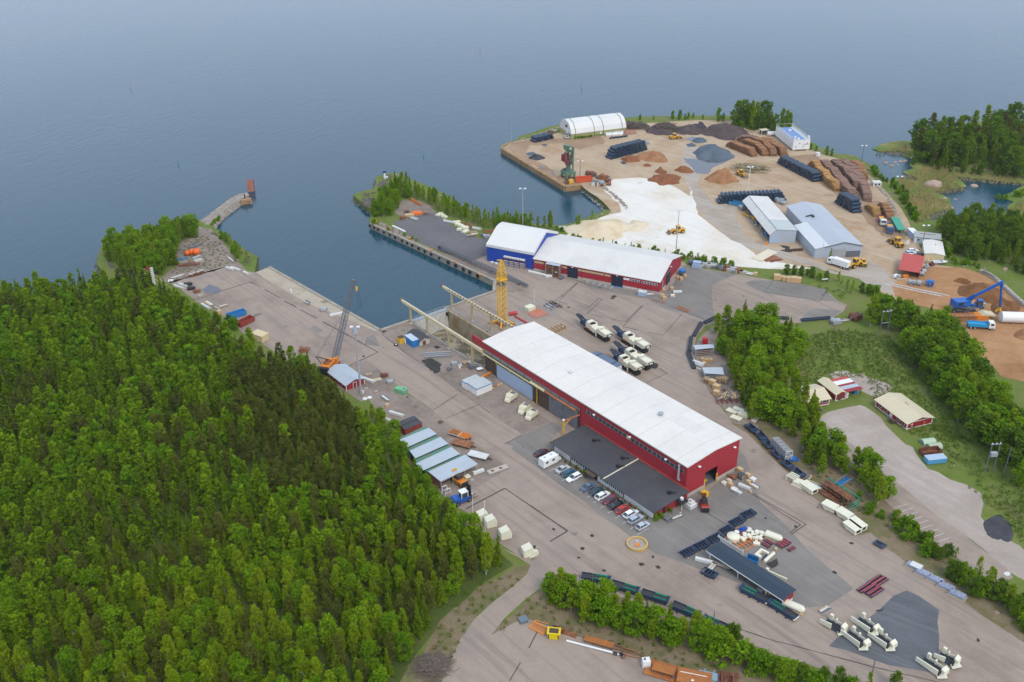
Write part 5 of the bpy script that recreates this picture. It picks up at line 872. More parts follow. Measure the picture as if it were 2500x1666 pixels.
# ---- cream crushing machines behind the hall
def crusher(lab,a,b_):
    L = math.hypot(b_[0]-a[0],b_[1]-a[1]); rz = math.atan2(b_[1]-a[1],b_[0]-a[0]); T = thing('crusher',lab,'crusher',a,rz,'cream mobile crushers'); k = L/17.0
    P(T,'discharge_conveyor',M_navy,('y',[(0,3.2),(.2,3.0),(6.0*k,1.0),(6.0*k,1.3)],-.75,.75),('r',(1,-.8,3.1),(6*k,-.8,1.5),.12,.3),('r',(1,.8,3.1),(6*k,.8,1.5),.12,.3)); P(T,'conveyor_belt',M_belt,('y',[(0.02,3.22),(5.9*k,1.36),(5.9*k,1.34),(0.02,3.2)],-.6,.6))
    P(T,'power_frame',M_navy,('b',3.2*k,6.4*k,-1.3,1.3,1.3,2.2),('b',3.6*k,4.6*k,-1.2,-.2,2.2,3.0),('r',(4*k,1.2,2.4),(6.2*k,1.2,2.9),.2),('r',(3.4*k,-1.2,2.2),(6.2*k,-1.2,3.0),.18))
    for s in (-1,1): tr_ = P(T,'track',M_black,('y',[(5.6*k,.35),(6.0*k,0),(11.4*k,0),(11.8*k,.35),(11.6*k,.85),(5.8*k,.85)],s*1.25-.28,s*1.25+.28))
    P(T,'engine_cover',M_cream2,('y',[(6.3*k,1.3),(9.2*k,1.3),(9.2*k,3.0),(8.9*k,3.5),(6.6*k,3.5),(6.3*k,3.2)],-1.35,1.35)); P(T,'engine_opening',M_dark,('b',7.8*k,9.0*k,-1.2,.9,3.3,3.52)); P(T,'orange_stripe',paint('soft_orange',(.62,.24,.09),.5),('b',6.6*k,8.6*k,-1.42,-1.35,1.3,1.75)); P(T,'cover_top',M_cream2,('b',6.5*k,7.6*k,-1.1,1.1,3.5,3.75))
    P(T,'crusher_body',M_cream2,('b',9.22*k,11.6*k,-1.2,1.2,1.2,2.7),('c',(10.2*k,-1.35,2.0),(10.2*k,1.35,2.0),.9,12)); P(T,'walkway',M_dgrey,('b',9*k,13*k,1.3,1.9,2.2,2.3),('r',(9*k,1.9,3.2),(13*k,1.9,3.2),.06),('r',(9*k,1.9,2.3),(9*k,1.9,3.2),.06),('r',(13*k,1.9,2.3),(13*k,1.9,3.2),.06)); P(T,'support_leg',M_cream2,('r',(11.6*k,-1.3,.1),(11.4*k,-1.2,2.8),.4))
    P(T,'feeder_hopper',M_cream2,('y',[(11.6*k,2.2),(12.2*k,3.7),(16.6*k,3.3),(17*k,2.9),(15.8*k,2.0)],-1.45,-1.35),('y',[(11.6*k,2.2),(12.2*k,3.7),(16.6*k,3.3),(17*k,2.9),(15.8*k,2.0)],1.35,1.45),('y',[(11.6*k,2.0),(15.8*k,2.0),(17*k,2.8),(16.8*k,2.9),(15.7*k,2.2),(11.6*k,2.2)],-1.35,1.35),('x',[(-1.35,2.9),(-1.1,3.4),(1.1,3.4),(1.35,2.9)],12.3*k,16.2*k)); P(T,'hopper_lid',M_cream2,('b',11.9*k,13.0*k,-1.2,1.0,3.75,3.9)); P(T,'tail_lamp',M_black,('b',16.6*k,17*k,-1.2,-.7,2.6,3.0)); P(T,'tail_lamp',M_black,('b',16.6*k,17*k,.7,1.2,2.6,3.0)); P(T,'under_frame',M_black,('b',12*k,16*k,-1,1,.3,1.2))
crusher('cream crusher standing farthest left behind the hall',(22.5,299),(32.3,283.2)); crusher('cream crusher on the right of the four, nearest the shed side',(34.1,289.9),(44,275.3)); crusher('cream crusher third from the left, between two others',(33.3,279),(43.6,264.4)); crusher('cream crusher closest to the hall roof beside the slate blue box',(31.8,273.8),(39.8,261.3))
# ---- flat navy conveyors lying on the ground
def tray(lab,a,b_,w=1.4,h=.7,green=False,nm='conveyor',tail=False,group='navy conveyors',edge=None):
    L = math.hypot(b_[0]-a[0],b_[1]-a[1]); T = thing(nm,lab,'conveyor',a,math.atan2(b_[1]-a[1],b_[0]-a[0]),group)
    P(T,'trough',M_navy,('b',0,L,-w/2,w/2,.3,h)); P(T,'belt',M_belt,('b',.1,L-.1,-w/2+.16,w/2-.16,h,h+.04))
    for s in (-1,1): P(T,'side_rail',M_navy,('b',0,L,s*(w/2-.06)-.06,s*(w/2-.06)+.06,h,h+.28))
    if green:
        for s in (-1,1): P(T,'green_skirt',M_sgreen,('b',L*.04,L*.5,s*(w/2-.3)-.05,s*(w/2-.3)+.05,h+.05,h+.5))
        P(T,'hopper_end',M_navy,('y',[(0,.3),(-.5,1.5),(-.3,1.5),(.6,.7)],-w/2,w/2),('b',.2,.5,-w/2-.3,-w/2,.2,1.2)); P(T,'drum',M_white,('c',(L-.1,-w/2-.05,.6),(L-.1,w/2+.05,.6),.22,8)); [P(T,'leg',M_navy,('b',x,x+.25,s*w/2-.2,s*w/2+.2,0,.5)) for x in (L*.35,L*.7) for s in (-1.2,1.2)]
    for x in (L*.15,L*.85): P(T,'bearer',M_wood,('b',x,x+.25,-w/2-.1,w/2+.1,0,.3))
    return T
tray('navy conveyor with green skirts under the near edge of the navy-roofed shelter',(51.5,166.4),(56.3,162.2),1.7,.9,True); tray('navy conveyor with green skirts in front of the red shelter end',(56.8,161.9),(61.2,157),1.7,.9,True)
tw = [((405,425),(90,375)),((735,550),(425,460)),((1075,660),(775,565)),((1435,830),(1130,700)),((1510,870),(1800,1000))]
for (a,b_),w in zip(tw,('leftmost of the row behind the young birches','second in the row behind the young birches','third in the row, tip showing among birch tops','fourth in the row, mostly behind birch crowns','at the right end, turned the other way')): tray('navy belt conveyor with green skirts, '+w,((21.6,169.3),(27.7,165.7),(34,162.6),(40.1,158),(41.4,156.9))[tw.index((a,b_))],((15.4,170.8),(21.9,168.3),(28.5,165.3),(34.9,161.5),(46.2,153.6))[tw.index((a,b_))],1.9,1.0,True)
for lab,a,b_ in (('long flat navy conveyor at the far end of the curved kerb line',(66.1,296.6),(72.4,302)),('flat navy conveyor second from the far end of the curve',(60.9,287.2),(65.3,297.2)),('flat navy conveyor in the middle of the curve near the red bin',(57.6,276.8),(60,286.9)),('flat navy conveyor at the near end of the curve',(57.3,265.6),(57.1,276.2)),('flat navy conveyor lying left at the edge of the lower yard bay',(86.4,301.4),(95.8,299.2)),('flat navy conveyor lying right at the edge of the lower yard bay',(99.6,297.8),(110.3,299.6))): tray(lab,a,b_,1.3,.55)
def trough(lab,a,b_,w=2.0,h=1.0,mat=None,nm='navy_trough',cat='trough',group='navy troughs along the yard edge'):
    mat = mat or M_navy; L = math.hypot(b_[0]-a[0],b_[1]-a[1]); T = thing(nm,lab,cat,a,math.atan2(b_[1]-a[1],b_[0]-a[0]),group); t = .1; f = .12*L
    P(T,'floor',M_black if mat is M_navy else mat,('b',f,L-f,-w/2+t,w/2-t,.35,.42))
    for s in (-1,1): P(T,'side',mat,('y',[(0,h*.8),(f,.3),(L-f,.3),(L,h*.8),(L,h),(0,h)],s*(w/2-t/2)-t/2,s*(w/2-t/2)+t/2)); P(T,'top_flange',mat,('b',0,L,s*(w/2)-.14,s*(w/2)+.14,h,h+.08))
    P(T,'end_plate',mat,('y',[(0,h*.8),(f,.35),(f+.05,.4),(.1,h),(0,h)],-w/2+t,w/2-t)); P(T,'end_plate',mat,('y',[(L,h*.8),(L-f,.35),(L-f-.05,.4),(L-.1,h),(L,h)],-w/2+t,w/2-t)); P(T,'deck',mat,('b',L*.68,L*.98,-w/2+t,w/2-t,h-.06,h)); PS(T,'skid',M_rust,('b',f,f+.2,-w/2-.2,w/2+.2,0,.35),('b',L-f-.2,L-f,-w/2-.2,w/2+.2,0,.35)); return T
for lab,a,b_ in (('navy steel trough at the far end of the row, by the cream slabs',(66.9,233),(68.6,229.2)),('second navy steel trough from the far end of the row',(68.9,229.5),(70.2,225.1)),('navy steel trough third in the row, before the grey crate stack',(70,224.7),(71.2,220.9)),('navy steel trough beside the tall grey crate stack',(71.2,220.1),(72.8,216)),('navy steel trough next to the crumpled blue sheet',(72.7,215),(74.3,212)),('navy steel trough at the near end of the row',(74.5,211.6),(76.2,207.9))): trough(lab,a,b_)
trough('small navy steel tray alone at the yard edge',(86.6,182.3),(88.4,180.2),1.6,.5)
# navy ladder frames in a row
def frame(lab,a,b_,w=2.0,h=.9):
    L = math.hypot(b_[0]-a[0],b_[1]-a[1]); T = thing('navy_ladder_unit',lab,'steel frame',a,math.atan2(b_[1]-a[1],b_[0]-a[0]),'navy steel frames')
    for s in (-1,1): P(T,'side_beam',M_navy,('y',[(0,h*.55),(L*.15,.25),(L*.85,.25),(L,h*.55),(L,h),(0,h)],s*w/2-.07,s*w/2+.07))
    for k in range(6): P(T,'cross_bar',M_navy,('b',L*k/5-.1 if k else 0,L*k/5+.08,-w/2+.07,w/2-.07,h-.3,h-.05))
    P(T,'end_roller',M_navy,('c',(L-.2,-w/2,h-.1),(L-.2,w/2,h-.1),.25,8)); P(T,'floor_plate',M_black,('b',L*.1,L*.9,-w/2+.1,w/2-.1,.26,.3)); PS(T,'timber',M_pale,('b',L*.2,L*.2+.25,-w/2-.3,w/2+.3,0,.25),('b',L*.8,L*.8+.25,-w/2-.3,w/2+.3,0,.25))
for lab,a,b_ in (('navy steel ladder frame at the lower left end of the diagonal row',(39.6,177.8),(43.1,180.1)),('navy steel ladder frame second from the lower end of the diagonal row',(43.3,180.3),(46.7,182.4)),('navy steel ladder frame touching the corner of the navy roof',(46.9,182.7),(50.3,185)),('navy steel ladder frame in the middle of the diagonal row',(50.6,185.8),(53.5,187.9)),('navy steel ladder frame second from the upper end of the row',(53.5,188.9),(56.8,191.1)),('navy steel ladder frame at the upper right end of the diagonal row',(57,191.9),(60.2,193.9)),('single navy steel frame below the navy-roofed shelter',(43.6,172.7),(46.4,170.4))): frame(lab,a,b_)
# cream hopper parts laid out in pairs
def hopper(lab,a,b_,kind=0):
    L = math.hypot(b_[0]-a[0],b_[1]-a[1]); T = thing('hopper_section',lab,'hopper part',a,math.atan2(b_[1]-a[1],b_[0]-a[0]),'cream hopper parts')
    P(T,'side_panel',M_cream2,('y',[(0,.5),(L*(.62 if kind else 1),.5),(L*(.62 if kind else 1),1.9),(0,1.5)],-.12,.12)); P(T,'base_frame',M_navy,('b',.6,L+.5,.3,.55,.15,.45),('b',.6,L+.5,2.2,2.45,.15,.45),('b',.6,.85,.55,2.2,.15,.4),('b',L+.25,L+.5,.55,2.2,.15,.4)); P(T,'tray',M_black,('b',1.0,L-.3,.6,2.1,.35,.5)); P(T,'rail_panel',M_cream2,('b',.8,L+.2,2.5,2.62,.3,1.1),('b',.9,1.6,2.3,2.9,.5,1.9),('b',L*.55,L*.62,2.3,2.8,.5,1.5)); P(T,'end_bracket',M_cream2,('y',[(L-.2,.4),(L+1.0,.5),(L+.9,1.5),(L+.1,1.9)],1.0,2.6)); P(T,'end_flap',M_cream2,('r',(L+.1,-.1,.4),(L+1.4,1.2,.9),1.2,.1)); P(T,'gap',M_black,('b',L,L+.3,.1,.9,.3,1.4))
for lab,a,b_,k in (('cream hopper section nearest the wooden pallet, with a half panel',(66,155.9),(68.9,152.8),1),('cream hopper section at the upper left of the dark asphalt',(72.9,156.6),(75.6,152.7),0),('cream hopper section at the lower left of the dark asphalt',(69.5,152.8),(72.1,148.6),0),('cream hopper section at the centre of the dark asphalt',(75.1,152.1),(77.6,148.3),0),('cream hopper section at the bottom right, nearer the camera',(82.7,145),(85.5,140.9),0),('cream hopper section at the bottom right, with a half panel behind',(86.7,145.9),(89.4,143.4),1)): hopper(lab,a,b_,k)
# cream boat-shaped chutes along the yard edge
def chute(lab,a,b_,w=2.2,h=1.5):
    L = math.hypot(b_[0]-a[0],b_[1]-a[1]); T = thing('cream_chute',lab,'chute',a,math.atan2(b_[1]-a[1],b_[0]-a[0]),'cream chutes by the green rack')
    P(T,'hull',M_cream2,('y',[(0,h*.75),(L*.25,.2),(L*.9,.2),(L,h*.55),(L,h),(0,h)],-w/2,w/2)); P(T,'flange',M_cream2,('b',-.1,L+.1,-w/2-.2,w/2+.2,h,h+.1)); P(T,'mouth',M_black,('b',L-.02,L+.04,-w*.3,w*.3,.6,h-.15)); [P(T,'rib',M_cream2,('b',L*f,L*f+.12,-w/2-.12,w/2+.12,.25,h)) for f in (.45,.7,.97)]; P(T,'bearer',M_pale,('b',L*.3,L*.3+.2,-w/2-.2,w/2+.2,0,.2))
for lab,a,b_ in (('cream chute lying above the green rack, farther end',(75.4,204.9),(77.5,201.3)),('flat cream chute right below the green rack',(78.4,196.5),(80.8,193.9)),('cream chute in the middle of the near group',(81.1,193.7),(83.3,190.6)),('cream chute behind, at the near end of the group',(83.3,190.1),(85.2,186.4)),('cream chute in front, nearest the open yard',(81.7,188.8),(83.6,185.3))): chute(lab,a,b_)
T = thing('cream_frame_unit','cream slatted machine frame beside the last navy trough','machine part',(73.2,207.4),-.9); [P(T,'slat',M_cream2,('b',-1.3,1.3,-1+.7*k,-.7+.7*k,1.2,1.5)) for k in range(4)]; [P(T,'leg',M_cream2,('b',x-.15,x+.15,y-.15,y+.15,0,1.2)) for x in (-1.1,1.1) for y in (-.9,1.2)]
T = thing('cream_cover','squat cream machine cover between the slatted frame and the chutes','machine part',(74.5,205.4),-.8); P(T,'shell',M_cream2,('y',[(-1.4,0),(1.4,0),(1.2,.9),(.3,1.3),(-1.2,1.1)],-1.1,1.1)); P(T,'rim',M_cream2,('b',-1.6,1.6,-1.25,1.25,.0,.15))
# green cantilever rack full of rusty bars
a,b_ = (79.2,197.5),(83.8,193.5); T = thing('bar_rack','green cantilever rack loaded with rusty steel bars at the yard edge','rack',(78.3,202.1),-1.029); L = 9.8
for k in range(8): P(T,'upright',M_sgreen,('b',L*k/7-.1,L*k/7+.1,3.9,4.1,0,3.0)); [P(T,'arm',M_sgreen,('b',L*k/7-.08,L*k/7+.08,.2 if z < 1 else 1.6,3.9,z,z+.14)) for z in (.5,1.4,2.3)]
P(T,'top_rail',M_sgreen,('b',0,L,3.92,4.08,3.0,3.14)); rn = random.Random(8)
for z,y0 in ((.66,.3),(1.56,1.7),(2.46,1.8)):
    for k in range(7): y = y0+k*(3.7-y0)/7; x0 = rn.uniform(-1,2); P(T,'steel_bar',M_rustd if k % 2 else M_rust,('r',(x0,y,z+.08),(x0+rn.uniform(L*.6,L*.95),y,z+.08),.3,.16))
# rollers on pallets
def rollers(lab,p,rz,L=2.6,w=1.0,n=2):
    T = thing('roller_set',lab,'rollers',p,rz,'red and navy roller sets'); P(T,'frame',M_navy,('b',-L/2,L/2,-w/2,-w/2+.12,.15,.55),('b',-L/2,L/2,w/2-.12,w/2,.15,.55),('b',-L/2,-L/2+.1,-w/2+.12,w/2-.12,.2,.45),('b',L/2-.1,L/2,-w/2+.12,w/2-.12,.2,.45)); P(T,'tray',M_black,('b',-L/2+.1,L/2-.1,-w/2+.12,w/2-.12,.18,.25)); [P(T,'roller',paint('roller_red',(.35,.07,.09),.45),('c',(-L/2+.1,y,.5),(L/2-.1,y,.5),.13,8)) for y in ((-w*.3,w*.3) if n == 2 else (0,))]; P(T,'pallet',M_pale,('b',-L/2,L/2,-w/2,w/2,0,.14))
ra = 0.606
for lab,x in (('upper left',(82.6,169.1)),('upper right',(83.3,168.4)),('far left',(79.4,166.7)),('lower middle',(80.5,166.1)),('lowest',(81.2,165.2))): rollers('long roller set on the open asphalt, %s of the five together' % lab,x,ra,4.6,1.3)
for lab,x in (('left of the pair nearest the cream tank',(61.3,182.5)),('front left below the cream tank',(60.3,181.4)),('uppermost of the four in a block',(65.6,182.7)),('second of the four in a block',(65,182.1)),('third of the four in a block',(64.2,181.6)),('lowest of the four in a block',(63.6,181.2)),('apart on the right',(66.1,180))): rollers('short roller set behind the shelter, '+lab,x,ra+(0 if 'apart' in lab else -1.5),2.2,.9)
# film-wrapped machine frames
for k,p in enumerate(((92.8,173.2),(94.1,170.9),(96,168.8),(97.5,166.5),(99,164))):
    T = thing('wrapped_unit','film-wrapped machine part on timber, %s in the yard-edge row' % ('with a white board on top, first','second','third','fourth','last, nearest the camera')[k],'wrapped part',p,-.74,'wrapped parts at the yard edge'); mt = paint('stretch_film',(.30,.33,.42),.2,.5,1.5); P(T,'wrapped_load',mt,('y',[(-1.9,.25),(1.9,.25),(1.7,.9),(.4,1.0),(-1.7,.85)],-.9,.9)); [P(T,'lump',mt,('b',x,x+.7,-.7,.7,.9,1.1)) for x in (-1.5,-.3,.8)]; P(T,'pallet',M_pale,('b',-2,2,-1,1,0,.25))
    if k == 0: P(T,'board',M_wdirty,('b',-.9,1.6,-.9,.9,1.1,1.25))
# cream generator trailers by the hall,cream crates at the wood's edge
def genset(lab,p,rz):
    T = thing('generator',lab,'generator',p,rz,'cream generators by the hall'); P(T,'canopy',M_cream,('y',[(-1.7,.6),(1.7,.6),(1.7,1.6),(1.3,2.1),(-1.5,2.1),(-1.8,1.4)],-1.0,1.0)); P(T,'skirt',M_cream,('y',[(-2.4,.3),(-1.6,.3),(-1.6,1.3),(-2.2,1.0)],-.9,.9)); P(T,'top_grille',M_dgrey,('b',.2,1.2,-.8,.8,2.1,2.13)); P(T,'top_rail',M_cream,('b',-1.4,1.5,.9,1.05,2.1,2.35)); [wheel(T,x,s*.95,.33,.2) for x in (-.8,.9) for s in (-1,1)]; P(T,'drawbar',M_dgrey,('r',(1.7,0,.5),(2.9,0,.4),.14))
genset('cream generator standing alone beside the pale blue wall panel',(-0.3,248.6),IN+.25); genset('cream generator, left one of the touching pair by the timber doors',(3.6,242),IN+.25); genset('cream generator, right one of the touching pair by the timber doors',(5.7,238.9),IN+.25)
def crate(lab,p,rz,var=0):
    T = thing('cream_housing',lab,'machine housing',p,rz,'cream housings by the wood edge'); P(T,'housing',M_cream2,('y',[(-1.3,.2),(1.3,.2),(1.4,1.6),(.6,2.7),(-1.3,2.2)],-1.0,1.0)); [P(T,'ledge',M_cream2,('b',-1.5,-1.3,-1.05,1.05,z,z+.18)) for z in (.5,1.0,1.5)]; P(T,'roof_plate',M_cream2,('r',(-1.45,0,2.25),(.7,0,2.85),2.2,.1)); P(T,'bearer',M_pale,('b',-1.3,1.3,-.9,.9,0,.2))
    if var == 0: P(T,'wooden_panel',paint('plywood',(.45,.26,.13),.8),('b',1.42,1.5,-.9,.2,.2,1.3))
    else: P(T,'blower',M_cream2,('c',(1.5,-1.2,.9),(1.5,-.6,.9),.8,12)); P(T,'flap',M_cream2,('r',(0,-1.1,.2),(1.0,-1.8,.9),.9,.1))
crate('cream housing farthest up, behind its twin at the wood edge',(-7.6,192.1),.35); crate('cream housing with a brown panel, second of the touching pair',(-5.6,189.9),.35); crate('cream housing with a brown panel standing on its own',(-2,185.5),.35); crate('cream housing with a round blower nearest the road fork',(3.4,179),.35,1)

# ================================================================ HEAPS,STACKS,POLES AND YARD CLUTTER
def ctr(*q): return (sum(p[0] for p in q)/len(q),sum(p[1] for p in q)/len(q))
def misc(name,lab,cat,loc,rz,*parts,group=None):
    T = thing(name,lab,cat,loc,rz,group)
    for q in parts: P(T,q[0],q[1],*q[2:])
    return T
H_brown = ground('bark_chips',[(.3,(.16,.06,.028)),(.5,(.25,.10,.045)),(.75,(.34,.16,.075))],.35,2.2,finemix=.7); H_lbrown = ground('wood_chips',[(.3,(.24,.11,.05)),(.5,(.34,.17,.08)),(.75,(.44,.25,.13))],.3,2.2,finemix=.6)
H_grey = ground('blue_grey_gravel',[(.3,(.075,.10,.125)),(.55,(.11,.14,.17)),(.8,(.17,.20,.23))],.2,2.0,finemix=.4); H_dark = ground('dark_compost',[(.3,(.055,.042,.042)),(.55,(.10,.075,.07)),(.8,(.16,.12,.105))],.2,1.6,finemix=.6); H_black = ground('black_grit',[(.3,(.045,.046,.052)),(.6,(.075,.075,.082)),(.8,(.12,.118,.12))],.2,2.0)
H_soil = ground('dark_orange_soil',[(.3,(.13,.055,.022)),(.5,(.20,.09,.035)),(.75,(.30,.15,.065))],.25,1.5,finemix=.5)
def heap(lab,left,right,h,mat,ry=None,seed=1,name='heap',cat='heap',sharp=1.3):
    p = mid(left,right); rx = math.hypot(right[0]-left[0],right[1]-left[1])/2; ry = ry or rx*.8; rz = math.atan2(right[1]-left[1],right[0]-left[0])
    mb = MB(); n,m = 30,12; off = Vector((seed*7.3,seed*3.1,0)); vs = [(0,0,h)]
    for i in range(1,m+1):
        f = i/m
        for k in range(n):
            a = 2*math.pi*k/n; q = Vector((math.cos(a),math.sin(a),0)); e = 1+.34*noise.noise(q*1.5+off)+.1*noise.noise(q*4+off); z = h*max(0,1-f**sharp)*(1+.6*noise.noise(q*f*1.9+off*1.7))+.4*noise.noise(q*f*5+off)*min(1,h/3)
            vs.append((q.x*rx*f*e,q.y*ry*f*e,max(-.1,z) if i < m else -.15))
    fs = [(0,1+k,1+(k+1) % n) for k in range(n)]
    for i in range(m-1):
        for k in range(n): fs.append((1+i*n+k,1+(i+1)*n+k,1+(i+1)*n+(k+1) % n,1+i*n+(k+1) % n))
    mb.add(vs,fs); return tag(mb.build(name,mat,None,p,rz,True),lab,cat)
H_dune=ground('yellow_sand',[(.3,(.55,.42,.25)),(.5,(.64,.53,.36)),(.75,(.68,.61,.48))],.12,1.2,finemix=.15)
heap('dark grey gravel heap on the corner of the terminal quay',(9,482),(17.6,478.9),1.9,H_black,seed=1,name='gravel_heap'); heap('smaller pale grey gravel heap behind the dark one on the quay',(8.2,487.1),(14,485.5),1.4,H_grey,seed=2,name='gravel_heap')
heap('small brown bark heap at the end of the dark bale stack',(55.6,476.5),(65.2,474.8),2.2,H_brown,seed=3,name='bark_heap'); heap('wide light brown chip heap beside the long bale stack',(63.2,481.9),(79.9,475.8),3.7,H_lbrown,seed=4,name='chip_heap'); heap('tiny brown bark heap between the larger ones',(66.1,467.2),(69.8,465.8),1.2,H_brown,seed=5,name='bark_heap')
heap('long dark brown bark heap nearest the white sand',(65.9,447),(81.6,444.7),2.6,H_brown,8,seed=6,name='bark_heap'); heap('upper hump of the dark brown bark heap by the white sand',(70.2,457.8),(76.3,455.6),2.3,H_brown,seed=7,name='bark_heap'); heap('dark brown bark heap beside the big puddle',(80.2,460.1),(89.7,457.2),2.4,H_brown,seed=8,name='bark_heap')
heap('large blue-grey gravel heap in the middle of the terminal',(93.3,484.7),(114.2,484.1),4.7,H_grey,13,seed=9,name='gravel_heap'); heap('low blue-grey gravel heap left of the large one',(92.4,499.5),(97.9,498.6),1.6,H_grey,seed=10,name='gravel_heap'); heap('pale grey gravel heap behind the large one',(96.5,506.3),(104.9,506.9),2.2,H_grey,seed=11,name='gravel_heap')
heap('big red-brown wood chip heap beside the wheel loader',(93.1,445),(108,444.6),5.4,H_lbrown,seed=12,name='chip_heap'); heap('large purplish compost heap below the trees on the point',(106.4,522.9),(130.8,521.3),4.7,H_dark,14,seed=13,name='compost_heap'); heap('black grit heap left of the large compost heap',(99.5,530.6),(109.4,530.3),3.6,H_black,seed=14,name='grit_heap')
heap('long dark compost bank along the lake edge',(73.7,527.2),(92.5,525),2.8,H_dark,9,seed=15,name='compost_heap'); heap('dark compost bank running on behind the grit heap',(90.4,526.7),(108.3,525.3),3.0,H_dark,9,seed=16,name='compost_heap')
heap('broad dark orange soil heap under the material handler arm',(163,319),(179,317.2),3.0,H_soil,9,seed=17,name='soil_heap'); heap('dark orange soil heap behind the material handler',(165,329.4),(170.7,328.2),1.4,H_soil,seed=18,name='soil_heap'); heap('dark orange soil heap by the grab',(169.1,308.2),(179.1,305.3),2.4,H_soil,8,seed=19,name='soil_heap'); heap('brown rubble heap at the right edge of the soil yard',(167.3,286.1),(177.7,285.3),2.9,H_lbrown,seed=20,name='soil_heap')
heap('flat black grit heap at the edge of the gravel lot',(115.5,188.8),(121.6,185.4),0.35,H_black,5.5,seed=21,name='grit_heap'); heap('pale sand dune at the water end of the white sand',(23.3,376.9),(50,390.9),3.4,H_dune,13,seed=22,name='sand_heap',sharp=1.0); heap('low sand ridge on the white sand beyond the dune',(48.9,388.5),(58.2,384.7),1.6,H_dune,7,seed=23,name='sand_heap')
# poles and brushwood thrown on heaps
def brush(lab,p,rx,ry,h,n,L,mat,seed=1,r=.1,ang=None,name='brush_heap'):
    rn = random.Random(seed); mb = MB()
    for _ in range(n):
        x,y = rn.gauss(0,.4)*rx,rn.gauss(0,.4)*ry; z = h*max(.05,1-(x/rx)**2-(y/ry)**2)*rn.uniform(.3,1); a = (ang if ang is not None else rn.uniform(0,6.28))+rn.gauss(0,.35); l = L*rn.uniform(.5,1)/2; dz = rn.uniform(-.25,.25)*l
        mb.c((x-l*math.cos(a),y-l*math.sin(a),z-dz),(x+l*math.cos(a),y+l*math.sin(a),z+dz),r*rn.uniform(.6,1.2),5)
    return tag(mb.build(name,mat,None,p),lab,'brush heap')
M_pole = ground('barked_poles',[(.35,(.22,.17,.10)),(.55,(.40,.34,.21)),(.75,(.50,.45,.30))],1.2,3.0); M_twig = ground('grey_twigs',[(.35,(.10,.08,.065)),(.6,(.22,.18,.15)),(.8,(.34,.30,.26))],1.5,3.0)
brush('loose heap of pale birch poles in the middle of the terminal',(117.9,460.4),9,6.5,2.2,260,7,M_pole,1,.14,-.6); brush('heap of grey poles behind the white tent hall',(69.1,533.2),8,5,3.2,220,8,M_twig,2,.14,-.5); brush('tangle of dark roots and branches near the compost banks',(85.2,527.7),10,6,4.5,420,5,M_twig,3,.12); brush('heap of cut grey twigs at the edge of the access road',(-17.1,144.8),4.6,4.2,1.5,420,3.5,M_twig,4,.05,.5)
# ---- round bales in dark film,stacked like barrels
M_bale = paint('navy_film',(.02,.042,.075),.28,.35,.8)
bm = MB(); bm.c((0,-2.2,0),(0,2.2,0),.78,12); bm.c((0,-2.24,0),(0,-2.2,0),.5,10); bm.c((0,2.2,0),(0,2.24,0),.5,10); bale_me = bm.mesh('round_bale',M_bale)
def stack(lab,a,b_,layers,grp,d=1.62,taper=1):
    L = math.hypot(b_[0]-a[0],b_[1]-a[1]); n = int(L/d); ux,uy = (b_[0]-a[0])/L,(b_[1]-a[1])/L; rz = math.atan2(uy,ux); rn = random.Random(n)
    for z in range(layers):
        for k in range(n-z*taper):
            t = (k+.5+z*taper*.5)*d; j = rn.uniform(-.35,.35)
            o = obj('round_bale',bale_me,None,(a[0]+ux*t-uy*j,a[1]+uy*t+ux*j,.78+z*1.38),rz); tag(o,lab,'bale',grp)
stack('dark blue wrapped round bale in the short row on the quay corner',(11.8,507.6),(22.4,515.6),2,'bales in the short quay row'); stack('dark blue wrapped round bale in the long stack beside the chip heap',(49.5,478),(70.7,494.1),4,'bales in the stack beside the chip heap')
stack('dark blue wrapped round bale in the broad stack before the log piles',(134.7,469.4),(145.5,439.9),3,'bales in the broad stack before the log piles'); stack('dark blue wrapped round bale in the wide stack behind the open shed',(92.5,414.1),(125.5,417.7),3,'bales in the stack behind the open shed',1.75); stack('dark blue wrapped round bale in the stack beside the grey warehouse',(147,413.3),(151.1,399.2),4,'bales in the stack beside the warehouse')
# ---- log piles
M_log = ground('pine_logs',[(.35,(.20,.095,.045)),(.5,(.30,.155,.08)),(.65,(.38,.22,.125)),(.8,(.27,.16,.11))],.5,3.0,finemix=.5); M_logy = ground('fresh_logs',[(.35,(.30,.16,.06)),(.55,(.44,.26,.11)),(.8,(.50,.34,.17))],.5,3.0,finemix=.4); M_logg = ground('greyed_logs',[(.35,(.18,.11,.085)),(.55,(.29,.185,.145)),(.8,(.36,.25,.20))],.5,3.0,finemix=.5)
def logs(lab,path,w,h,mat,seed=1,d=.42):
    rn = random.Random(seed); mb = MB(); c = ctr(*path); seg = [math.hypot(b_[0]-a[0],b_[1]-a[1]) for a,b_ in zip(path,path[1:])]; tot = sum(seg); t = 0
    while t < tot:
        q = t; i = 0
        while i < len(seg)-1 and q > seg[i]: q -= seg[i]; i += 1
        a,b_ = path[i],path[i+1]; ux,uy = (b_[0]-a[0])/seg[i],(b_[1]-a[1])/seg[i]; x,y = a[0]+ux*q-c[0],a[1]+uy*q-c[1]
        hh = h*min(1,.35+t/5,.35+(tot-t)/5)*(1+.1*math.sin(t*.45+seed)); k = 0
        while k*d*.88 < hh:
            z = .2+k*d*.88+rn.uniform(-.05,.05); j0,j1 = rn.uniform(-.25,.25),rn.uniform(-.4,.4); s = (k % 2)*d/2
            mb.c((x+ux*s-uy*j0,y+uy*s+ux*j0,z),(x+ux*s+uy*(-w+j1)*-1*-1,y+uy*s-ux*(-w+j1)*-1*-1,z),d*.5*rn.uniform(.75,1.1),6); k += 1
        t += d
    return tag(mb.build('log_pile',mat,None,c),lab,'log pile','log piles')
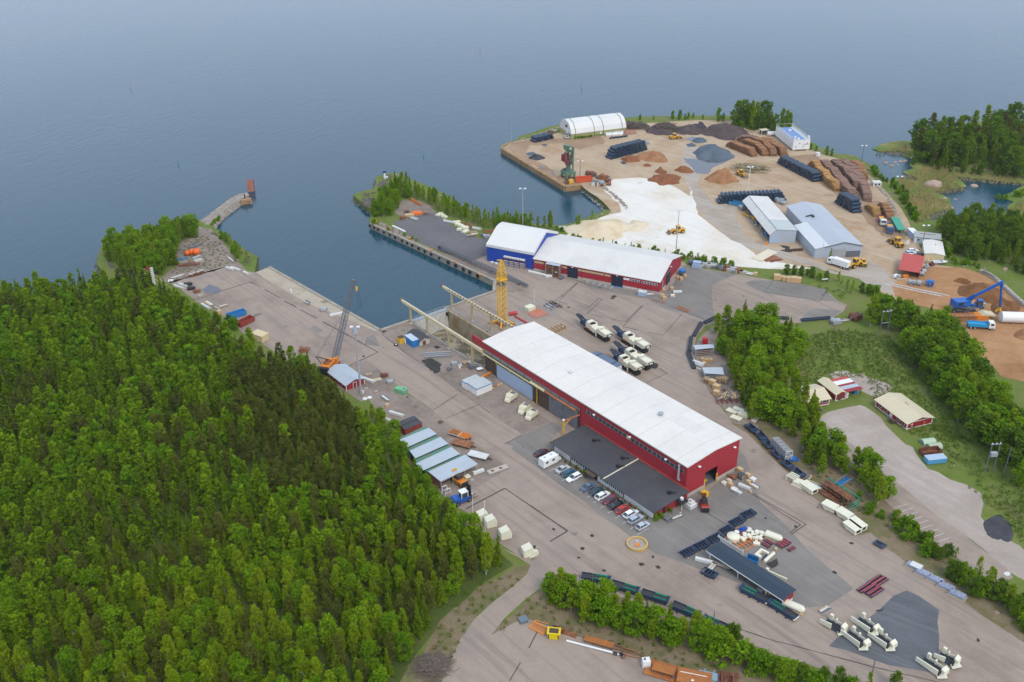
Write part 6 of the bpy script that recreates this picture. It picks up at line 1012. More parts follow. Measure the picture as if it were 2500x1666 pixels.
logs('front red-brown log pile of the group by the white deckhouse',[(116.3,498.8),(120.2,491.2),(125.8,480.2)],-3.7,3.3,M_log,1); logs('second log pile of the group by the white deckhouse',[(124.5,503.2),(128.4,494),(131.5,480.7)],-3.4,3.4,M_log,2); logs('third log pile of the group by the white deckhouse',[(129.8,506.1),(134.3,493.8),(135.5,479.9)],-3.4,3.4,M_log,3); logs('log pile closest to the white deckhouse',[(134.9,506),(139,490.7),(141,479)],-3.4,3.4,M_log,4); logs('log pile farthest back by the white deckhouse',[(121.2,509.5),(128.7,505.4),(133.7,502.9)],-4.1,3.1,M_logg,11)
logs('bright yellow log pile in front of the greyer piles',[(150.8,465.5),(151.3,447.8),(151.5,434.2),(152.4,427.6)],-3.4,3.4,M_logy,5); logs('long greyed log pile next to the yellow one',[(155.5,465.4),(156.7,448.9),(156,432.9),(156.3,416)],-3.7,3.6,M_logg,6); logs('middle greyed log pile of the long group',[(160.9,465.9),(162.9,451.3),(162.3,437.5),(162.5,427.9)],-3.5,3.6,M_logg,7); logs('fourth greyed log pile of the long group',[(166,467.1),(167,452.5),(165.6,435),(161.7,413.1)],-3.5,3.4,M_logg,8); logs('log pile of the long group nearest the lake',[(170.7,467),(171.6,456.3),(169.6,442.3)],-3.4,3.1,M_log,9)
logs('short tan log pile left of the last one above the lorries',[(159.5,406.6),(159.7,401.3),(159.7,394.5)],-3.1,2.8,M_logy,10); logs('short brown log pile right above the green trailer',[(165.1,406.5),(164.6,399),(164.4,391.8)],-3.1,3.1,M_log,12)
# ---- masts and poles
def mast(lab,base,h,heads=2,nm='lamp_mast',r=.28,mat=None,rz=0):
    T = thing(nm,lab,'lamp mast',base,rz); mat = mat or M_steel; P(T,'pole',mat,('c',(0,0,0),(0,0,h),r,8,r*.5))
    if heads: P(T,'crossarm',mat,('r',(-.9,0,h),(.9,0,h),.15)); [P(T,'lamp_head',M_white,('b',x-.45,x+.45,-.35,.35,h-.05,h+.3)) for x in ([-1.0,1.0] if heads == 2 else [-1.2,-.4,.4,1.2])]
    return T
lm = mast('tall grey floodlight mast beside the red hut on the west quay',(-45.9,252.4),23,2,r=.35); P(lm,'basket',M_steel,('c',(0,0,21.2),(0,0,22.6),1.0,10,.7)); P(lm,'switch_box',M_wdirty,('b',.4,.9,-.3,.3,.2,1.3))
mast('white double-headed light mast rising behind the blue hall',(4.9,378.8),19.9,2,r=.25); mast('light mast behind the open shed among the bale stack',(107.9,421.9),13.8,2,r=.2,mat=M_white); mast('brown light mast at the edge of the white sand',(65,354.6),19,4,r=.22); mast('thin light mast at the tip of the terminal quay',(0.6,507.1),10,0,r=.15); mast('light mast beside the orange skip on the terminal quay',(33.5,451.6),7.6,2,r=.18,mat=M_wood); mast('leaning light mast by the lake beyond the log piles',(174,466.2),9.3,2,r=.22,mat=M_wood); mast('light mast on the stony embankment by the reeds',(177.1,424.7),7.7,2,r=.2,mat=M_wood); mast('light mast in front of the grey barrack',(165.1,361.8),9.1,2,r=.2,mat=M_wood); mast('short lamp pole at the corner of the grey warehouse',(122,351.9),6.1,0,r=.12,mat=M_dgrey)
for lab,p,h in (('white flagpole beside the blue forklift truck',(-10,190.3),9.5),('white flagpole between the cream housings',(-6.9,185.4),10.9)): misc('flagpole',lab,'flagpole',p,0,('pole',M_white,('c',(0,0,0),(0,0,h),.1,8,.06)),('knob',M_white,('c',(0,0,h),(0,0,h+.2),.12)))
def hpole(lab,p,h,w,rz):
    T = thing('utility_pole',lab,'utility pole',p,rz); [P(T,'pole',M_wood,('c',(s*w/2,0,0),(s*w/2,0,h),.16,8,.12)) for s in (-1,1)]; P(T,'crossarm',M_steel,('r',(-w/2-.4,0,h-.1),(w/2+.4,0,h-.1),.16),('r',(-w/2,0,h*.55),(w/2,0,h*.55),.16)); [P(T,'insulator',M_white,('c',(x,0,h),(x,0,h+.35),.12)) for x in (-w/2,0,w/2)]; return T
T = hpole('twin wooden transformer pole at the right meadow edge',mid((125.7,211),(126.8,209.6)),9,2.2,.1); P(T,'transformer',M_steel,('b',-.9,.9,-.5,.5,5.2,6.3)); hpole('twin wooden power pole among the trees above the meadow',mid((122.3,285.1),(125.2,287.5)),9.5,2.8,.2)
for lab,p,h in (('single wooden pole standing right of the transformer pole',(129.5,208.9),8.6),('wooden pole in the bushes beside the container row',(-33.3,213.6),5),('wooden pole beside the first conveyor by the birches',(17.8,168.3),3.5),('wooden pole in front of the last conveyor by the birches',(42.6,154.6),5),('wooden pole at the bottom edge of the yard',(72,140.4),6),('wooden pole hidden in the wood near the cream housings',(-11.7,183.3),6)): misc('wooden_pole',lab,'pole',p,0,('pole',M_wood,('c',(0,0,0),(0,0,h),.14,8,.1)),('cap',M_dgrey,('c',(0,0,h),(0,0,h+.1),.13)))
# ---- tyre fenders and bollards along the basin
tm = MB(); n = 14
for i in range(n):
    a = 2*math.pi*i/n; b_ = 2*math.pi*(i+1)/n; tm.c((.45*math.cos(a),0,.45*math.sin(a)),(.45*math.cos(b_),0,.45*math.sin(b_)),.27,6,cap=False)
tyre_me = tm.mesh('tyre_fender',M_tyre); g0,g1 = (-60.4,392.5),(-6.3,333); ga = math.atan2(g1[1]-g0[1],g1[0]-g0[0]); gl = math.hypot(g1[0]-g0[0],g1[1]-g0[1])
fx = (300,375,440,530,618,695,792,862,928,1013,1090,1170,1268,1377,1462,1548,1620,1705)
for k,x in enumerate(fx):
    f = (x-285)/1585; f = f*(1+.0)  ; p = (g0[0]+(g1[0]-g0[0])*f**1.08,g0[1]+(g1[1]-g0[1])*f**1.08); s = -.85
    o = obj('tyre_fender',tyre_me,None,(p[0]+s*-math.sin(ga),p[1]+s*math.cos(ga),-.75),ga); o.scale = (.95 if k < 13 else 1.25,)*3; tag(o,'black tyre fender hanging on the pale pier wall','fender','tyre fenders on the pier')
for k,p in enumerate((hw(129.2,-14,-.6),hw(129.2,22,-.4),hw(105,4.0,-.5),hw(125.9,5.9,-.9))): tag(obj('tyre_fender',tyre_me,None,p,HA+(1.57 if k < 2 else 0)),('black tyre fender at the far corner of the basin','black tyre fender by the first cream runway column','black tyre fender on the far dock wall','black tyre fender beside the white dock gate')[k],'fender')
for k,p in enumerate(((-58,393.4),(-51.5,385.4),(-41.8,374.1),(-32,361.9),(-22,349.8),(-11.9,337.4))): misc('bollard','orange mooring bollard on the pier, %s from the open water' % ('first','second','third','fourth','fifth','sixth')[k],'bollard',p,0,('post',M_orange,('c',(0,0,0),(0,0,.6),.35,10)),('head',M_orange,('c',(0,0,.6),(0,0,.85),.5,10)),group='bollards on the pier')
for p,w in (((-81,324),'white'),): misc('bollard','white mooring post on the west quay concrete','bollard',p,0,('post',M_white,('c',(0,0,0),(0,0,1.2),.25,10)),('head',M_white,('c',(0,0,1.2),(0,0,1.35),.35,10)))
# ---- the west point: leading mark,buoys,slabs,wreck
p0 = (-134.6,330); T = thing('leading_mark','red and white slatted leading mark board on the shore','sea mark',p0,.5)
for x,mt in ((-1.4,M_white),(0,paint('mark_red',(.36,.03,.03),.6)),(1.4,M_white)):
    if x: [P(T,'slat',mt,('b',x-.55,x+.55,-.08,.08,.8+.8*k,1.3+.8*k)) for k in range(9)]
    else: P(T,'red_board',mt,('b',-.5,.5,-.06,.06,.4,8.3))
P(T,'post',M_wood,('r',(-1.4,.2,0),(-1.4,.2,8),.15),('r',(1.4,.2,0),(1.4,.2,8),.15)); P(T,'stay',M_pale,('r',(1.4,.2,6),(5.5,-1.5,0),.12),('r',(1.4,.2,4),(4.2,-2.2,0),.12))
def buoy(lab,p,s,rz):
    T = thing('buoy',lab,'buoy',p,rz,'orange buoys'); mt = paint('buoy_orange',(.75,.13,.01),.5,.25,.6); mb = MB(); loft(mb,[[(x,r_*math.cos(a)*s,r_*math.sin(a)*s+1.25*s) for a in [2*math.pi*i/12 for i in range(12)]] for x,r_ in ((-1.2*s,.7),(-.9*s,1.15),(0,1.25),(.9*s,1.15),(1.2*s,.7))]); mb.build('float',mt,T,smooth=True); P(T,'hub',M_dgrey,('c',(-1.35*s,0,1.25*s),(1.35*s,0,1.25*s),.3*s))
buoy('orange mooring buoy lying on the point, left of three',(-129.4,359.5),.85,1.1); buoy('orange mooring buoy in the middle of three on the point',(-127.7,360.4),1.0,.6); buoy('largest orange mooring buoy, right of three on the point',(-125.7,359.9),1.15,.3)
for lab,p,rz,L,w,h,mt in (('rusty brown steel pontoon lying beside the buoys',(-126.2,350.1),.25,8,2.0,.6,M_rustd),('grey concrete slab stack right of the buoys',(-123.2,353),.8,3.4,2.4,1.0,M_conc),('grey steel profile leaning beside the buoys',(-124.9,356.4),1.1,4.0,1.4,.9,M_steel),('pale plank stack above the buoys',(-129.3,368.9),.8,5,1.8,.4,M_wood),('blue tarpaulin lying left of the buoys',(-130.4,355.9),.5,4.2,1.2,.3,M_cblue),('white pallet at the edge of the west quay asphalt',(-128.8,335.3),.2,1.8,1.6,.4,M_white),('grey fallen pipe stack by the point bushes',(-127.4,339.3),.7,5,.7,.35,M_wdirty),('white driftwood beam by the small birches',(-111.3,355.3),-.9,6,.5,.4,M_wdirty)):
    misc('loose_slab' if h < 1 else 'slab_stack',lab,'slab',p,rz,('slab',mt,('b',-L/2,L/2,-w/2,w/2,.1,h)),('bearer',M_wood,('b',-L/2+.3,-L/2+.5,-w/2-.1,w/2+.1,0,.1)))
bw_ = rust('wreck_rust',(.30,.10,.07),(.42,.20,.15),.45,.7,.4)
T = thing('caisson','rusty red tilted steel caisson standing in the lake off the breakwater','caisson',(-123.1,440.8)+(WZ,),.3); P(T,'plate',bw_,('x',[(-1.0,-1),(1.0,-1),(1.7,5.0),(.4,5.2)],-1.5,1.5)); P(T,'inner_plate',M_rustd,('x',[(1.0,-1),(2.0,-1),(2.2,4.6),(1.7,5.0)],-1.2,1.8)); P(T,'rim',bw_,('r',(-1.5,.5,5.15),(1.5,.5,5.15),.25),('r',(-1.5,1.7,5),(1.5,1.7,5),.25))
misc('wall_stub','broken orange brick stub at the end of the breakwater','wall',(-121.4,423.9)+(-1.5,),.5,('stub',rust('brick_stub',(.42,.24,.12),(.30,.19,.12)),('b',-2.4,2.4,-.8,.8,-1,1.5),('b',1.2,2.4,-1.8,-.8,-1,.8)),('post',M_dark,('b',-.2,.2,1.0,1.4,0,3.6)))
misc('beacon','small white beacon with a dark solar panel at the tip of the pier stones','beacon',(-60.6,450.8),0,('column',M_white,('c',(0,0,0),(0,0,2.6),.6,10,.4)),('panel',M_navy,('r',(-.8,0,3.2),(.8,0,3.2),.1,1.0)),('box',M_white,('b',.6,1.5,-.4,.4,0,1.0)))
for k,p in enumerate(((-247.6,638.8),(-21.9,739.7),(46.2,630.8),(-45.2,491.5),(-169.8,482.1))): misc('sea_buoy',('red spar buoy far out on the left of the lake','red spar buoy farthest out on the lake','red spar buoy off the white tent hall','green spar buoy off the terminal quay','green spar buoy off the breakwater')[k],'buoy',p+(WZ,),0,('spar',paint('spar_red',(.45,.05,.04),.5) if k < 3 else paint('spar_green',(.03,.28,.16),.5),('c',(0,0,-1),(0,0,2.4),.16,8,.1)),('top',M_dgrey,('c',(0,0,2.4),(0,0,2.6),.15)),group='spar buoys')
for k,(x,s) in enumerate((((189.3,474.3),1.5),((190.8,469.7),1.4),((194.4,475.5),1.1),((197.5,476.3),1.3),((200,477),1.3),((194.3,471),1.0),((188.9,461.8),.8),((205.5,481.1),1.8),((199.8,439.2),4.6),((218.9,438.7),2.0),((203.2,421.6),1.0),((184,421.3),1.6),((196.6,410.4),1.5),((229.5,443.5),1.1),((198.4,422.1),1.6))):
    rn = random.Random(k+40); mb = MB(); nn = 10; rings = []
    for i in range(6):
        f = i/5; rr = math.cos(f*1.45)*1.05; rings.append([(rr*s*math.cos(2*math.pi*j/nn)*rn.uniform(.85,1.15),rr*s*.75*math.sin(2*math.pi*j/nn)*rn.uniform(.85,1.15),-.4+s*.75*math.sin(f*1.45)) for j in range(nn)])
    loft(mb,rings); tag(mb.build('boulder',M_granite if k not in (5,13) else M_rock,None,x+(WZ,),0,True),('pink granite boulder farthest left in the reedy bay','flat pink boulder below the leftmost one in the bay','small boulder behind the flat one in the bay','dark pink boulder in the middle of the bay','pink boulder at the right of the bay row','dark low boulder right of the flat one','tiny boulder nearest the embankment','pale boulder at the foot of the far trees','huge pale pink boulder lying in the reeds','round pink boulder in the dark pond','small red boulder in the middle of the pond','pale boulder in the left reeds','pale boulder at the pond shore','flat grey boulder in the dark pond water','pink slab at the left pond shore')[k],'boulder','granite boulders')

# ---- bins and skips
def skip(lab,p,rz,L,w,h,mat,ins=None,nm='skip'):
    T = thing(nm,lab,'skip',p,rz); t = .1
    for s in (-1,1): P(T,'side',mat,('b',-L/2,L/2,s*(w/2-t/2)-t/2,s*(w/2-t/2)+t/2,.15,h)); [P(T,'rib',mat,('b',-L/2+.3+k*(L-.7)/6,-L/2+.42+k*(L-.7)/6,s*w/2-.07,s*w/2+.07,.2,h-.1)) for k in range(7)]
    for s in (-1,1): P(T,'end',mat,('b',s*(L/2-t/2)-t/2,s*(L/2-t/2)+t/2,-w/2+t,w/2-t,.15,h)); P(T,'rim',mat,('b',-L/2-.05,L/2+.05,s*w/2-.08,s*w/2+.08,h,h+.1))
    P(T,'floor',ins or M_rust,('b',-L/2+t,L/2-t,-w/2+t,w/2-t,.15,.35)); return T
skip('blue open skip with a rusty inside on the west quay',(-96.6,305.3),0.689,6.6,2.4,1.7,M_cblue,M_rust); skip('rusty red open skip below the blue one',(-92.1,299.8),0.959,6.4,2.4,1.7,M_cred,M_rustd); skip('blue open skip filled with scrap behind the open shed',(100.4,410.6),-.6,6,2.4,1.6,paint('skip_blue',(.04,.24,.45),.5,.3),M_rust); skip('orange skip beside the harbour crane',(34.9,444),.12,8,2.8,2.2,paint('skip_orange',(.62,.10,.03),.5,.3),paint('skip_orange',0))
skip('rusty open skip behind the pale blue one on the meadow',(113.8,218.8),.16,5.6,2.3,1.5,M_rustd,M_rust)
T = thing('lidded_skip','pale blue ribbed skip with a rusty lid on the meadow','skip',(113.8,215.2),.16); P(T,'body',paint('rib_blue',(.10,.36,.62),.55,.3),('b',-2.7,2.7,-1.15,1.15,.15,1.5)); P(T,'lid',rust('lid_blue',(.42,.55,.68),(.36,.18,.08),.62,.74,.4),('b',-2.75,2.75,-1.2,1.2,1.5,1.62)); [P(T,'rib',paint('rib_blue',0),('b',-2.5+.45*k,-2.3+.45*k,-1.22,-1.15,.2,1.45)) for k in range(12)]
for k,p in enumerate(((115.2,224),(116.1,221.7))):
    T = thing('tank_shell',('plain pale green half-round tank shell on the grass','rust-spotted pale green half-round tank shell nearer the skip')[k],'tank',p,.2); mt = paint('mint_shell',(.42,.52,.38),.55,.2) if k == 0 else rust('mint_rust',(.42,.52,.38),(.40,.2,.06),.62,.72,.7)
    P(T,'shell',mt,('x',[(1.3*math.cos(a),1.25*math.sin(a)+.1) for a in [math.pi*i/10 for i in range(11)]],-1.9,1.9)); P(T,'end_cap',paint('mint_dark',(.25,.31,.28),.6),('x',[(1.1*math.cos(a),1.05*math.sin(a)+.12) for a in [math.pi*i/10 for i in range(11)]],-1.94,-1.9))
T = misc('wooden_crate','big pale plywood crate beside the wood on the west quay','crate',(-84.4,288.1),0.984,('body',paint('crate_ply',(.62,.50,.30),.7,.2),('b',-1.6,1.6,-2.6,2.6,.1,2.4)),('lid',paint('crate_ply',0),('b',-1.7,1.7,-2.7,2.7,2.4,2.5)),('batten',M_pale,('b',-1.66,1.66,-.1,.1,.1,2.4),('b',1.6,1.68,-2.6,2.6,1.1,1.3)),('skid',M_wood,('b',-1.6,1.6,-2.2,-2.0,0,.1)))
for k,p in enumerate(((-122.1,339.3),(-121.3,340.5),(-120.2,341.2),(-119.3,342.4))): misc('rusty_box','rusty steel box with a pale lid, %s in the row on the quay' % ('first','second','third','last')[k],'box',p,.45,('body',M_rustd,('b',-.9,.9,-.8,.8,0,1.1)),('lid',M_conc,('b',-.85,.85,-.75,.75,1.1,1.2)),group='rusty boxes on the west quay')
# ---- pallets and stacked goods
def pallet(T,x,y,z,w=.6,l=.5,mt=None):
    mt = mt or M_pale; return P(T,'pallet',mt,*[('b',x-w,x+w,y-l+.25*k*l*2/1.0,y-l+.25*k*l*2+.14,z+.1,z+.14) for k in range(4)],*[('b',x-w+q*w*.9,x-w+q*w*.9+.1,y-l,y+l,z,z+.1) for q in (0,1,2)])
def goods(lab,p,rz,kind,n=1,group=None,s=1.0):
    """kind: boxes / sacks / pallets / planks / drum / scrap"""
    T = thing({'boxes':'boxed_pallet','sacks':'sack_pallet','pallets':'pallet_stack','planks':'plank_stack','scrap':'scrap_part','bundle':'pipe_bundle','block':'stacked_block'}[kind],lab,{'boxes':'pallet load','sacks':'pallet load','pallets':'pallet stack','planks':'plank stack','scrap':'machine part','bundle':'pipe bundle','block':'block'}[kind],p,rz,group); rn = random.Random(int(p[0]*13+p[1]*7))
    if kind == 'boxes': pallet(T,0,0,0,.7*s,.6*s); P(T,'carton',paint('carton',(.58,.37,.18),.8,.2),('b',-.65*s,.65*s,-.55*s,.55*s,.15,.15+1.0*s)); P(T,'top_sheet',M_pale,('b',-.68*s,.68*s,-.58*s,.58*s,.15+1.0*s,.2+1.0*s))
    if kind == 'sacks': pallet(T,0,0,0,.7*s,.6*s); [P(T,'sack',rn.choice([M_wdirty,M_cream,M_white,M_pale]),('x',[(y-.25*s,.15+z),(y+.25*s,.15+z),(y+.3*s,.3+z),(y,.42+z),(y-.3*s,.3+z)],-.6*s,.6*s)) for y in (-.3*s,.3*s) for z in (0,.3*s)]
    if kind == 'pallets': [pallet(T,rn.uniform(-.06,.06),rn.uniform(-.06,.06),.15*k,.7*s,.6*s,M_pale if rn.random() < .7 else M_wood) for k in range(int(9*s))]
    if kind == 'planks': [P(T,'plank',rn.choice([M_pale,M_wood,M_wdirty]),('b',-2*s,2*s+rn.uniform(-.4,.4),-.7+.36*j,-.4+.36*j,.12+.14*k,.23+.14*k)) for j in range(4) for k in range(3)]; P(T,'bearer',M_wood,('b',-1.2*s,-1.0*s,-.8,.8,0,.12),('b',1.0*s,1.2*s,-.8,.8,0,.12))
    if kind == 'scrap':
        mt = rn.choice([M_rust,M_rustd,M_dgrey,M_steel]); P(T,'casing',mt,('b',-.9*s,.9*s,-.6*s,.6*s,.1,.8*s),('c',(-.5*s,-.7*s,.6*s),(-.5*s,.7*s,.6*s),.5*s,9)); P(T,'shaft',M_dgrey,('c',(-1.3*s,0,.5*s),(1.4*s,.2*s,.6*s),.18*s))
    if kind == 'bundle': [P(T,'pipe',M_wdirty,('c',(-2*s,y*.3,.18+.28*k),(2*s,y*.3,.18+.28*k),.15)) for k in range(3) for y in range(-2,3-k)]
    if kind == 'block': P(T,'block',M_conc,('b',-.8*s,.8*s,-.5*s,.5*s,0,.8*s)); P(T,'lifting_lug',M_dgrey,('c',(0,0,.8*s),(0,0,.95*s),.12))
    return T
for lab,p,k,s in (('sack pallet right beside the hall door',(55.2,206),'sacks',1.1),('sack pallet behind the door sacks',(56.6,207.1),'sacks',1.0),('brown carton pallet by the hall plinth',(56.5,205.1),'boxes',.9),('sack pallet nearest the camera by the hall',(57.2,203.3),'sacks',1.2),('low plank stack in front of the hall sacks',(57.9,202.2),'planks',.5),('tall pallet stack under the hall corner',(60,208.4),'pallets',1.3),('brown carton load at the hall corner',(60.3,211.2),'boxes',1.1),('carton pallet right of the pallet stack',(61.9,208.9),'boxes',1.0),('sack pallet at the far right of the hall goods',(63,207.5),'sacks',1.2),('carton pallet below the far right sacks',(61.5,206.1),'boxes',.8),('loose plank stack at the right of the hall goods',(62.8,204.8),'planks',.6),('single brown box out on the asphalt by the hall',(61.2,202.2),'boxes',.5),('silver machine on yellow legs at the hall plinth',(57.7,208.5),'scrap',1.0)): goods(lab,p,HA,k,group='goods by the hall gable',s=s)
goods('dropped plywood and parts beside the picnic bench',(40.6,192.7),.5,'planks',s=.8)
misc('picnic_bench','grey wooden picnic bench beside the office end','bench',(38.6,191.5),.6,('table_top',M_wood,('b',-1.1,1.1,-.4,.4,.7,.78)),('seat',M_wood,('b',-1.1,1.1,-.9,-.6,.42,.48)),('seat',M_wood,('b',-1.1,1.1,.6,.9,.42,.48)),('leg',M_wood,('r',(-.8,-.8,0),(-.8,.3,.7),.1),('r',(-.8,.8,0),(-.8,-.3,.7),.1)),('leg',M_wood,('r',(.8,-.8,0),(.8,.3,.7),.1),('r',(.8,.8,0),(.8,-.3,.7),.1)))
misc('machine_box','pale grey boxy machine unit beside the red forklift','machine',(44.7,196.6),HA,('body',M_wdirty,('b',-1.2,1.2,-1.2,1.2,0,1.3)),('top_unit',M_wdirty,('b',-.8,.8,-.8,.8,1.3,1.9)),('hatch',M_rust,('b',-.2,.3,-.2,.3,1.9,1.95)),('base',M_dgrey,('b',-1.3,1.3,-1.3,1.3,0,.15)))
misc('yellow_bin','small yellow bin with dark marks beside the hall door','bin',(49.2,201.2),HA,('body',M_yel,('b',-.8,.8,-.7,.7,0,1.1)),('rim',M_yel,('b',-.88,.88,-.78,.78,1.1,1.2)),('marks',M_black,('b',-.5,-.2,.7,.72,.5,.9),('b',.1,.5,.7,.72,.5,.9)))
# turning circle
mb = MB(); T = thing('ring_planter','round yellow concrete ring with gravel inside in the middle of the yard','planter',(29.6,182.2),0); nn = 28
for k in range(nn):
    a,b_ = 2*math.pi*k/nn,2*math.pi*(k+.93)/nn; mb.z([(2.1*math.cos(b_),2.1*math.sin(b_)),(2.1*math.cos(a),2.1*math.sin(a)),(2.6*math.cos(a),2.6*math.sin(a)),(2.6*math.cos(b_),2.6*math.sin(b_))][::-1],0,.7)
mb.build('kerb_ring',rust('yellow_kerb',(.50,.38,.20),(.62,.38,.05),.4,.7,.5),T); P(T,'gravel_fill',G_lot,('c',(0,0,.05),(0,0,.35),2.08,24)); P(T,'sign_post',M_white,('c',(0,.3,.3),(0,.3,1.3),.12)); P(T,'orange_base',M_orange,('c',(0,-.4,.35),(0,-.4,.55),.6,12))
# goods along the hedge strip
for lab,p,k,s in (('carton pallet with pale boxes, upper left in the hedge storage',(61.4,256.4),'boxes',1.4),('pale carton load in the middle of the hedge storage',(62,253.4),'boxes',1.5),('lower carton pallet in the hedge storage',(61.4,250.3),'boxes',1.3),('tall fresh pallet stack under the rack roof',(61.1,260.6),'pallets',1.4),('tall pallet stack left of the cartons',(59.8,257.5),'pallets',1.3),('grey pallet stack right of the cartons',(65,257.4),'pallets',1.5),('low grey pallet stack near the birches',(64.4,252.3),'pallets',.8),('pallet stack beside the grey sheet',(63.5,258),'pallets',1.2),('steel bar bundle beside the pink boxes',(59.1,268.8),'bundle',1.0),('small pale box left of the storage rack',(58.6,265.3),'block',.8)): goods(lab,p,HA+.2,k,group='goods along the hedge',s=s)
for k in range(5): goods('pinkish boxed load in the small grid, column %s' % ('one','two','three','four','five')[k],(61,271) if k == 0 else ((61.8,270.7),(62.6,270.7),(63.4,270.7),(61,268.5))[k-1],HA+.2,'boxes',group='boxed loads in the small grid',s=.8)
misc('red_bin','tall red bin behind the flat-roofed bar rack','bin',(63.6,282),0,('body',paint('bin_red',(.45,.015,.025),.5),('b',-.8,.8,-.7,.7,0,2.2)),('lid',paint('bin_red',0),('b',-.85,.85,-.75,.75,2.2,2.35)))
T = thing('timber_trestles','red trestles loaded with pale timber at the hedge','trestle rack',(63.8,245.9),0.080); [P(T,'trestle',paint('trestle_red',(.30,.03,.035),.55),('r',(x,-.8,0),(x,-.5,1.3),.12),('r',(x,.8,0),(x,.5,1.3),.12),('r',(x,-.6,.9),(x,.6,.9),.12),('r',(x,-.8,.1),(x,.8,.1),.12)) for x in (-3,-1.5,0,1.5,3)]; rn = random.Random(2); [P(T,'timber',M_pale if rn.random() < .6 else M_wood,('r',(rn.uniform(-3,3),rn.uniform(-.4,.6),1.2+.16*(k % 4)),(rn.uniform(-3,3)+.6,1.8+rn.uniform(0,1.5),1.5+.16*(k % 4)),.2,.12)) for k in range(26)]
for lab,p in (('upper left cream slab at the hedge',(64.3,240.9)),('lower cream slab at the hedge',(64.7,237.2)),('cream slab behind the others at the hedge',(66.2,241.6)),('thick cream slab stack at the hedge',(67.1,238.3))): misc('cream_slab',lab,'slab',p,-.7,('slab',M_cream,('b',-1.6,1.6,-1.0,1.0,.15,1.2 if 'thick' in lab else .45)),('bearer',M_wood,('b',-1.4,1.4,-.9,.9,0,.15)),group='cream slabs at the hedge')
# grey crate stack
T = thing('crate_stack','tall stack of five grey slatted crates by the navy troughs','crate stack',(73.3,219.6),-1.254)
for k in range(5): P(T,'crate',paint('crate_grey',(.27,.27,.27),.7,.5,1.0),('b',-3.6+1.45*k,-2.35+1.45*k,-1.0,1.0,.1,3.1)); P(T,'white_corner',M_white,('b',-3.68+1.45*k,-3.6+1.45*k,-1.02,-.9,0,3.15)); P(T,'strap',M_lblue,('b',-3.0+1.45*k,-2.9+1.45*k,-1.04,-1.0,.1,3.1))
P(T,'end_frame',M_white,('r',(3.72,-1,.1),(3.72,-1,3.1),.12),('r',(3.72,1,.1),(3.72,1,3.1),.12),('r',(3.72,-1,3.1),(3.72,1,3.1),.12),('r',(3.72,-1,1.6),(3.72,1,1.6),.1),('r',(3.72,-1,.1),(3.72,1,1.6),.08),('r',(3.72,1,1.6),(3.72,-1,3.1),.08))
rn = random.Random(4); mb = MB()
for k in range(16): x,y = rn.uniform(-1.6,1.6),rn.uniform(-.9,.9); mb.add([(x-.6,y-.5,rn.uniform(0,.5)),(x+.6,y-.4,rn.uniform(.1,.9)),(x+.4,y+.5,rn.uniform(0,.6)),(x-.5,y+.4,rn.uniform(.1,.8))],[(0,1,2,3)])
tag(mb.build('crumpled_sheet',paint('sheet_blue',(.02,.15,.48),.4),None,(75.3,216.7)),'crumpled bright blue sheet beside the grey crate stack','tarpaulin')
T = thing('steel_stair','grey steel stair down the bank with blue treads','stair',(83.3,203.8),0.662); L = 6.6; [P(T,'tread',M_cblue,('b',L*.25+k*.7,L*.25+.5+k*.7,-.8,.8,.3,.36)) for k in range(int(L*.75/.7))]; [P(T,'handrail',M_steel,('r',(0,s*.95,1.0),(L,s*.95,1.2),.07),('r',(0,s*.95,.55),(L,s*.95,.7),.05)) for s in (-1,1)]; [P(T,'rail_post',M_steel,('r',(L*k/5,s*.95,0),(L*k/5,s*.95,1.1),.07)) for k in range(6) for s in (-1,1)]
for lab,p,k,s,r_ in (('loose pale timber frame at the end of the troughs',(77.4,207.9),'planks',.8,.9),('pale plank stack above the bar rack',(77.9,205.8),'planks',1.0,-.7),('steel bundle left of the bar rack',(78.2,204.3),'bundle',1.0,-.75),('rusty rail bundle by the hall goods',(60.2,204.5),'bundle',.8,-.7),('old fence wood lying by the cream slabs',(70,236.2),'planks',.9,.9)): goods(lab,p,r_,k,s=s)
# behind the navy-roofed shelter
T = thing('orange_rack','dismantled orange rack beams laid out behind the navy-roofed shelter','rack',(54.3,184.7),-0.915); mt = paint('rack_orange',(.68,.20,.03),.5); [P(T,'beam',mt,('r',(-3.4+.5*k,-2.6+1.0*k,.25+.04*k),(3.4+.3*k,-2.6+1.0*k,.25+.04*k),.18,.2)) for k in range(6)]; [P(T,'cross_beam',mt,('r',(x,-2.8,.12),(x,2.8,.12),.18,.2)) for x in (-2.4,2.6,4.4)]
misc('round_tank','cream domed round tank beside the orange rack beams','tank',(53.1,184.2),0,('drum',M_cream2,('c',(0,0,0),(0,0,1.0),1.6,16)),('dome',M_cream2,('c',(0,0,1.0),(0,0,1.5),1.6,16,.6)),('lid',M_cream2,('c',(.9,.8,1.4),(.9,.8,1.6),.6,12)))
def longtank(lab,p,rz,L=3.6): return misc('cream_tank',lab,'tank',p,rz,('shell',M_cream2,('x',[(1.0*math.cos(a),.75*math.sin(a)+.75) for a in [2*math.pi*i/14 for i in range(14)]],-L/2,L/2)),('end_dome',M_cream2,('c',(L/2,0,.75),(L/2+.5,0,.75),.75,12,.4)),('skid',M_pale,('b',-L/2,L/2+.4,-1.0,1.0,0,.15)))
longtank('rounded cream tank lying behind the shelter',(62.7,184.3),-.62,3.6); longtank('rounded cream tank at the red end of the shelter',(61.6,160.7),-.65,4.0)
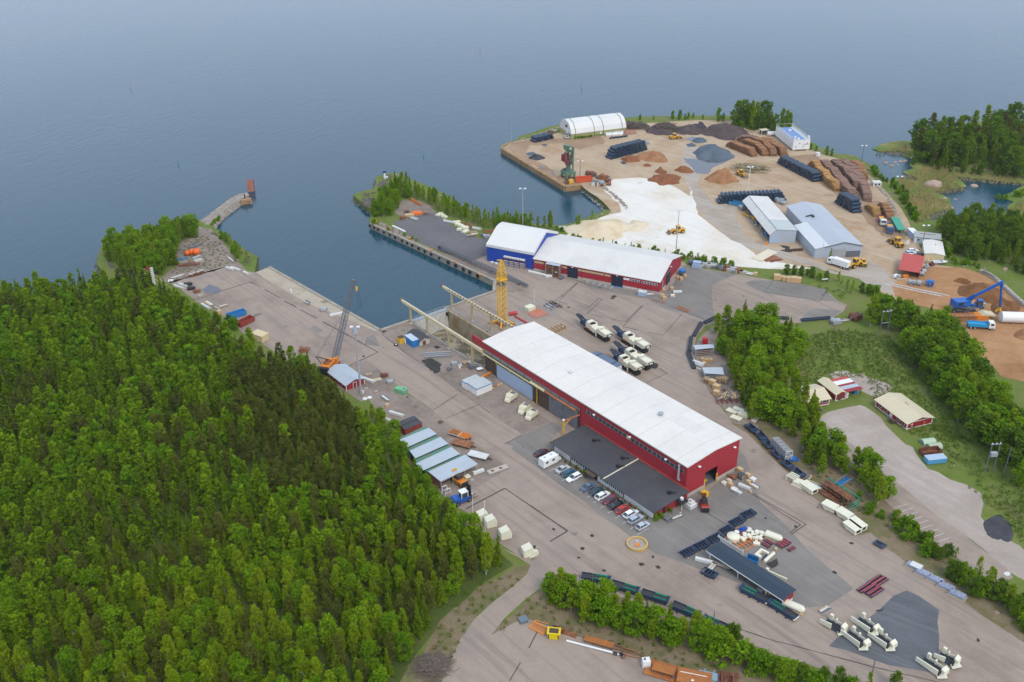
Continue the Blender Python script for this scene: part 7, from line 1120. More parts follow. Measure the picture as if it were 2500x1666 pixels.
for k,(lab,p) in enumerate((('upper pair of cream brackets behind the shelter',(58.3,186.4)),('second row of cream brackets behind the shelter',(57.1,185.1)),('lower left cream brackets behind the shelter',(56.2,184.1)),('jumbled cream castings in the middle',(59.9,184.7)),('loose cream castings lowest of the group',(58.4,183)))): misc('cream_casting',lab,'machine part',p,-.6+.5*k,('bracket',M_cream2,('b',-1.5,-.6,-.8,.8,.1,.6),('b',.5,1.5,-.8,.8,.1,.8)),('link',M_cream2,('b',-.6,.5,-.3,.3,.2,.5)),('bore',M_black,('b',-.5,.4,-.75,-.35,.05,.35)),group='cream castings behind the shelter')
misc('blue_engine','bright blue engine block behind the shelter','engine',(55.9,186.9),.5,('block',paint('engine_blue',(.015,.06,.30),.4),('b',-1.1,1.1,-.6,.6,.1,.9),('c',(-.6,0,.9),(.6,0,.9),.4)),('skid',M_dgrey,('b',-1.2,1.2,-.7,.7,0,.1))); misc('engine_pallet','violet blue parts pallet left of the bright blue engine','machine part',(55.1,186.3),.4,('part',paint('violet_blue',(.06,.06,.20),.5),('b',-.7,.7,-.5,.5,.15,.7)),('base',M_pale,('b',-.8,.8,-.6,.6,0,.15)))
misc('cream_roller_unit','cream U-shaped arm and long roller on the asphalt','machine part',(59.3,177.2),0.788,('roller',M_cream2,('c',(-1.8,-.7,.5),(2.4,-.7,.5),.42,12)),('arm',M_cream2,('b',-1.6,-.8,.6,2.2,.1,.9),('b',-.8,1.4,1.6,2.2,.1,.9),('b',1.0,1.6,.0,1.6,.1,.8)),('rod',M_navy,('c',(-1.4,.0,.3),(1.0,.4,.3),.15)))
misc('blue_guard','bright blue machine guard propped behind the shelter','machine part',(56.1,176.5),-.6,('guard',paint('guard_blue',(.01,.13,.33),.45),('b',-1.3,1.3,-.1,.1,.1,1.5)),('frame',paint('guard_blue',0),('b',-1.9,1.5,-.9,-.2,.1,.4))); misc('cream_ladder_part','long cream channel lying along the shelter back','machine part',(60.3,171.1),-.66,('channel',M_cream2,('b',-2.6,2.6,-.15,.15,0,.6),('b',-2.6,-2.0,-.15,.5,0,.9)),('lug',M_rust,('c',(.8,.2,.3),(.8,.5,.3),.2)))
goods('grid-like wooden frame near the hopper parts',(68.3,159.8),.6,'planks',s=.7); goods('pallet with a flat cardboard sheet by the rollers',(62.3,179.9),.6,'boxes',s=.5); goods('plank and pipe scraps under the shelter corner',(44.6,176.3),-.4,'bundle',s=1.0); goods('weathered plank stack left of the shelter',(46.1,174.3),.9,'planks',s=.7); goods('long grey plank stack beneath the shelter eave',(48.1,174.8),-.6,'planks',s=1.2); goods('orange pallet box under the shelter roof',(57,165),2.26,'pallets',s=1.0); goods('grey machine casing under the shelter roof',(55.7,166.3),2.2,'scrap',s=.8)
# ---- beside the hall and the dock
T = thing('pipe_rack','low grey pipe rack lying beside the dock','rack',(-24.4,276.1),.1); [P(T,'rail',M_steel,('b',-4.4,4.4,y-.15,y+.15,.3,.6)) for y in (-1.2,0,1.2)]; [P(T,'cross_tie',M_dgrey,('b',-4.2+1.2*k,-4.0+1.2*k,-1.5,1.5,.1,.3)) for k in range(8)]
goods('pale timber trestles by the fourth runway column',(-14.8,268.9),HA+1.5,'pallets',s=1.3); goods('yellowed plank stack beside the trestles',(-14.9,270),.6,'planks',s=1.2); goods('rusty lattice scrap beside the dock rail',(-12.4,267.8),.3,'scrap',s=1.3); goods('dark green winch near the black grit',(-18.5,270.1),.4,'scrap',s=1.0); goods('small scrap engine near the black grit',(-19.8,266.8),.8,'scrap',s=.8)
misc('gas_bottle','white gas bottle beside the timber trestles','gas bottle',(-16.7,267.8),0,('bottle',M_white,('c',(0,0,0),(0,0,1.2),.35,10)),('valve',M_navy,('c',(0,0,1.2),(0,0,1.45),.15))); misc('white_table','small white table beside the dock rail end','table',(-10.3,266.1),.4,('top',M_white,('b',-.9,.9,-.7,.7,.7,.8)),('leg',M_dgrey,('b',-.8,-.7,-.6,.6,0,.7)),('leg',M_dgrey,('b',.7,.8,-.6,.6,0,.7)))
misc('tyre','old tyre lying by the yellow box','tyre',(-38.4,283.2),0,('tread',M_tyre,('c',(0,0,0),(0,0,.35),.75,14)),('hole',M_wdirty,('c',(0,0,.35),(0,0,.37),.35,10))); misc('orange_beam','yellow steel beam lying across from the module to the hall','beam',mid((-9,262.3),(-5.8,264.9)),0.778,('beam',M_orange,('b',-4,4,-.3,.3,.1,.6)),('end',M_yel,('b',3,4.2,-.6,.6,.1,1.0))); misc('orange_beam','rusty cream beam lying below the larger white module','beam',(-5,255.9),0.738,('beam',M_pale,('b',-2.6,2.6,-.25,.25,.1,.5)),('end',M_rust,('b',-1,.4,-.3,.3,.5,.56)))
misc('red_tanks','pair of red fuel drums beside the tower crane','tank',(0.4,304.6),.3,('drum',paint('tank_red',(.48,.02,.03),.4),('c',(-1.4,0,.7),(-.05,0,.7),.65,12)),('drum',paint('tank_red',0),('c',(.05,0,.7),(1.5,0,.7),.65,12)),('cradle',M_dgrey,('b',-1.4,1.5,-.5,.5,0,.2)))
T = thing('fenced_pen','wire fenced pen with an orange mat and a cream box','enclosure',(8.2,306.4),HA); [P(T,'fence_rail',M_steel,('r',a+(z,),b_+(z,),.06)) for z in (.6,1.3,2.0) for a,b_ in (((-4.5,-3.5),(4.5,-3.5)),((4.5,-3.5),(4.5,3.5)),((4.5,3.5),(-4.5,3.5)),((-4.5,3.5),(-4.5,-3.5)))]; [P(T,'post',M_steel,('r',(x,y,0),(x,y,2.1),.09)) for x in (-4.5,-1.5,1.5,4.5) for y in (-3.5,3.5)]; P(T,'mat',paint('orange_mat',(.50,.16,.08),.9,.3),('b',-4,1.2,-3,3,.07,.12)); P(T,'light_post',M_wdirty,('c',(4.5,-3.5,0),(4.5,-3.5,6),.1)); P(T,'cream_box',M_cream,('b',1.6,4.2,-1.6,1.6,.07,1.4))
for k in range(5): misc('steel_beam_set','grey and rusty roller beam, %s in the parallel set near the pen' % ('first','second','third','fourth','last')[k],'beam',((13,310),(13.8,311.3),(14.8,312.1),(15.6,312.9),(16.3,312.1))[k],-0.915,('beam',M_rust if k > 1 else M_steel,('b',-2.6,2.6,-.25,.25,.1,.5)),('roller',M_dgrey,('c',(-1.6,-.5,.4),(-1.6,.5,.4),.35),('c',(1.6,-.5,.4),(1.6,.5,.4),.35)),group='roller beams near the pen')
T = thing('timber_cradle','set of five pale timber cradles behind the white roof edge','cradle',(15.4,292.5),0.712); [P(T,'cradle_wall',M_pale,('b',-3+1.4*k,-2.8+1.4*k,-1.5,1.5,0,.5),('b',-3+1.4*k,-2.8+1.4*k,-1.5,-.5,.5,1.4),('b',-3+1.4*k,-2.8+1.4*k,.5,1.5,.5,1.4),('b',-3+1.4*k,-2.8+1.4*k,-1.6,1.6,1.4,1.6)) for k in range(5)]; P(T,'tie_beam',M_pale,('b',-3.2,3.0,-1.5,-1.3,0,.2))
# ---- by the harbour shed
T = thing('parts_rack','tall steel parts rack in front of the red shed','rack',(15.8,336.6),-.4555); [P(T,'upright',M_steel,('r',(x,y,0),(x,y,5),.14)) for x in (-2.8,0,2.8) for y in (-.8,.8)]; [P(T,'shelf',M_rust,('b',-2.8,2.8,-.8,.8,.4+.75*k,.5+.75*k)) for k in range(6)]; rn = random.Random(9); [P(T,'stored_part',rn.choice([M_rustd,M_rust,M_wdirty,M_dgrey]),('b',x,x+.6,-.7,.7,.5+.75*k,.5+.75*k+rn.uniform(.25,.5))) for k in range(6) for x in (-2.6,-1.8,-.9,.3,1.2,2.0)]; P(T,'top_cover',M_lroof,('b',-2.9,2.9,-.9,.9,5,5.08))
T = thing('steel_trestles','row of galvanised work trestles before the red shed','trestle rack',(32.5,325.6),-0.564); [P(T,'leg',M_steel,('r',(x,y,0),(x,y,1.6),.1)) for x in (-5,-2.5,0,2.5,5) for y in (-1,1)]; [P(T,'rail',M_steel,('r',(-5,y,1.6),(5,y,1.6),.12)) for y in (-1,1)]; [P(T,'cross',M_wdirty,('r',(x,-1,1.62),(x,1,1.62),.12)) for x in (-5,-2.5,0,2.5,5)]
misc('white_box_unit','pale grey container box at the right front of the red shed','box',(47.6,319.6),-.4555,('body',M_lblue,('b',-1.5,1.5,-1.0,1.0,0,1.5)),('lid',M_wdirty,('b',-1.4,1.4,-.9,.9,1.5,1.7)),('hook',M_steel,('r',(.3,0,1.7),(.3,0,2.2),.1)))
for k,(lab,p,q,s) in enumerate((('carton pallet at the red shed corner',(54.6,317.7),'boxes',1.0),('second carton pallet at the red shed corner',(55.1,316),'boxes',.9),('carton pallet beside the gable door',(55.8,322.5),'boxes',.8),('carton pallet out in front of the gable',(59.1,324.2),'boxes',.9),('grey scrap pile in front of the gable',(60.6,321.5),'bundle',.8),('white sacks in front of the red gable',(58.4,318.1),'sacks',1.2),('pale plank stack at the shed front',(50.3,320),'planks',.6),('carton box beneath the blue canopy',(63.7,332.3),'boxes',.9),('carton box beside the blue canopy',(65.5,335.1),'boxes',.8),('carton box left of the canopy boxes',(62.6,333.7),'boxes',.7),('grey scrap bundle by the parts rack',(14,336.1),'bundle',.7),('blue parts pile right of the parts rack',(18.8,334.2),'scrap',1.0))): goods(lab,p,-.4+.1*k,q,s=s,group='goods around the red shed')
misc('canopy_trailer','small trailer under a bright blue cover at the red gable','trailer',(64.8,337.5),.9,('cover',paint('cover_blue',(.01,.16,.50),.4),('b',-1.3,1.3,-1.0,1.0,1.3,1.9)),('bed',M_dgrey,('b',-1.3,1.3,-.9,.9,.5,1.3)),('wheel',M_tyre,('c',(0,-1.0,.35),(0,-.8,.35),.35,10)),('wheel',M_tyre,('c',(0,.8,.35),(0,1.0,.35),.35,10)))
for lab,q in (('long rusty road plate on the asphalt below the red shed',[(50,315.6),(54.6,312.3),(55.1,313.2),(50.8,316.1)]),('wide rusty road plate on the asphalt right of the long one',[(57.9,309.4),(61.3,305.4),(63.2,306.8),(59.5,310.7)])):
    c = ctr(*q); misc('steel_plate',lab,'plate',c,0,('plate',M_rust,('z',[(p[0]-c[0],p[1]-c[1]) for p in q],.07,.12)),('lifting_eye',M_dgrey,('c',(0,0,.12),(0,0,.16),.15)))
T = thing('purple_rack','purple pallet rack with white bundles along the blue hall wall','rack',(1.2,345.9),-.4555); mt = paint('rack_purple',(.10,.03,.08),.6); [P(T,'upright',mt,('r',(x,y,0),(x,y,3.2),.14)) for x in (-4.6,-2.3,0,2.3,4.6) for y in (-.6,.6)]; [P(T,'beam',mt,('b',-4.6,4.6,y-.06,y+.06,z,z+.16)) for z in (.9,1.8,2.8) for y in (-.6,.6)]; [P(T,'white_bundle',M_wdirty,('c',(x-.45,0,z+.55),(x+.45,0,z+.55),.5,8)) for z in (0,1.0,2.9) for x in (-4,-2.9,-1.7,-.6,.6,1.7,2.9,4)]
for k in range(14):
    f = k/13; a,b_ = (-7.4,349.2),(14.8,335.7); p = (a[0]+(b_[0]-a[0])*(f if f < .2 else .55+.45*f),a[1]+(b_[1]-a[1])*(f if f < .2 else .55+.45*f)); o = P(None,'white_bale',M_wdirty,('c',(-.6,0,.45),(.6,0,.45),.45,8),('b',-.62,.62,-.3,.3,.02,.3),loc=p,rz=-.4+.2*math.sin(k*3)); tag(o,'white wrapped bale on the ground below the blue hall','bale','white bales below the blue hall')
# ---- pier clutter
for lab,p,k,s,r_ in (('navy machine frame at the pier corner',(-46.7,397.4),'scrap',1.3,.4),('long blue and white crate on the pier asphalt',(-41.9,397.3),'planks',.9,-.7),('blue trailer part by the pier trees',(-37.2,402.4),'scrap',.9,.3),('rusty scrap beside the orange box',(-45.8,404.9),'scrap',1.0,1.0),('pale pipe bundle along the pier birches',(-26.5,393),'bundle',1.4,-.5),('pale pallet block near the blue hall',(-16.1,381.5),'planks',.8,.3),('grey pallet block by the pier birches',(-16.8,377.2),'planks',.9,.2),('grey pallet load beside the other pallets',(-15.2,378.9),'planks',.7,.2),('navy machine beside the blue hall',(-10,375.3),'scrap',1.4,.5),('dark machine part beside the blue hall',(-11.9,377.5),'scrap',1.0,.9),('white roller pair by the birches',(-14.4,384.9),'bundle',1.0,-.5)): goods(lab,p,r_,k,s=s,group='machine parts on the pier')
for k,p in enumerate(((-31.9,400.8),(-30.8,402.2),(-29.7,400.3),(-28.7,398.4),(-24,391.9),(-23,390),(-22.2,389.1),(-21.3,388.2),(-20.4,386.8),(-22.8,392.3),(-19.5,385.1),(-18.6,382),(-19.7,381.1),(-21.9,383.8),(-18.9,385.9))): o = misc('cream_block','cream machine casting on the pier asphalt under the birches','machine part',p,-.5+.3*(k % 3),('casting',M_cream2,('y',[(-1.0,0),(1.0,0),(1.1,.6),(.3,1.0),(-.9,.8)],-.7,.7)),('boss',M_cream2,('c',(0,-.8,.5),(0,.8,.5),.3)),group='cream castings on the pier')
misc('orange_box','bright orange tarpaulin-covered box at the head of the pier','box',(-41.3,402.9),.2,('cover',paint('tarp_orange',(.78,.17,.02),.6),('b',-2.2,2.2,-1.2,1.2,.1,1.0)),('fold',paint('tarp_orange',0),('b',-2.0,2.0,-.2,.2,1.0,1.15))); misc('wooden_box','pale wooden box beside the orange box','crate',(-44.2,400.5),.15,('side',M_pale,('b',-1.9,1.9,-1.0,1.0,.1,.9)),('lid',M_pale,('b',-1.95,1.95,-1.05,1.05,.9,1.0))); misc('orange_boom','orange lattice boom lying by the pier trees','boom',(-43,417.1),-0.995,('boom',M_orange,('lat',(-4.5,0,.5),(4.5,0,.5),.9,8,.14,.6,.09)),('foot',M_dgrey,('b',-4.8,-4.4,-.6,.6,0,.9)))
misc('white_slab_row','row of white barriers at the pier edge','barrier',(-47.5,385.4),-0.837,*[('barrier',M_white,('b',-4.4+1.5*k,-3.1+1.5*k,-.35,.35,0,.6)) for k in range(6)]); misc('red_pipe_frame','red pipe frame lying between birches and pallets','frame part',(-18.3,388.1),-0.915,*[('bar',paint('frame_red',(.34,.07,.04),.6),('r',(-4,-1.2+.6*k,.4),(4,-1.2+.6*k,.4),.12)) for k in range(5)],('tie',paint('frame_red',0),('r',(-3,-1.2,.3),(-3,1.2,.3),.12))); misc('red_pipe_frame','red pipe frame standing next to the blue hall roof','frame part',(-8.5,380.4),.2,*[('bar',paint('frame_red',0),('r',(-3,-1.2+.6*k,.8),(3,-1.2+.6*k,.8),.12)) for k in range(5)],*[('leg',paint('frame_red',0),('r',(x,y,0),(x,y,.8),.12)) for x in (-2.8,0,2.8) for y in (-1.2,1.2)])
misc('white_sign','small white sign on the bank behind the blue hall','sign',(21.6,382.1),0,('board',M_white,('b',-1.4,1.4,-.05,.05,1.2,2.2)),('post',M_wood,('r',(0,0,0),(0,0,1.2),.12)))
# ---- west quay clutter
for lab,p,k,s,r_ in (('white and grey plank stack on the west quay',(-108.5,314.6),'planks',1.5,-.8),('pale plank stack beside the white ones',(-105.6,312),'planks',1.2,-.7),('pallet box at the near end of the plank stacks',(-103.2,307.5),'boxes',1.1,.5),('empty timber frame right of the planks',(-103.4,313.3),'planks',.7,.6),('white beam bundle left of the planks',(-109.4,313),'bundle',1.3,-.8),('tan beam bundle at the quay end',(-123.8,329.4),'bundle',1.3,-.6),('tan beam bundle behind the first',(-122.9,331.2),'bundle',1.0,-.6),('orange scrap machine by the puddle',(-116,325.2),'scrap',1.2,.5),('yellow scrap lump beside the puddle',(-113.7,321.4),'block',1.0,.5),('orange scrap frame near the crawler crane',(-68.1,279.5),'scrap',1.5,.3),('cable drum and chains at the quay edge',(-66.7,309.2),'scrap',1.1,.2),('grey hawser coil at the quay edge',(-61.7,305.8),'bundle',1.2,.4),('brown scrap plate on the quay concrete',(-73.6,315.6),'planks',.7,-.7),('grey sheet pile bundle near the birches',(-106.7,345.5),'bundle',1.2,-.6),('orange steel profile at the quay head',(-109,345.8),'bundle',.9,-.6),('grey tree trunk at the quay head',(-101.7,341.5),'bundle',.7,-.8),('rust-red machine block by the road',(-37.8,259.1),'scrap',1.0,.3),('white machine block by the road',(-40,262.9),'scrap',1.1,.5),('timber panel standing near the bushes',(-38.3,249.6),'planks',.8,-.9),('plank bundle beside the red hut',(-42.5,260.4),'planks',.8,.4),('pipe bundle beside the red hut',(-44.5,260.4),'bundle',1.1,-.6),('pale boards lying above the red hut',(-45.2,264),'planks',.5,.4),('small cream block below the lamp mast',(-44.7,255.4),'block',.6,.3),('small cream block on the gravel',(-41.6,253.6),'block',.6,.8),('blue and white beams above the container row',(-33.9,240.9),'bundle',1.2,-.5),('white beams beside the bushes',(-36.8,238.2),'bundle',1.0,-.6),('brick heap on the gravel',(-37.2,245.2),'boxes',.8,.3),('blue scrap pipes in front of the open shed',(-9.4,212.1),'bundle',.8,.5),('white sacks inside the open shed',(-12.2,209.6),'sacks',1.3,.6),('small pale block by the open shed',(-10.9,208.4),'block',.6,.4)): goods(lab,p,r_,k,s=s)
for k,p in enumerate(((-121.1,331.1),(-118.9,327.5))): misc('black_drum',('black plastic tank lying farther off at the quay end','black plastic tank lying nearer on the quay')[k],'tank',p,.2,('drum',M_black,('c',(-1.3,0,.7),(1.3,0,.7),.7,12)),('neck',M_black,('c',(1.3,0,.7),(1.7,0,.7),.4)))
for k,p in enumerate(((-44.4,249.6),(-43.1,250.3))): misc('well_cover',('round white lid on the ground, left one','round white lid on the ground, right one')[k],'lid',p,0,('disc',M_white,('c',(0,0,0),(0,0,.25),.7,14)),('knob',M_steel,('c',(0,0,.25),(0,0,.35),.1)))
misc('green_bin','pair of green lidded waste bins beside the road','bin',(-33.4,253.1),-.5,('bin',paint('bin_green',(.17,.40,.22),.5),('y',[(-1.2,0),(1.2,0),(1.3,1.2),(.2,1.7),(-1.3,1.4)],-1.1,1.1)),('lid',paint('bin_lid',(.20,.42,.30),.5),('b',-.2,1.2,-1.0,1.0,1.4,1.6)),('window',M_glass,('b',.3,.8,-.4,.4,1.6,1.63)),('second_bin',paint('bin_bright',(.10,.48,.16),.5),('b',-2.4,-1.3,-.8,.8,0,1.4)))
# flatbed trailers beside the road
def flatbed(lab,a,b_,mat,w=2.4,load=None):
    L = math.hypot(b_[0]-a[0],b_[1]-a[1]); T = thing('flatbed_trailer',lab,'trailer',a,math.atan2(b_[1]-a[1],b_[0]-a[0])); P(T,'deck',mat,('b',0,L*.82,-w/2,w/2,.65,.85)); P(T,'frame',M_rustd,('b',0,L*.82,-w*.3,w*.3,.4,.65)); P(T,'drawbar',M_rustd,('r',(L*.82,0,.6),(L,0,.4),.4,.2)); [wheel(T,x,s*(w/2-.2),.32,.22,M_dgrey) for x in (L*.15,L*.25,L*.7) for s in (-1,1)]
    if load == 'frames':
        for k in range(2): P(T,'loaded_frame',M_orange if k else paint('frame_orange',(.42,.17,.05),.7),*[('b',.3+3.4*k,3.2+3.4*k,-w/2+.1+q*.5,-w/2+.25+q*.5,.85,1.15) for q in range(5)],('b',.3+3.4*k,.5+3.4*k,-w/2,w/2,.85,1.2),('b',3.0+3.4*k,3.2+3.4*k,-w/2,w/2,.85,1.2))
    return T
flatbed('flatbed trailer loaded with orange frames beside the road',(-17.8,230.9),(-11.7,227.3),M_wdirty,2.4,'frames'); flatbed('rusty brown flatbed trailer beside the road',(-16.6,226.1),(-10.3,223.2),M_rust,3.0); flatbed('flatbed trailer with a pale deck and blue front edge',(-12.1,220.3),(-5.8,217.6),M_wdirty,2.6)
misc('concrete_slab','pale slab with two rusty holes at the gravel corner','slab',(-4.1,213.2),0.517,('slab',M_conc,('b',-3,3,-.9,.9,.06,.3)),('hole',M_rust,('c',(-1.6,0,.3),(-1.6,0,.32),.5,12)),('hole',M_rust,('c',(.9,0,.3),(.9,0,.32),.5,12))); misc('manhole','rusty manhole ring in the roadside gravel','manhole',(-20.9,236.5),0,('ring',M_rustd,('c',(0,0,0),(0,0,.2),.75,14)),('cover',M_brown,('c',(0,0,.2),(0,0,.22),.5,12))); misc('white_arch_frame','white tubular arch frames leaning at the shed mouth','frame part',(-17.5,202.9),.7,*[('arch',M_white,('r',(-.8,y,0),(-.5,y,2.2),.16),('r',(-.5,y,2.2),(.8,y,2.0),.16),('r',(.8,y,2.0),(1.1,y,0),.16),('r',(-.7,y,.9),(.9,y,.8),.1)) for y in (-.9,.6)])
# ---- the lower yard by the access road
misc('grey_crate','small blue-grey crate at the tip of the lower yard','crate',(1.9,157.5),.4,('body',paint('slate_crate',(.14,.18,.21),.6),('b',-.9,.9,-.8,.8,.1,.7)),('lid',paint('slate_crate',0),('b',-.95,.95,-.85,.85,.7,.8))); T = thing('orange_grating','orange slatted gratings stacked on the lower yard','grating',(5.2,155.2),-0.640); mt = paint('grating_orange',(.75,.28,.06),.55); [P(T,'slat',mt,('b',-1.9+.42*k,-1.75+.42*k,-.9,.9,.3,.45)) for k in range(10)]; [P(T,'rail',mt,('b',-2,2.1,y-.08,y+.08,.1,.5)) for y in (-.95,.95)]; P(T,'upper_frame',mt,('r',(-1.6,.9,.9),(1.4,1.6,1.0),.1),('r',(-1.6,.2,.9),(1.6,.5,1.0),.1),('r',(-1.6,.2,.9),(-1.6,.9,.9),.1))
misc('yellow_skip','bright yellow steel bin with dark hooks on the lower yard','skip',(8.4,153),-.15,('body',paint('bin_yellow',(.72,.55,.0),.45),('y',[(-1.1,0),(1.1,0),(1.35,1.5),(-1.35,1.5)],-.95,.95)),('rim',paint('bin_yellow',0),('b',-1.45,1.45,-1.05,1.05,1.5,1.62)),('contents',M_brown,('b',-1.0,1.0,-.7,.7,1.62,1.66)),('hook',M_black,('b',-1.1,-.95,-1.1,-1.0,.3,1.5),('b',.95,1.1,-1.1,-1.0,.3,1.5)))
for lab,a,b_,w,h,mt in (('rusty steel beams behind the yellow bin',(8.2,155.5),(10.9,154.2),1.6,.5,M_rustd),('rusty beam right of the yellow bin',(10,154.4),(13.2,152.8),1.0,.5,M_rust)):
    L = math.hypot(b_[0]-a[0],b_[1]-a[1]); misc('rusty_beams',lab,'beam',a,math.atan2(b_[1]-a[1],b_[0]-a[0]),*[('beam',mt,('b',0,L,-w/2+w*k/3,-w/2+w*k/3+.22,.05,h)) for k in range(3)],('tie',M_rustd,('b',L*.4,L*.45,-w/2,w/2,h,h+.1)))
T = thing('rusty_platform','long rust-orange platform with blue legs on the lower yard','platform',(17.8,150.7),-0.378); L = 6.5; P(T,'deck',M_oran2,('b',-L/2,L/2,-.8,.8,.6,.8)); [P(T,'leg',paint('leg_blue',(.03,.13,.28),.5),('b',x-.1,x+.1,y-.1,y+.1,0,.6)) for x in (-L/2+.3,-L/6,L/6,L/2-.3) for y in (-.6,.6)]
a,b_ = (11,151.5),(22,147.4); misc('white_pole','very long white pole lying on the lower yard with a black wheel end','pole',a,math.atan2(b_[1]-a[1],b_[0]-a[0]),('pole',M_white,('c',(0,0,.25),(math.hypot(b_[0]-a[0],b_[1]-a[1]),0,.35),.22,10)),('wheel',M_tyre,('c',(math.hypot(b_[0]-a[0],b_[1]-a[1])+.2,-.2,.45),(math.hypot(b_[0]-a[0],b_[1]-a[1])+.2,.2,.45),.45,12)))
T = thing('axle_frame','rust-red wheeled axle frame at the end of the white pole','trailer',(23.2,148),-0.402); [P(T,'beam',M_rust,('r',(-2.6,y,.5),(2.4,y*.6,.5),.2)) for y in (-1.1,0,1.1)]; P(T,'drawbar',M_rust,('r',(2.4,.6,.5),(5.4,0,.4),.16),('r',(2.4,-.6,.5),(5.4,0,.4),.16)); [wheel(T,-1.9,y,.45,.3,M_dgrey) for y in (-1.3,1.3)]; P(T,'prop',M_rust,('r',(.2,-1,0),(.2,-.6,1.4),.14),('r',(-.6,-1.6,0),(.4,-1.6,.5),.2))
misc('white_cabinet','small white cabinet with an open shelf on the lower yard','cabinet',(27,144.5),.1,('body',M_white,('b',-.8,.8,-.7,.7,.7,1.9)),('leg',M_white,('b',-.8,-.7,-.7,.7,0,.7)),('leg',M_white,('b',.7,.8,-.7,.7,0,.7)),('shelf',M_wdirty,('b',-.7,.7,-.7,.7,.3,.36)),('bolt',M_dgrey,('c',(-.3,0,1.9),(-.3,0,2.3),.2)))
T = thing('orange_table','large rust-orange steel table with a smaller one on top','platform',(30.4,143),-0.390); P(T,'lower_plate',M_oran2,('b',-3.7,3.7,-2.2,2.2,.15,.35)); P(T,'upper_plate',M_oran2,('b',-2.2,2.4,-1.4,.6,1.1,1.3)); [P(T,'leg',paint('leg_blue',0),('b',x-.1,x+.1,y-.1,y+.1,.35,1.1)) for x in (-2,0,2.2) for y in (-1.3,.5)]
misc('orange_table','rust-orange steel box with a white strip at the bottom edge','platform',(36.2,140.3),-0.275,('box',M_oran2,('b',-3.4,3.4,-1.9,1.9,.1,1.4)),('strip',M_white,('b',-2.9,2.4,.6,.75,1.4,1.44)),('plate',M_white,('b',-.5,0,-1.2,-.8,1.4,1.43)),('legs',paint('leg_blue',0),('b',-3.2,-3.0,-1.8,1.8,0,.1)))
T = thing('blue_jig','pale blue welded jig frame on the lower yard','jig',(39.5,141.7),-.3); mt = paint('jig_blue',(.25,.40,.50),.6); P(T,'base_plate',mt,('b',-2.1,2.1,-1.0,1.0,.1,.25)); [P(T,'strut',mt,('r',(x,-.3,.25),(x+.6,.5,1.5),.14)) for x in (-1.4,.4)]; P(T,'rod',mt,('r',(-1.8,.4,.4),(-.4,-.5,1.5),.12))
misc('red_plates','stack of dark red steel plates at the bottom edge','plate',(43.4,140.7),-.2,('plate_stack',M_rustd,('b',-2.2,1.8,-1.6,1.6,.1,.5)),('upright_plate',M_rust,('b',.6,.75,-1.8,.6,.5,1.7)),('upright_plate',M_rust,('b',-1.6,-1.45,-1.4,1.0,.5,1.2)))
# ---- terminal clutter
for k in range(18):
    rn = random.Random(k); a,b_ = (52.7,518),(60.9,520.2); f = (k % 9)/8; up = k//9; p = (a[0]+(b_[0]-a[0])*f+rn.uniform(-.3,.3),a[1]+(b_[1]-a[1])*f+up*2.0+rn.uniform(-.3,.3)); o = P(None,'white_sack',M_white,('x',[(-.9,.0),(.9,0),(1.05,.8),(.5,1.35),(-.5,1.35),(-1.05,.8)],-.85,.85),loc=p+(.9*up*0,),rz=rn.uniform(-.2,.6)); tag(o,'white bulk sack in the pile beside the tent hall','sack','white sacks by the tent hall')
misc('navy_tarp','navy tarpaulin rolls lying below the white sacks','tarpaulin',(58.6,513.8),.3,*[('roll',M_navy,('c',(-5.5+2.2*k,-.6+.2*k,.5),(-3.6+2.2*k,.6,.6),.5,8)) for k in range(5)]); T = thing('red_scaffold','red pipe frames stacked right of the white sacks','frame part',(65.1,520.8),.35); [P(T,'bar',paint('scaff_red',(.38,.10,.09),.6),('r',(-4,-1+.5*k,.3+.35*k),(4,-1+.5*k,.3+.35*k),.16)) for k in range(6)]; [P(T,'upright',paint('scaff_red',0),('r',(x,-1,0),(x,1.4,2.2),.16)) for x in (-3,0,3)]
for lab,p,s,r_ in (('dark engine heap right of the orange skip',(38.4,453.4),1.9,.3),('dark machine beside the engine heap',(40.4,452.1),1.5,1.2),('rusty machine right of the dark ones',(42.3,448.8),1.3,.5),('large maroon machine part in the scrap row',(44.5,447.5),2.2,-.4),('red-brown machine at the end of the scrap row',(46.2,443.1),1.5,.8),('rusty gear housing nearest the sand',(46.4,438.8),1.4,1.4),('rusty drum before the gear housing',(43.1,440.7),1.3,.4),('small rusty part at the bottom of the scrap',(42.9,437.1),.9,1.0),('dark engine part left of the grab',(27.1,442.4),1.3,.2),('scrap iron by the tent hall stones',(22.2,523.8),1.5,.2),('timber scrap on the lake-side stones',(24.7,526.2),1.3,.9),('rusty scrap behind the open shed end',(120.6,413.9),2.0,.2),('second rusty scrap behind the open shed',(121.9,411.2),1.5,.7),('dark scrap machine by the skip of the shed',(102.6,405.7),1.8,.4)): goods(lab,p,r_,'scrap',s=s)
misc('yellow_grab','yellow clamshell grab lying before the harbour crane','grab',(28.3,441.7),.4,('jaw',M_yel,('y',[(-1.4,.2),(1.4,.2),(1.1,1.8),(-.4,1.4)],-1.0,1.0)),('jaw',M_rustd,('y',[(-2.6,.2),(-1.3,.2),(-.9,1.4),(-2.0,1.2)],-1.0,1.0))); misc('white_hut','small white flat-roofed hut on the riprap corner','hut',(39.8,438.6),-.3,('wall',M_wdirty,('b',-1.5,1.5,-1.2,1.2,0,2.0)),('roof',M_dgrey,('b',-1.65,1.65,-1.35,1.35,2.0,2.15)),('door',M_brown,('b',.3,1.0,-1.24,-1.2,0,1.8)))
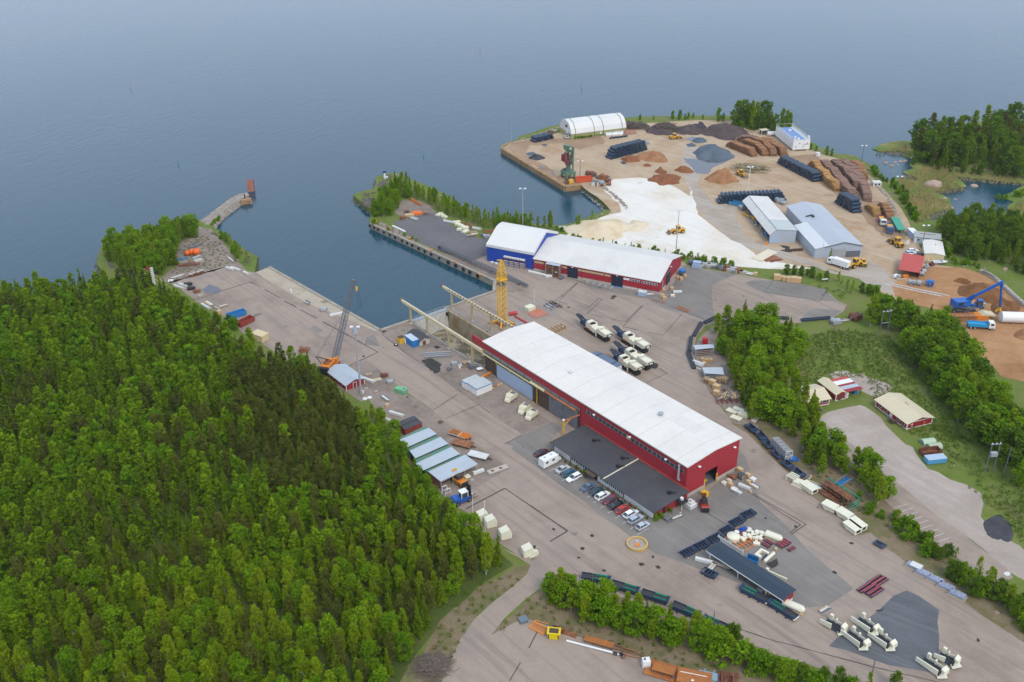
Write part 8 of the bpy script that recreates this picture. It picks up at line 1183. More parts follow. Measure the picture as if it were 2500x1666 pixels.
misc('white_box','white concrete box on the bank beside the greyed logs','box',(170.9,434.9),.1,('body',M_wdirty,('b',-2,2,-1.4,1.4,0,2.0)),('opening',M_dark,('b',-1.2,-.4,-1.44,-1.4,.5,1.4)),('opening',M_dark,('b',.4,1.2,-1.44,-1.4,.5,1.4))); misc('white_drum','white round tank at the corner of the deckhouse','tank',(156.2,480),0,('drum',M_white,('c',(0,0,0),(0,0,1.6),1.1,14)),('rim',M_wdirty,('c',(0,0,1.6),(0,0,1.75),1.2,14)))
misc('white_pipe_tank','long white tank lying behind the white deckhouse','tank',(142.2,515.3),.1,('shell',M_wdirty,('c',(-3.5,0,1.3),(3.5,0,1.3),1.2,12)),('saddle',M_conc,('b',-2.5,-2,-1,1,0,.6)),('saddle',M_conc,('b',2,2.5,-1,1,0,.6)))
a,b_ = (167,294.3),(178.5,293.1); misc('white_tower_section','huge white steel pipe lying at the right edge of the soil yard','pipe',a,math.atan2(b_[1]-a[1],b_[0]-a[0]),('shell',M_white,('c',(0,1.9,1.95),(26,1.9,1.95),1.9,24)),('end_flange',M_steel,('c',(-.15,1.9,1.95),(0,1.9,1.95),1.95,24)),('bore',M_wdirty,('c',(-.18,1.9,1.95),(-.15,1.9,1.95),1.6,20)),('cradle',M_wood,('b',3,3.5,.4,3.4,0,.4)),('cradle',M_wood,('b',18,18.5,.4,3.4,0,.4)))
misc('timber_bin','long rusty brown trough behind the blue-bedded lorry','trough',(153.9,298.1),-0.019,('body',rust('brown_trough',(.30,.12,.04),(.40,.20,.08)),('b',-5,5.5,-1.6,1.6,.1,1.7)),('rim',M_rustd,('b',-5.1,5.6,-1.7,-1.5,1.7,1.9),('b',-5.1,5.6,1.5,1.7,1.7,1.9))); misc('timber_bin','rusty yellow trough with a cream cover beside the lorry','trough',(161.6,299.3),.05,('body',M_orange,('b',-5,2.5,-1.5,1.5,.1,1.6)),('cover',M_beige,('y',[(0,1.6),(5,1.0),(5,1.4),(1,2.4)],-1.6,1.6)),('flap',M_brown,('r',(-4.5,1.5,1.4),(-3.5,2.0,2.6),1.2,.1),('r',(1,1.6,1.8),(1.8,2.6,3.0),1.2,.1)))
for k in range(16):
    f = k/15; q = [(178.6,335.8),(179.9,333),(180.5,329.1),(180.7,322.3),(180.8,315),(181.1,308)]; i = min(4,int(f*5)); g = f*5-i; p = (q[i][0]+(q[i+1][0]-q[i][0])*g,q[i][1]+(q[i+1][1]-q[i][1])*g); o = P(None,'concrete_block',M_conc,('b',-1.35,1.35,-.6,.6,0,1.2),('b',-.6,.6,-.25,.25,1.2,1.35),loc=p,rz=math.atan2(q[i+1][1]-q[i][1],q[i+1][0]-q[i][0])); tag(o,'concrete block in the low wall bounding the soil yard','concrete block','blocks of the soil yard wall')
T = thing('guide_rails','pair of long white rails lying on the ground before the red-roofed shed','rails',(147.3,321.9),-0.562); [P(T,'rail',M_wdirty,('b',-10+2*k,10+2*k,-.8+1.8*k-.15,-.8+1.8*k+.15,.05,.35)) for k in range(2)]
for k,p in enumerate(((147.7,326.7),(149.1,326.7),(150.7,325.9),(154.8,334.3),(156.2,336.6),(143.9,332.2),(144.8,331.8))): misc('steel_drum','grey metal scrap drum by the red-roofed shed, %s' % ('first of the front row','second of the front row','largest of the front row','in the pile at the right corner','on top of the right corner pile','white one at the left corner','dark one at the left corner')[k],'drum',p,.4*k,('drum',M_steel if k != 5 else M_white,('c',(0,-.8,.95),(0,.8,.95),.95 if k == 2 else .75,14)),('core',M_dgrey,('c',(0,-.85,.95),(0,-.8,.95),.4,10)))
misc('orange_barrier','orange machine under the red-roofed shed','machine part',(147.6,332.1),.2,('body',M_orange,('b',-1,1,-.6,.6,.1,1.3)),('foot',M_dgrey,('b',-1.1,1.1,-.7,.7,0,.1))); T = thing('white_rack','low white railing before the red-roofed shed','railing',(146.2,329.8),-.15); [P(T,'baluster',M_white,('r',(-2.4+.5*k,0,0),(-2.4+.5*k,0,.9),.08)) for k in range(10)]; P(T,'rail',M_white,('r',(-2.5,0,.9),(2.3,0,.9),.1))
T = thing('rowing_boat','white motorboat on a trailer before the cream cabin','boat',(165.6,345.1),.05); mb = MB(); loft(mb,[[(x,-w,1.1),(x,-w*.8,.6),(x,0,.35+.25*abs(x)/3),(x,w*.8,.6),(x,w,1.1)] for x,w in ((-2.9,.9),(-1.5,1.1),(0,1.1),(1.5,.95),(2.9,.2))]); mb.build('hull',M_white,T); P(T,'cockpit',M_lblue,('b',-2,.8,-.6,.6,1.08,1.12)); P(T,'windscreen',M_glass,('r',(.9,0,1.1),(.6,0,1.6),1.4,.05)); P(T,'trailer_axle',M_steel,('b',-2.5,3.2,-.1,.1,.25,.35)); [P(T,'wheel',M_tyre,('c',(-.6,s*.9-.1,.3),(-.6,s*.9+.1,.3),.3,10)) for s in (-1,1)]
for k,(p,mt,lab) in enumerate((((159.8,364.2),M_wdirty,'white cement mixer left of the grey barrack'),((161,366),M_pale,'brown pallets beside the cement mixer'),((162,343.5),M_rustd,'dark rusty part beside the white boat'),((161.2,346),M_pale,'tan crate below the cream cabin'),((159.2,341.1),M_steel,'grey bucket below the cream cabin'))): misc('cabin_clutter',lab,'machine part',p,.3*k,('body',mt,('b',-.9,.9,-.7,.7,.1,1.0),('c',(0,0,1.0),(.4,0,1.8),.55,10,.3)),('base',M_dgrey,('b',-1,1,-.8,.8,0,.1)))
for lab,p,k,s in (('carton stack leftmost at the lower bay edge',(99.6,332.3),'boxes',1.7),('carton stack second at the lower bay edge',(101.1,331.9),'boxes',1.3),('carton stack third at the lower bay edge',(102.4,331.1),'boxes',1.4),('carton stack fourth at the lower bay edge',(103.8,330.3),'boxes',1.6),('carton stack fifth at the lower bay edge',(105.4,329.9),'boxes',1.8),('carton stack rightmost at the lower bay edge',(106.7,329.5),'boxes',1.7),('lone carton near the pale block row',(92.4,336),'boxes',1.0)): goods(lab,p,-.2,k,s=s,group='cartons at the lower bay edge')
for k,p in enumerate(((73.6,344.4),(75.2,344.8),(76.2,343.9),(77.7,344.3),(78.9,343.9),(79.9,342.2),(81.1,341.4),(82.2,341),(83.4,340.1),(84.5,339.7),(85.7,339.3),(86.9,338.5),(88,337.6),(70.4,347))): goods('grey scrap block in the rubble row below the bushes',p,.5*k,'scrap' if k % 2 else 'block',s=1.5,group='rubble row below the bushes')
misc('white_crates','pile of pale blue plastic crates by the red gable','crate',(71.6,344),-.3,('crate',M_lblue,('b',-1.8,1.8,-1.3,1.3,0,1.2)),('crate',M_lblue,('b',-1.4,1.4,-1.0,1.0,1.25,2.2)),('lid',M_lblue,('b',-1.5,1.5,-1.1,1.1,2.2,2.3))); misc('pale_board','pale board lying on the grass beside the rubble row','board',(90.5,337.6),-.5,('board',M_wdirty,('b',-1.6,1.6,-1.0,1.0,.05,.2)),('batten',M_wood,('b',-1.5,1.5,-.1,.1,.2,.26)))
misc('brown_fence','short brown wooden barrier beside the grey warehouse','barrier',(113.8,358.4),.1,*[('slat',M_brown,('b',-2.6+1.05*k,-1.7+1.05*k,-.15,.15,.1,1.2)) for k in range(5)],('rail',M_rustd,('b',-2.7,2.7,-.2,-.15,1.0,1.15))); misc('sand_ramp','pale plank-covered ramp at the edge of the white sand','ramp',(100.1,354.3),0.781,('deck',paint('ramp_cream',(.68,.60,.45),.8),('b',-6,6,-2.2,2.2,.05,.4)),('edge',paint('ramp_cream',0),('b',-6,6,-2.4,-2.2,.05,.55))); misc('red_plates','rust-red plates lying beside the pale ramp','plate',(101.7,351.3),.4,('plate',M_rust,('b',-3.4,3.4,-2,2,.06,.3)),('plate',M_rustd,('b',-2,3.8,-3.2,-1.8,.06,.2)))
misc('orange_marker','orange cone-like marker at the open shed corner','marker',(103.7,365.7),0,('cone',M_orange,('c',(0,0,0),(0,0,1.4),.6,10,.1)),('foot',M_orange,('b',-.7,.7,-.7,.7,0,.1))); misc('yellow_digger','yellow hydraulic arm lying under the open shed','machine part',(102.7,396.2),-1.0,('arm',M_ind,('b',-4,3,-.3,.3,.3,.8)),('pivot',M_ind,('b',3,4.4,-.8,.8,.1,1.5))); misc('picnic_bench','brown picnic bench in front of the long red house','bench',(108.9,234.5),1.9,('table_top',M_brown,('b',-1,1,-.4,.4,.7,.78)),('seat',M_brown,('b',-1,1,-.9,-.6,.4,.46)),('seat',M_brown,('b',-1,1,.6,.9,.4,.46)),('leg',M_brown,('b',-.8,-.7,-.8,.8,0,.4)),('leg',M_brown,('b',.7,.8,-.8,.8,0,.4)))
for k,p in enumerate(((90.3,240.8),(87.7,228.2))): misc('fire_drum',('dark drum on the grass before the half-hidden house','small white post beside the side road')[k],'drum',p,0,('body',(M_dgrey,M_white)[k],('c',(0,0,0),(0,0,.9),.5,12)),('rim',M_rust,('c',(0,0,.9),(0,0,.95),.52,12)))
goods('pile of orange scrap wood at the end of the yard bay',(113.3,297.6),.3,'planks',s=1.5); goods('rusty scrap beside the scrap wood',(111,296),.3,'scrap',s=1.8); goods('rusty machine leaning among the trees above the meadow',(118.7,299.1),.6,'scrap',s=2.2); misc('road_sign','small white road sign on the scrub strip','sign',(116.4,328.5),.2,('board',M_white,('b',-1.2,1.2,-.04,.04,1.4,1.9)),('post',M_steel,('r',(0,0,0),(0,0,1.4),.08)))
for k,(p,s) in enumerate((((114.6,271),.9),((109.6,262.1),.9),((108.5,261.1),1.2),((101.8,261.2),.8),((106.4,257.9),.9),((107.9,257),.9),((110.9,256.8),.7),((110.9,284.1),1.0),((118.1,213.1),.7),((175.6,343.2),1.4),((173.8,342),1.2),((179.9,343.1),1.2),((180.9,339.8),1.3),((188.5,339.2),2.2),((105.7,158.9),1.0))):
    mb = MB(); stone(mb,(0,0,s*.12),s*.5,random.Random(k+70)); tag(mb.build('field_stone',M_granite if k % 3 else M_rock,None,p),'loose field stone lying in the grass of the right-hand meadows','stone','loose stones in the meadows')

# ================================================================ TREES,BUSHES,REEDS
L_birch = leafmat('birch_leaves',(.185,.295,.005),(.285,.375,.010)); L_spruce = leafmat('spruce_needles',(.115,.195,.005),(.21,.285,.006),.25); L_pine = leafmat('pine_needles',(.105,.13,.016),(.15,.165,.024),.25)
L_aspen = leafmat('aspen_leaves',(.14,.28,.005),(.225,.365,.008)); L_dark = leafmat('alder_leaves',(.10,.185,.010),(.155,.255,.014)); L_hedge = leafmat('hedge_leaves',(.14,.16,.015),(.24,.20,.015),.25)
B_white = paint('birch_bark',(.45,.43,.38),.8,.5,1.5); B_brown = paint('pine_bark',(.14,.085,.06),.9,.5,1.2)
def leaf(V,F,c,s,rn,flat=.0):
    n = Vector((rn.gauss(0,1),rn.gauss(0,1),rn.gauss(0,1)*(1-flat)+flat*1.5)); n.normalize(); u = n.orthogonal().normalized(); w = n.cross(u); a = rn.uniform(0,6.28); u,w = u*math.cos(a)+w*math.sin(a),w*math.cos(a)-u*math.sin(a); o = len(V); t = s*rn.uniform(.6,1.15)
    V += [c-u*t*.5,c+w*t*.38,c+u*t*.5,c-w*t*.38]; F.append((o,o+1,o+2,o+3))
def crown(kind,seed):
    rn = random.Random(seed); V,F = [],[]
    if kind == 'spruce':
        for i in range(21):
            t = i/20; z = .9+10.6*t; R = 1.85*(1-t)**.9+.12; nb = 9 if t < .7 else 6
            for k in range(nb):
                a = rn.uniform(0,6.28); r_ = R*rn.uniform(.8,1.12)
                for q in range(8 if t < .8 else 5): f = (q+.6)/(8 if t < .8 else 5); leaf(V,F,Vector((math.cos(a)*r_*f,math.sin(a)*r_*f,z-.38*r_*f*f+rn.uniform(-.12,.12))),.66-.24*t,rn,.45)
        for k in range(5): leaf(V,F,Vector((0,0,11.4+.12*k)),.3,rn)
    else:
        H,z0,R,nc,nl,ls,cr = {'birch': (11.6,2.0,1.6,46,42,.48,.62),'pine': (11.3,2.6,1.6,40,42,.46,.62),'aspen': (8.2,.6,2.15,44,46,.52,.78),'slim': (6.6,.8,.9,26,28,.36,.42),'bush': (2.4,.1,1.3,18,40,.36,.45)}[kind]
        for c in range(nc):
            t = (c+rn.random())/nc; e = {'birch': min(1.0,.55+t)*(1-t)**.55*1.25,'pine': min(1.0,.6+t)*(1-t**2.2)**.7,'aspen': math.sin(math.pi*(t*.86+.1))**.6,'slim': math.sin(math.pi*(t*.9+.08)**.7)**.8,'bush': 1-.55*t}[kind]
            a = rn.uniform(0,6.28); r_ = R*e*math.sqrt(rn.uniform(.12,1)); C = Vector((math.cos(a)*r_,math.sin(a)*r_,z0+(H-z0)*t))
            for q in range(nl):
                d = Vector((rn.gauss(0,1),rn.gauss(0,1),rn.gauss(0,.8))); d.normalize(); leaf(V,F,C+d*cr*rn.uniform(.55,1.1),ls,rn,.2)
    mb = MB(); mb.v = [tuple(v) for v in V]; mb.f = F; mb.m = [0]*len(F); return mb
def trunk(kind,seed):
    rn = random.Random(seed+50); mb = MB(); H = {'spruce': 10,'birch': 8.6,'pine': 8.2,'aspen': 5.6,'slim': 5.0,'bush': 1.2}[kind]; r = {'spruce': .15,'birch': .13,'pine': .16,'aspen': .12,'slim': .07,'bush': .05}[kind]; p = Vector((0,0,-.2))
    for k in range(5): q = Vector((rn.uniform(-.12,.12),rn.uniform(-.12,.12),H*(k+1)/5)); mb.c(p,q,r*(1-k/5)+.02,6,r*(1-(k+1)/5)+.02,False); p = q
    if kind != 'spruce':
        for k in range(7): a = rn.uniform(0,6.28); z = H*rn.uniform(.35,.75); l = H*.1; mb.c((0,0,z),(l*math.cos(a),l*math.sin(a),z+l*.5),.045,5,.015,False)
    return mb
KM = {'spruce': (L_spruce,B_brown),'birch': (L_birch,B_white),'pine': (L_pine,B_brown),'aspen': (L_aspen,B_brown),'slim': (L_birch,B_white),'bush': (L_aspen,B_brown),'alder': (L_dark,B_brown),'hedge': (L_hedge,B_brown)}
PROTO = {}
def proto(kind):
    if kind not in PROTO:
        g = {'alder': 'aspen','hedge': 'bush'}.get(kind,kind); PROTO[kind] = [(crown(g,100*i+len(kind)).mesh(kind+'_crown',KM[kind][0]),trunk(g,i).mesh(kind+'_trunk',KM[kind][1],True)) for i in range(5)]
    return PROTO[kind]
NM = {'spruce': ('spruce_tree','spruce'),'birch': ('birch_tree','birch'),'pine': ('pine_tree','pine'),'aspen': ('aspen_tree','aspen'),'slim': ('young_birch','young birch'),'bush': ('leafy_bush','leafy bush'),'alder': ('alder_tree','alder'),'hedge': ('hedge_bush','hedge bush')}
BASEH = {'spruce': 12,'birch': 12,'pine': 11.5,'aspen': 8.5,'slim': 6.8,'bush': 2.6,'alder': 8.5,'hedge': 2.6}
def tree(kind,p,h,where,rn,z=0,fat=1.0,lab=None):
    cm,tm_ = rn.choice(proto(kind)); s = h/BASEH[kind]; T = thing(NM[kind][0],lab or '%s standing in %s' % (NM[kind][1],where),'bush' if 'bush' in NM[kind][0] else 'tree',(p[0],p[1],z),rn.uniform(0,6.28),'%s trees in %s' % (NM[kind][1],where)); w = s*fat*rn.uniform(.88,1.15); T.scale = (w,w,s)
    obj('trunk',tm_,T); obj('crown',cm,T); return T
def inside(p,poly):
    c = False
    for (x0,y0),(x1,y1) in zip(poly,poly[1:]+poly[:1]):
        if (y0 > p[1]) != (y1 > p[1]) and p[0] < (x1-x0)*(p[1]-y0)/(y1-y0)+x0: c = not c
    return c
def scatter(poly,d,seed,tries=30):
    rn = random.Random(seed); xs = [p[0] for p in poly]; ys = [p[1] for p in poly]; g = {}; out = []
    n = int((max(xs)-min(xs))*(max(ys)-min(ys))/d/d*tries/8)
    for _ in range(n):
        p = (rn.uniform(min(xs),max(xs)),rn.uniform(min(ys),max(ys)))
        if not inside(p,poly): continue
        k = (int(p[0]//d),int(p[1]//d))
        if all(math.hypot(p[0]-q[0],p[1]-q[1]) > d for i in (-1,0,1) for j in (-1,0,1) for q in g.get((k[0]+i,k[1]+j),[])): g.setdefault(k,[]).append(p); out.append(p)
    return out
def pick(rn,mix):
    r_ = rn.random()*sum(m[1] for m in mix)
    for k,w in mix:
        r_ -= w
        if r_ <= 0: return k
    return mix[0][0]
def plant(poly,d,mix,h0,h1,where,seed,z=0,fat=1.0):
    rn = random.Random(seed)
    for p in scatter(poly,d,seed): tree(pick(rn,mix),p,rn.uniform(h0,h1),where,rn,z,fat)
def row(path,d,mix,h0,h1,where,seed,z=0,jit=1.2,fat=1.0):
    rn = random.Random(seed)
    for a,b_ in zip(path,path[1:]):
        L = math.hypot(b_[0]-a[0],b_[1]-a[1]); n = max(1,int(L/d))
        for k in range(n): f = (k+rn.random()*.7)/n; tree(pick(rn,mix),(a[0]+(b_[0]-a[0])*f+rn.uniform(-jit,jit),a[1]+(b_[1]-a[1])*f+rn.uniform(-jit,jit)),rn.uniform(h0,h1),where,rn,z,fat)
# ---- the great wood on the left
wood = [(-197.5,316.8),(-153.8,326.1),(-138.1,332.2),(-116.4,308.3),(-94.8,283.9),(-74.1,267.7),(-61.9,260.8),(-50,244.3),(-39.7,223.9),(-29.3,204),(-19.6,192.9),(-9.5,183.2),(-2.1,174.2),(-9.1,169.2),(-17.4,160.1),(-21.5,151.2),(-25.5,137.3),(-27,121.2),(-105.5,122)]
pines = [(-86,259.9),(-74.1,267.7),(-54.6,249.2),(-43,230.4),(-36.8,200.5),(-45.8,193.6),(-60.3,200.8),(-75.8,218.2)]
rn = random.Random(21); pts = scatter(wood,2.35,21,34); pts.sort(key=lambda p: p[0]**2+p[1]**2); cnt = {}; far = []
for p in pts:
    nz = noise.noise(Vector((p[0]*.03,p[1]*.03,0)))
    k = pick(rn,[('pine',.8),('spruce',.15),('birch',.05)] if inside(p,pines) else [('birch',.42+.5*nz),('spruce',.32-.3*nz),('pine',.14),('aspen',.16+.3*nz)])
    h = {'birch': rn.uniform(6.5,11.5),'spruce': rn.uniform(6,11.5),'pine': rn.uniform(7,10.5),'aspen': rn.uniform(5.5,9)}[k]; cnt[k] = cnt.get(k,0)+1
    if cnt[k] <= {'birch': 150,'spruce': 200,'aspen': 110}.get(k,260): tree(k,p,h,'the dense wood on the left',rn,0,1.05)
    else: far.append((k,p,h))
import numpy as np
def forest_mass(name,items,label,seed=5):
    """the remaining trees, farther off: one mass"""
    rn = random.Random(seed); geo = {}; Vs,Fs,Ms,o = [],[],[],0; mats = [KM[k][0] for k in ('birch','spruce','pine','aspen','alder')]; mi = {'birch': 0,'spruce': 1,'pine': 2,'aspen': 3,'alder': 4}
    for k,p,h in items:
        i = rn.randrange(3)
        if (k,i) not in geo:
            m = crown({'alder': 'aspen'}.get(k,k),700+i); idx = [j for j in range(len(m.f)) if j % 10 < 2]; v = np.array(m.v).reshape(-1,4,3)[idx]; geo[(k,i)] = (v-v.mean(1,keepdims=True))*1.9+v.mean(1,keepdims=True)
        v = geo[(k,i)].reshape(-1,3)*np.array([1.12,1.12,1])*(h/BASEH[k]); a = rn.uniform(0,6.28); c,s = math.cos(a),math.sin(a); w = v.copy(); w[:,0] = v[:,0]*c-v[:,1]*s+p[0]; w[:,1] = v[:,0]*s+v[:,1]*c+p[1]; Vs.append(w); n = len(w)//4; Ms.append(np.full(n,mi[k]))
    V = np.concatenate(Vs).astype(np.float32); n = len(V)//4; me = bpy.data.meshes.new(name); me.vertices.add(n*4); me.vertices.foreach_set('co',V.ravel()); me.loops.add(n*4); me.loops.foreach_set('vertex_index',np.arange(n*4,dtype=np.int32)); me.polygons.add(n); me.polygons.foreach_set('loop_start',np.arange(0,n*4,4,dtype=np.int32)); me.polygons.foreach_set('loop_total',np.full(n,4,dtype=np.int32))
    for m in mats: me.materials.append(m)
    me.polygons.foreach_set('material_index',np.concatenate(Ms).astype(np.int32)); me.update(); me.validate(); return struct(obj(name,me),'stuff',label)
if far: forest_mass('far_wood',far,'farther tree crowns of the dense wood on the left')

BR = [('birch',.6),('aspen',.3),('spruce',.1)]
plant([(-160.2,354.6),(-161.6,364.2),(-156.2,371.3),(-146,377.6),(-135.2,384),(-131.2,380.1),(-136.1,374.5),(-136.3,364.5),(-131.5,350.6),(-134.8,341.7),(-139.4,335.5),(-151.8,345.3)],2.6,[('birch',.55),('aspen',.35),('spruce',.1)],7,10.5,'the grove on the west point',31)
plant([(-123.5,382.8),(-115.9,373.2),(-110.1,364),(-103.7,356),(-103.6,348.4),(-108,351),(-113.2,362.3),(-119.6,373.2)],2.6,[('slim',.6),('aspen',.4)],3.5,5.5,'the thicket by the breakwater',32)
row([(-129.5,392.8),(-127.1,404)],1.6,[('bush',1)],1.2,2,'the stones of the breakwater',33,-1,.8)
plant([(-60.6,398.2),(-61.1,411.6),(-57.6,423.6),(-55.9,438.4),(-48.8,441.5),(-44.8,433.8),(-38.4,422.1),(-35.2,415.9),(-39.3,415),(-45.6,422.3),(-49.4,420.3),(-49.5,407.4),(-54.6,400)],2.7,[('birch',.5),('aspen',.3),('spruce',.2)],5,8,'the grove at the tip of the pier',34)
rn = random.Random(35)
for p,h in (((-54.8,427.7),10.5),((-53.1,428.7),12),((-48.4,427.5),8.5),((-51.7,425.5),9)): tree('spruce',p,h,'the grove at the tip of the pier',rn,0,1.0,'tall spruce rising above the grove at the tip of the pier')
plant([(-38.4,422.1),(-27.1,410.8),(-12.8,397.1),(-2.6,391.8),(9.1,388.4),(8.9,382.2),(-4.2,383.4),(-12.6,387.1),(-23,396.4),(-32.1,406.1),(-36,412)],2.1,[('slim',.85),('aspen',.15)],4.5,7.5,'the birch belt along the pier',36)
for p,h,k in (((11.4,384.6),6,'slim'),((14,384.3),6,'slim'),((16.4,383.1),9,'birch'),((17,382.8),7,'slim'),((19.2,382.1),2.5,'bush'),((28.5,387.2),5,'slim'),((29.2,387.5),5.5,'slim'),((27.6,386.6),4.5,'slim'),((35,394.7),4.5,'slim'),((21.4,381.5),2.2,'bush')): tree(k,p,h,'the shore of the small cove',rn)
row([(-59.8,391.8),(-51.6,384.5),(-43.3,377.4),(-38,371.4)],2.6,[('bush',.6),('slim',.4)],1.2,2.8,'the grass strip of the pier edge',37,0,.8)
row([(24.1,375.1),(32.8,370.5),(45.1,365),(62.8,356.1),(70.2,350.6),(79.4,347.4)],2.3,[('bush',.7),('slim',.3)],1.2,2.6,'the strip between shed and white sand',38); row([(65.9,355.1),(69.5,354.1),(71.2,349.9),(77,348.1),(80.4,344.7),(85.1,342.9)],2.0,[('bush',.5),('slim',.5)],2,3.6,'the strip above the rubble row',39)
plant([(103.9,338.9),(111.9,336.7),(117.9,332.3),(122.8,329.1),(127.9,321.5),(133.5,319.2),(132.3,315.6),(124.2,317.9),(120.3,326.1),(115,330.1),(108.1,334.9),(103.3,336.5)],2.4,[('alder',.5),('slim',.2),('bush',.3)],2.5,4.6,'the scrub strip below the terminal road',40); plant([(122,350),(126.9,354.2),(127.6,351.6),(122.4,346.7)],2.0,[('slim',1)],4,5,'the tuft beside the white lorry',41)
plant([(124.9,539.2),(133,542.5),(141.9,538.7),(156.5,527.2),(152.8,524),(141,524.3),(133.1,525.4),(127.3,534)],3.6,[('birch',.35),('alder',.35),('spruce',.3)],9,14,'the clump on the terminal point',42,0,1.15); row([(125.7,535.8),(132.9,528.7),(135.1,523.7)],2.2,[('bush',.7),('alder',.3)],2,4,'the clump on the terminal point',43)
for p,h in (((92.7,549.1),5),((96.7,548.6),5.5),((99.8,548),3.5),((101.7,549.2),4),((104.8,551.4),3),((74,547.9),3.5),((81.8,548.2),2.5),((118,543.8),8),((120.3,543.2),5),((109.9,548.5),3),((160.9,480.6),5),((163.2,479.5),4),((155.5,490.2),3.5),((157.6,487.9),3)): tree('aspen',p,h,'the lake shore of the terminal',rn,0,.8)
plant([(203.3,475.8),(209.7,463.9),(222.7,456.9),(237.8,452.5),(257,448.8),(292.6,522.1),(260.4,524.7),(230,514.2),(213.5,497.4)],5.0,[('spruce',.4),('pine',.2),('alder',.3),('birch',.1)],11,17,'the far wood beyond the reeds',44,-1.9,1.15)
row([(201.8,471.6),(209.2,462.5),(222.2,455.6),(236.9,450.6),(252.3,447.6)],4.0,[('alder',1)],4,7,'the far wood beyond the reeds',45,-1.9)
plant([(175.1,376.8),(185.3,384.3),(194.2,388.1),(205.6,388.8),(213.9,382.7),(228.4,382.3),(203,330.7),(193.6,334.8),(184.6,344.7),(177.3,351.5),(176.1,362)],3.3,[('alder',.5),('birch',.25),('spruce',.25)],6,10.5,'the wood below the pond',46,0,1.15); row([(175,365.6),(171.2,351.7),(172.9,344.9),(180.9,339.8)],2.2,[('bush',.8),('alder',.2)],1.5,3,'the wood below the pond',47)
row([(175.8,456.2),(176.6,447.1),(179.3,435.9),(178.8,421.7),(175.2,404.1),(171.8,390.6)],1.9,[('bush',.5),('alder',.5)],2.2,4.5,'the foot of the stony embankment',48,-1,1.5); row([(223.5,420.6),(225,419.4),(236.1,426.1)],2.5,[('bush',1)],1.5,3,'the right bank of the pond',49,-1.8,1.5)
plant([(116.7,291.4),(121.8,295.1),(132.3,296.2),(139.9,289.7),(144.9,285.3),(144.8,272.9),(143.9,261.5)] + [(138.7,241.9),(141.1,222.2),(132.4,203.3),(131.5,214.1),(129.5,223.2),(127.5,233.2)] + [(127.9,244),(127.2,257.1),(127.6,267.8),(127.6,276.9)] + [(133.9,280.7),(129,291.2),(122.7,292.6)],2.8,[('birch',.3),('aspen',.25),('alder',.35),('spruce',.1)],8,12,'the tree belt beside the soil yard',50,0,1.3)
plant([(68.8,290.5),(73.6,295.5),(80.3,298.6),(84.4,296.6)] + [(91.3,288.4),(93.4,277.5),(86.1,263.1),(83.7,254.7),(86.6,250.6),(86.9,243.7),(87.2,236.7),(84.2,226.5)] + [(85.3,224.4),(84.9,215.4),(81.2,208.4),(79,210.3),(79.6,219.5),(78.2,228),(73.8,231.1),(73.6,235.6)] + [(68.5,235.4),(68.1,245.3),(68.3,260.5),(67.5,274.3)],2.8,[('birch',.3),('aspen',.4),('spruce',.3)],6.5,10.5,'the belt between yard and meadow',51,0,1.25)
plant([(87.7,221),(90.4,215.7),(93,209.4),(96.1,200.7),(94.6,196.4),(90.2,197.2),(89,203.7),(87.6,208.3),(86.3,213.8)],2.7,[('birch',.8),('aspen',.2)],6,8.5,'the birch row above the green rack',52,0,1.25); plant([(87.4,201.6),(90.8,196.9),(94.4,193.3),(97.5,186.9),(98.6,184),(95.4,184.1),(91.2,190.3),(87.2,195.5)],2.5,[('bush',.5),('aspen',.5)],2,4.2,'the scrub below the birch row',53)
row([(96.1,186.2),(98.1,182.7)],1.7,[('alder',.7),('bush',.3)],2.5,4,'the scrub below the birch row',54)
for p,h,k in (((98.4,177.1),4.5,'alder'),((99.5,176),4,'alder'),((98.2,178.5),2.5,'bush'),((99.9,170.3),5,'alder'),((100.8,168.9),5.5,'alder'),((102.3,170.9),3.5,'bush'),((106.1,170.2),6,'slim'),((106.2,165.7),7,'slim'),((107.7,166.7),5.5,'slim'),((102.4,164.1),5.5,'alder'),((104.6,165.4),4.5,'alder'),((106.8,162.4),5.5,'alder'),((108.4,164.1),5,'alder'),((108.4,160.5),7,'slim'),((108.9,160.5),6.5,'slim'),((108.7,157.6),6,'alder'),((110.7,158.8),5.5,'alder'),((104,177),3,'slim'),((100.6,182.8),3,'slim'),((99.6,183.4),2.5,'bush'),((108.9,153),4,'alder')): tree(k,p,h,'the strip beside the side road',rn)
plant([(7.1,163.5),(8.6,165.7),(10.9,165.6)] + [(13.2,162.8),(18.9,162),(24.4,159),(31.5,155.5),(38.5,152.1),(43.4,148.9),(41.8,146.3),(36.1,149.1),(30.8,150.4),(25.5,151.9),(20.2,155.3),(14.7,157),(11.1,159.7)],1.95,[('birch',.3),('aspen',.65),('spruce',.05)],6,8.6,'the birch hedge beside the lower yard',55,0,1.3); plant([(43.3,148.4),(47.7,146.5),(53.9,142.9),(53.5,141.1),(46.9,143.6),(42.1,145.8)],2.0,[('aspen',.4),('birch',.3),('bush',.3)],4,6.5,'the birch hedge beside the lower yard',56,0,1.3)
plant([(91.8,190.2),(94.1,183.5),(97.1,178.2),(99.4,173.8),(101.8,168.5),(104.5,163.8),(107.5,159.8),(109.4,153.9),(110.8,157),(108.2,164.1),(105.7,169.2),(103.2,174.8),(99.6,181.5),(96.2,189.4)],2.6,[('bush',.5),('alder',.25),('slim',.25)],2,4.5,'the strip beside the side road',71,0,1.2)
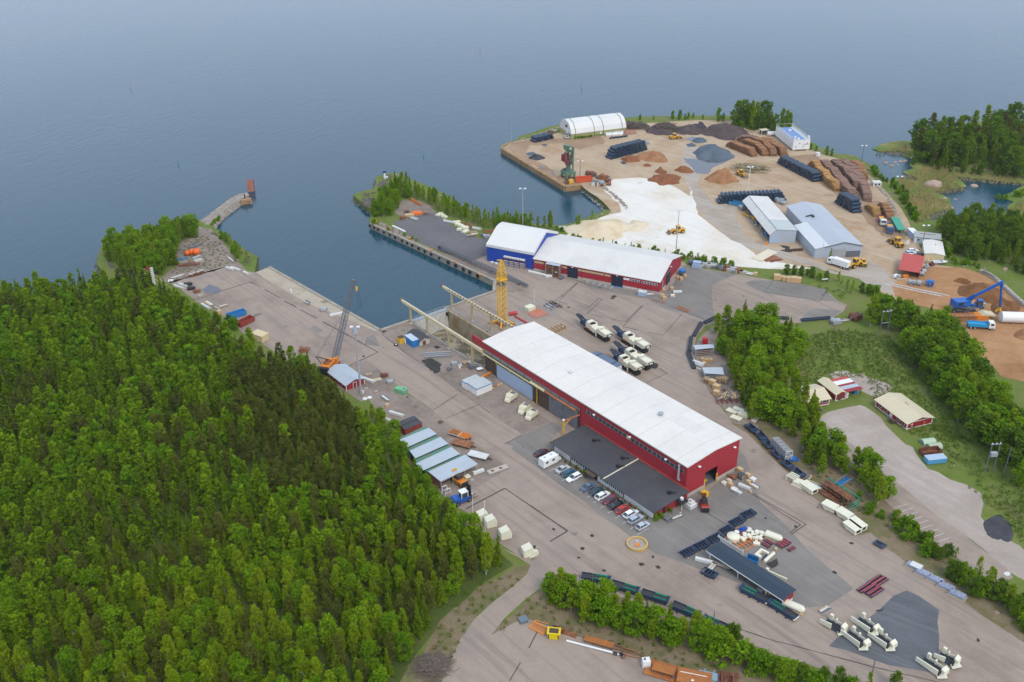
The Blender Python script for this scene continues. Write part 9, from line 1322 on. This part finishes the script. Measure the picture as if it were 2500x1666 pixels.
for p,h,k in (((54.1,140.2),6,'aspen'),((55.9,139.9),6,'aspen'),((57.4,139.1),6,'alder'),((62,139.8),4.5,'alder'),((65.1,139.5),4.5,'alder'),((67.1,137.9),4,'bush'),((70.5,137.9),5,'slim'),((75.8,137.6),5,'alder'),((59.4,138),4.5,'bush'),((45.7,151.3),5,'alder'),((47,151.1),4.5,'alder')): tree(k,p,h,'the bottom edge of the yard',rn)
plant([(-46.1,238.8),(-41.2,240.4),(-37.8,237.6),(-36,232.1),(-31.3,226.8),(-27.3,217.8),(-24.2,210.1),(-19.8,202),(-16.5,196.8),(-15.5,188.6),(-21.3,196.8),(-28.9,207),(-31.8,214.5),(-37.2,222.3),(-41.9,229.6)],2.5,[('aspen',.7),('birch',.3)],4,6.5,'the thicket beside the container row',57,0,1.1); row([(-124.5,322.7),(-117.7,314),(-112.4,307.2),(-105.9,302.3),(-98.2,297.4),(-93.2,292)],2.6,[('aspen',.6),('alder',.4)],3,5.5,'the edge of the wood along the west quay',58)
for k in range(19):
    u = 37.2-2.05*k
    if 18.5 < u < 22.5: continue
    tree('hedge',hw(u,33.3+.25*math.sin(k*2.1)),1.25+.3*math.sin(k*1.7),'the flower bed before the offices',rn,0,.8)
for p,h in (((42.6,197.4),1.8),((39.4,194.5),1.6),((36.6,192.1),2.0),((35.4,191.5),1.9),((18.9,211.1),1.6)): tree('bush',p,h,'the flower bed before the offices',rn,0,.8)
row([(34.4,512.9),(44.5,515.8)],1.5,[('bush',1)],1,1.8,'the foot of the tent hall wall',59,0,.5); row([(51.9,519.6),(57.6,524.4)],1.7,[('bush',1)],1,1.8,'the foot of the tent hall wall',60,0,.5)
# ---- low scrub of the meadow,reeds,verge tufts: nobody could count them
def tufts(name,polys,d,mat,hgt,wid,per,seed,z=0,label=None,keep=None):
    rn = random.Random(seed); V,F = [],[]
    for poly in polys:
        for p in scatter(poly,d,seed,16):
            if keep and noise.noise(Vector((p[0]*.06,p[1]*.06,seed))) < keep: continue
            h = hgt*rn.uniform(.5,1.3)
            for q in range(per):
                a = rn.uniform(0,6.28); r_ = wid*math.sqrt(rn.random()); c = Vector((p[0]+r_*math.cos(a),p[1]+r_*math.sin(a),z+h*rn.uniform(.1,.9)))
                if per > 12: leaf(V,F,c,.42,rn,.3)
                else: o = len(V); b_ = rn.uniform(0,6.28); w = .11; V += [Vector((c.x-w*math.cos(b_),c.y-w*math.sin(b_),z)),Vector((c.x+w*math.cos(b_),c.y+w*math.sin(b_),z)),Vector((c.x+w*.3+rn.uniform(-.2,.2),c.y+rn.uniform(-.2,.2),z+h))]; F.append((o,o+1,o+2))
    mb = MB(); mb.v = [tuple(v) for v in V]; mb.f = F; mb.m = [0]*len(F); return struct(mb.build(name,mat),'stuff',label)
L_scrub = leafmat('scrub_leaves',(.10,.19,.02),(.10,.19,.02)); L_reed = ground('dry_reed',[(.32,(.16,.17,.05)),(.48,(.42,.31,.13)),(.7,(.52,.39,.19))],.06,1.5); L_grass = leafmat('verge_grass',(.14,.20,.02),(.14,.20,.02))
tufts('tall_grass',[[(93.7,284.1),(109.7,291.2),(125.8,286.5),(126.3,267.8),(127.5,252.9),(128.2,238.3),(125.3,225),(119.2,225.1),(111.6,227.4),(107.9,247.3),(109.4,258.4),(99.3,260.7),(94.1,256.6),(88.5,257.7)],[(119.6,232),(127.1,226.2),(131.5,201.5),(121.8,180.7),(121.5,189.4),(116.2,211.2)]],1.0,L_grass,.7,.6,15,66,0,'tall rough grass on the meadow',-.3)
tufts('meadow_scrub',[[(123.6,229.7),(127.1,226.2),(127.4,210.2),(131.5,201.5),(121.8,180.7),(122.6,189.4),(121.8,199.8),(120.7,205.4),(120.1,215.1)],[(112.1,325.6),(116.8,324),(125.3,316.5),(129.7,310.7),(120.5,310.9),(117.8,314.5)],[(93.7,284.1),(109.7,291.2),(125.8,286.5),(126.3,267.8),(127.5,252.9),(128.2,238.3),(126.2,227.1),(123.2,222.9),(119.3,231.6),(119.6,253.1),(111.5,264.8),(101,266.6),(94.7,258.7),(88.5,257.7)]],1.6,L_scrub,1.5,.8,30,61,0,'low green scrub covering the meadow',-.15)
tufts('reed_bed',[[(174.9,433.6),(197.4,459.5),(212.9,469.9),(222.4,456.2),(245.2,450.4),(241.6,437.9),(221.3,443.4),(212.5,446.2),(211.8,431.4),(195.5,425.9),(197.8,415.6),(194.5,403.6),(181.1,395.5),(176.2,384.5),(169.6,382.7),(173.3,400.9)],[(188.4,489.2),(208.7,500.6),(205.5,484.3),(199,485.9)],[(217.6,403),(232.9,419.2),(218.1,387.5),(214.4,387.6)]],1.15,L_reed,1.5,.6,9,62,-1.9,'pale dry reeds around the pond and bay',.0)
tufts('verge_grass',[[(2.8,172.3),(-4.9,163.1),(-11.3,153),(-14.7,140.9),(-19.9,144.6),(-16.9,154.3),(-9.9,167.6),(-1,172.3)],[(7.1,168.2),(2.5,163),(-4.6,153.7),(2.6,158.4)] + [(12.6,153.4),(21.6,149.6),(34.3,143.3),(42.5,143.9),(30.8,150),(20.2,154.9),(12.8,157)],[(77.2,221.2),(78.5,215.5),(81.6,205.7),(86.2,194.8),(97.1,183),(98.6,184),(90,200.1),(82.4,221.1)],[(-138.3,373.7),(-130.7,381),(-119.6,373.2),(-110.4,351),(-129,333.7),(-131.7,351.5)]],1.7,L_grass,.5,.6,14,63,.03,'grass tufts on the verges',.0)

# ---- the hazy summer air over the lake and the yard
hz = MB(); hz.b(-1500,1500,-200,2600,-5,160)
hm = bpy.data.materials.new('summer_haze'); hm.use_nodes = True; ht = hm.node_tree
ht.nodes.remove(ht.nodes['Principled BSDF']); pv = ht.nodes.new('ShaderNodeVolumePrincipled')
pv.inputs['Color'].default_value = (.92,.95,1,1); pv.inputs['Density'].default_value = .00006; pv.inputs['Anisotropy'].default_value = .2
ht.links.new(pv.outputs[0],ht.nodes['Material Output'].inputs['Volume'])
struct(hz.build('haze',hm),'stuff','thin pale haze in the air over the lake')
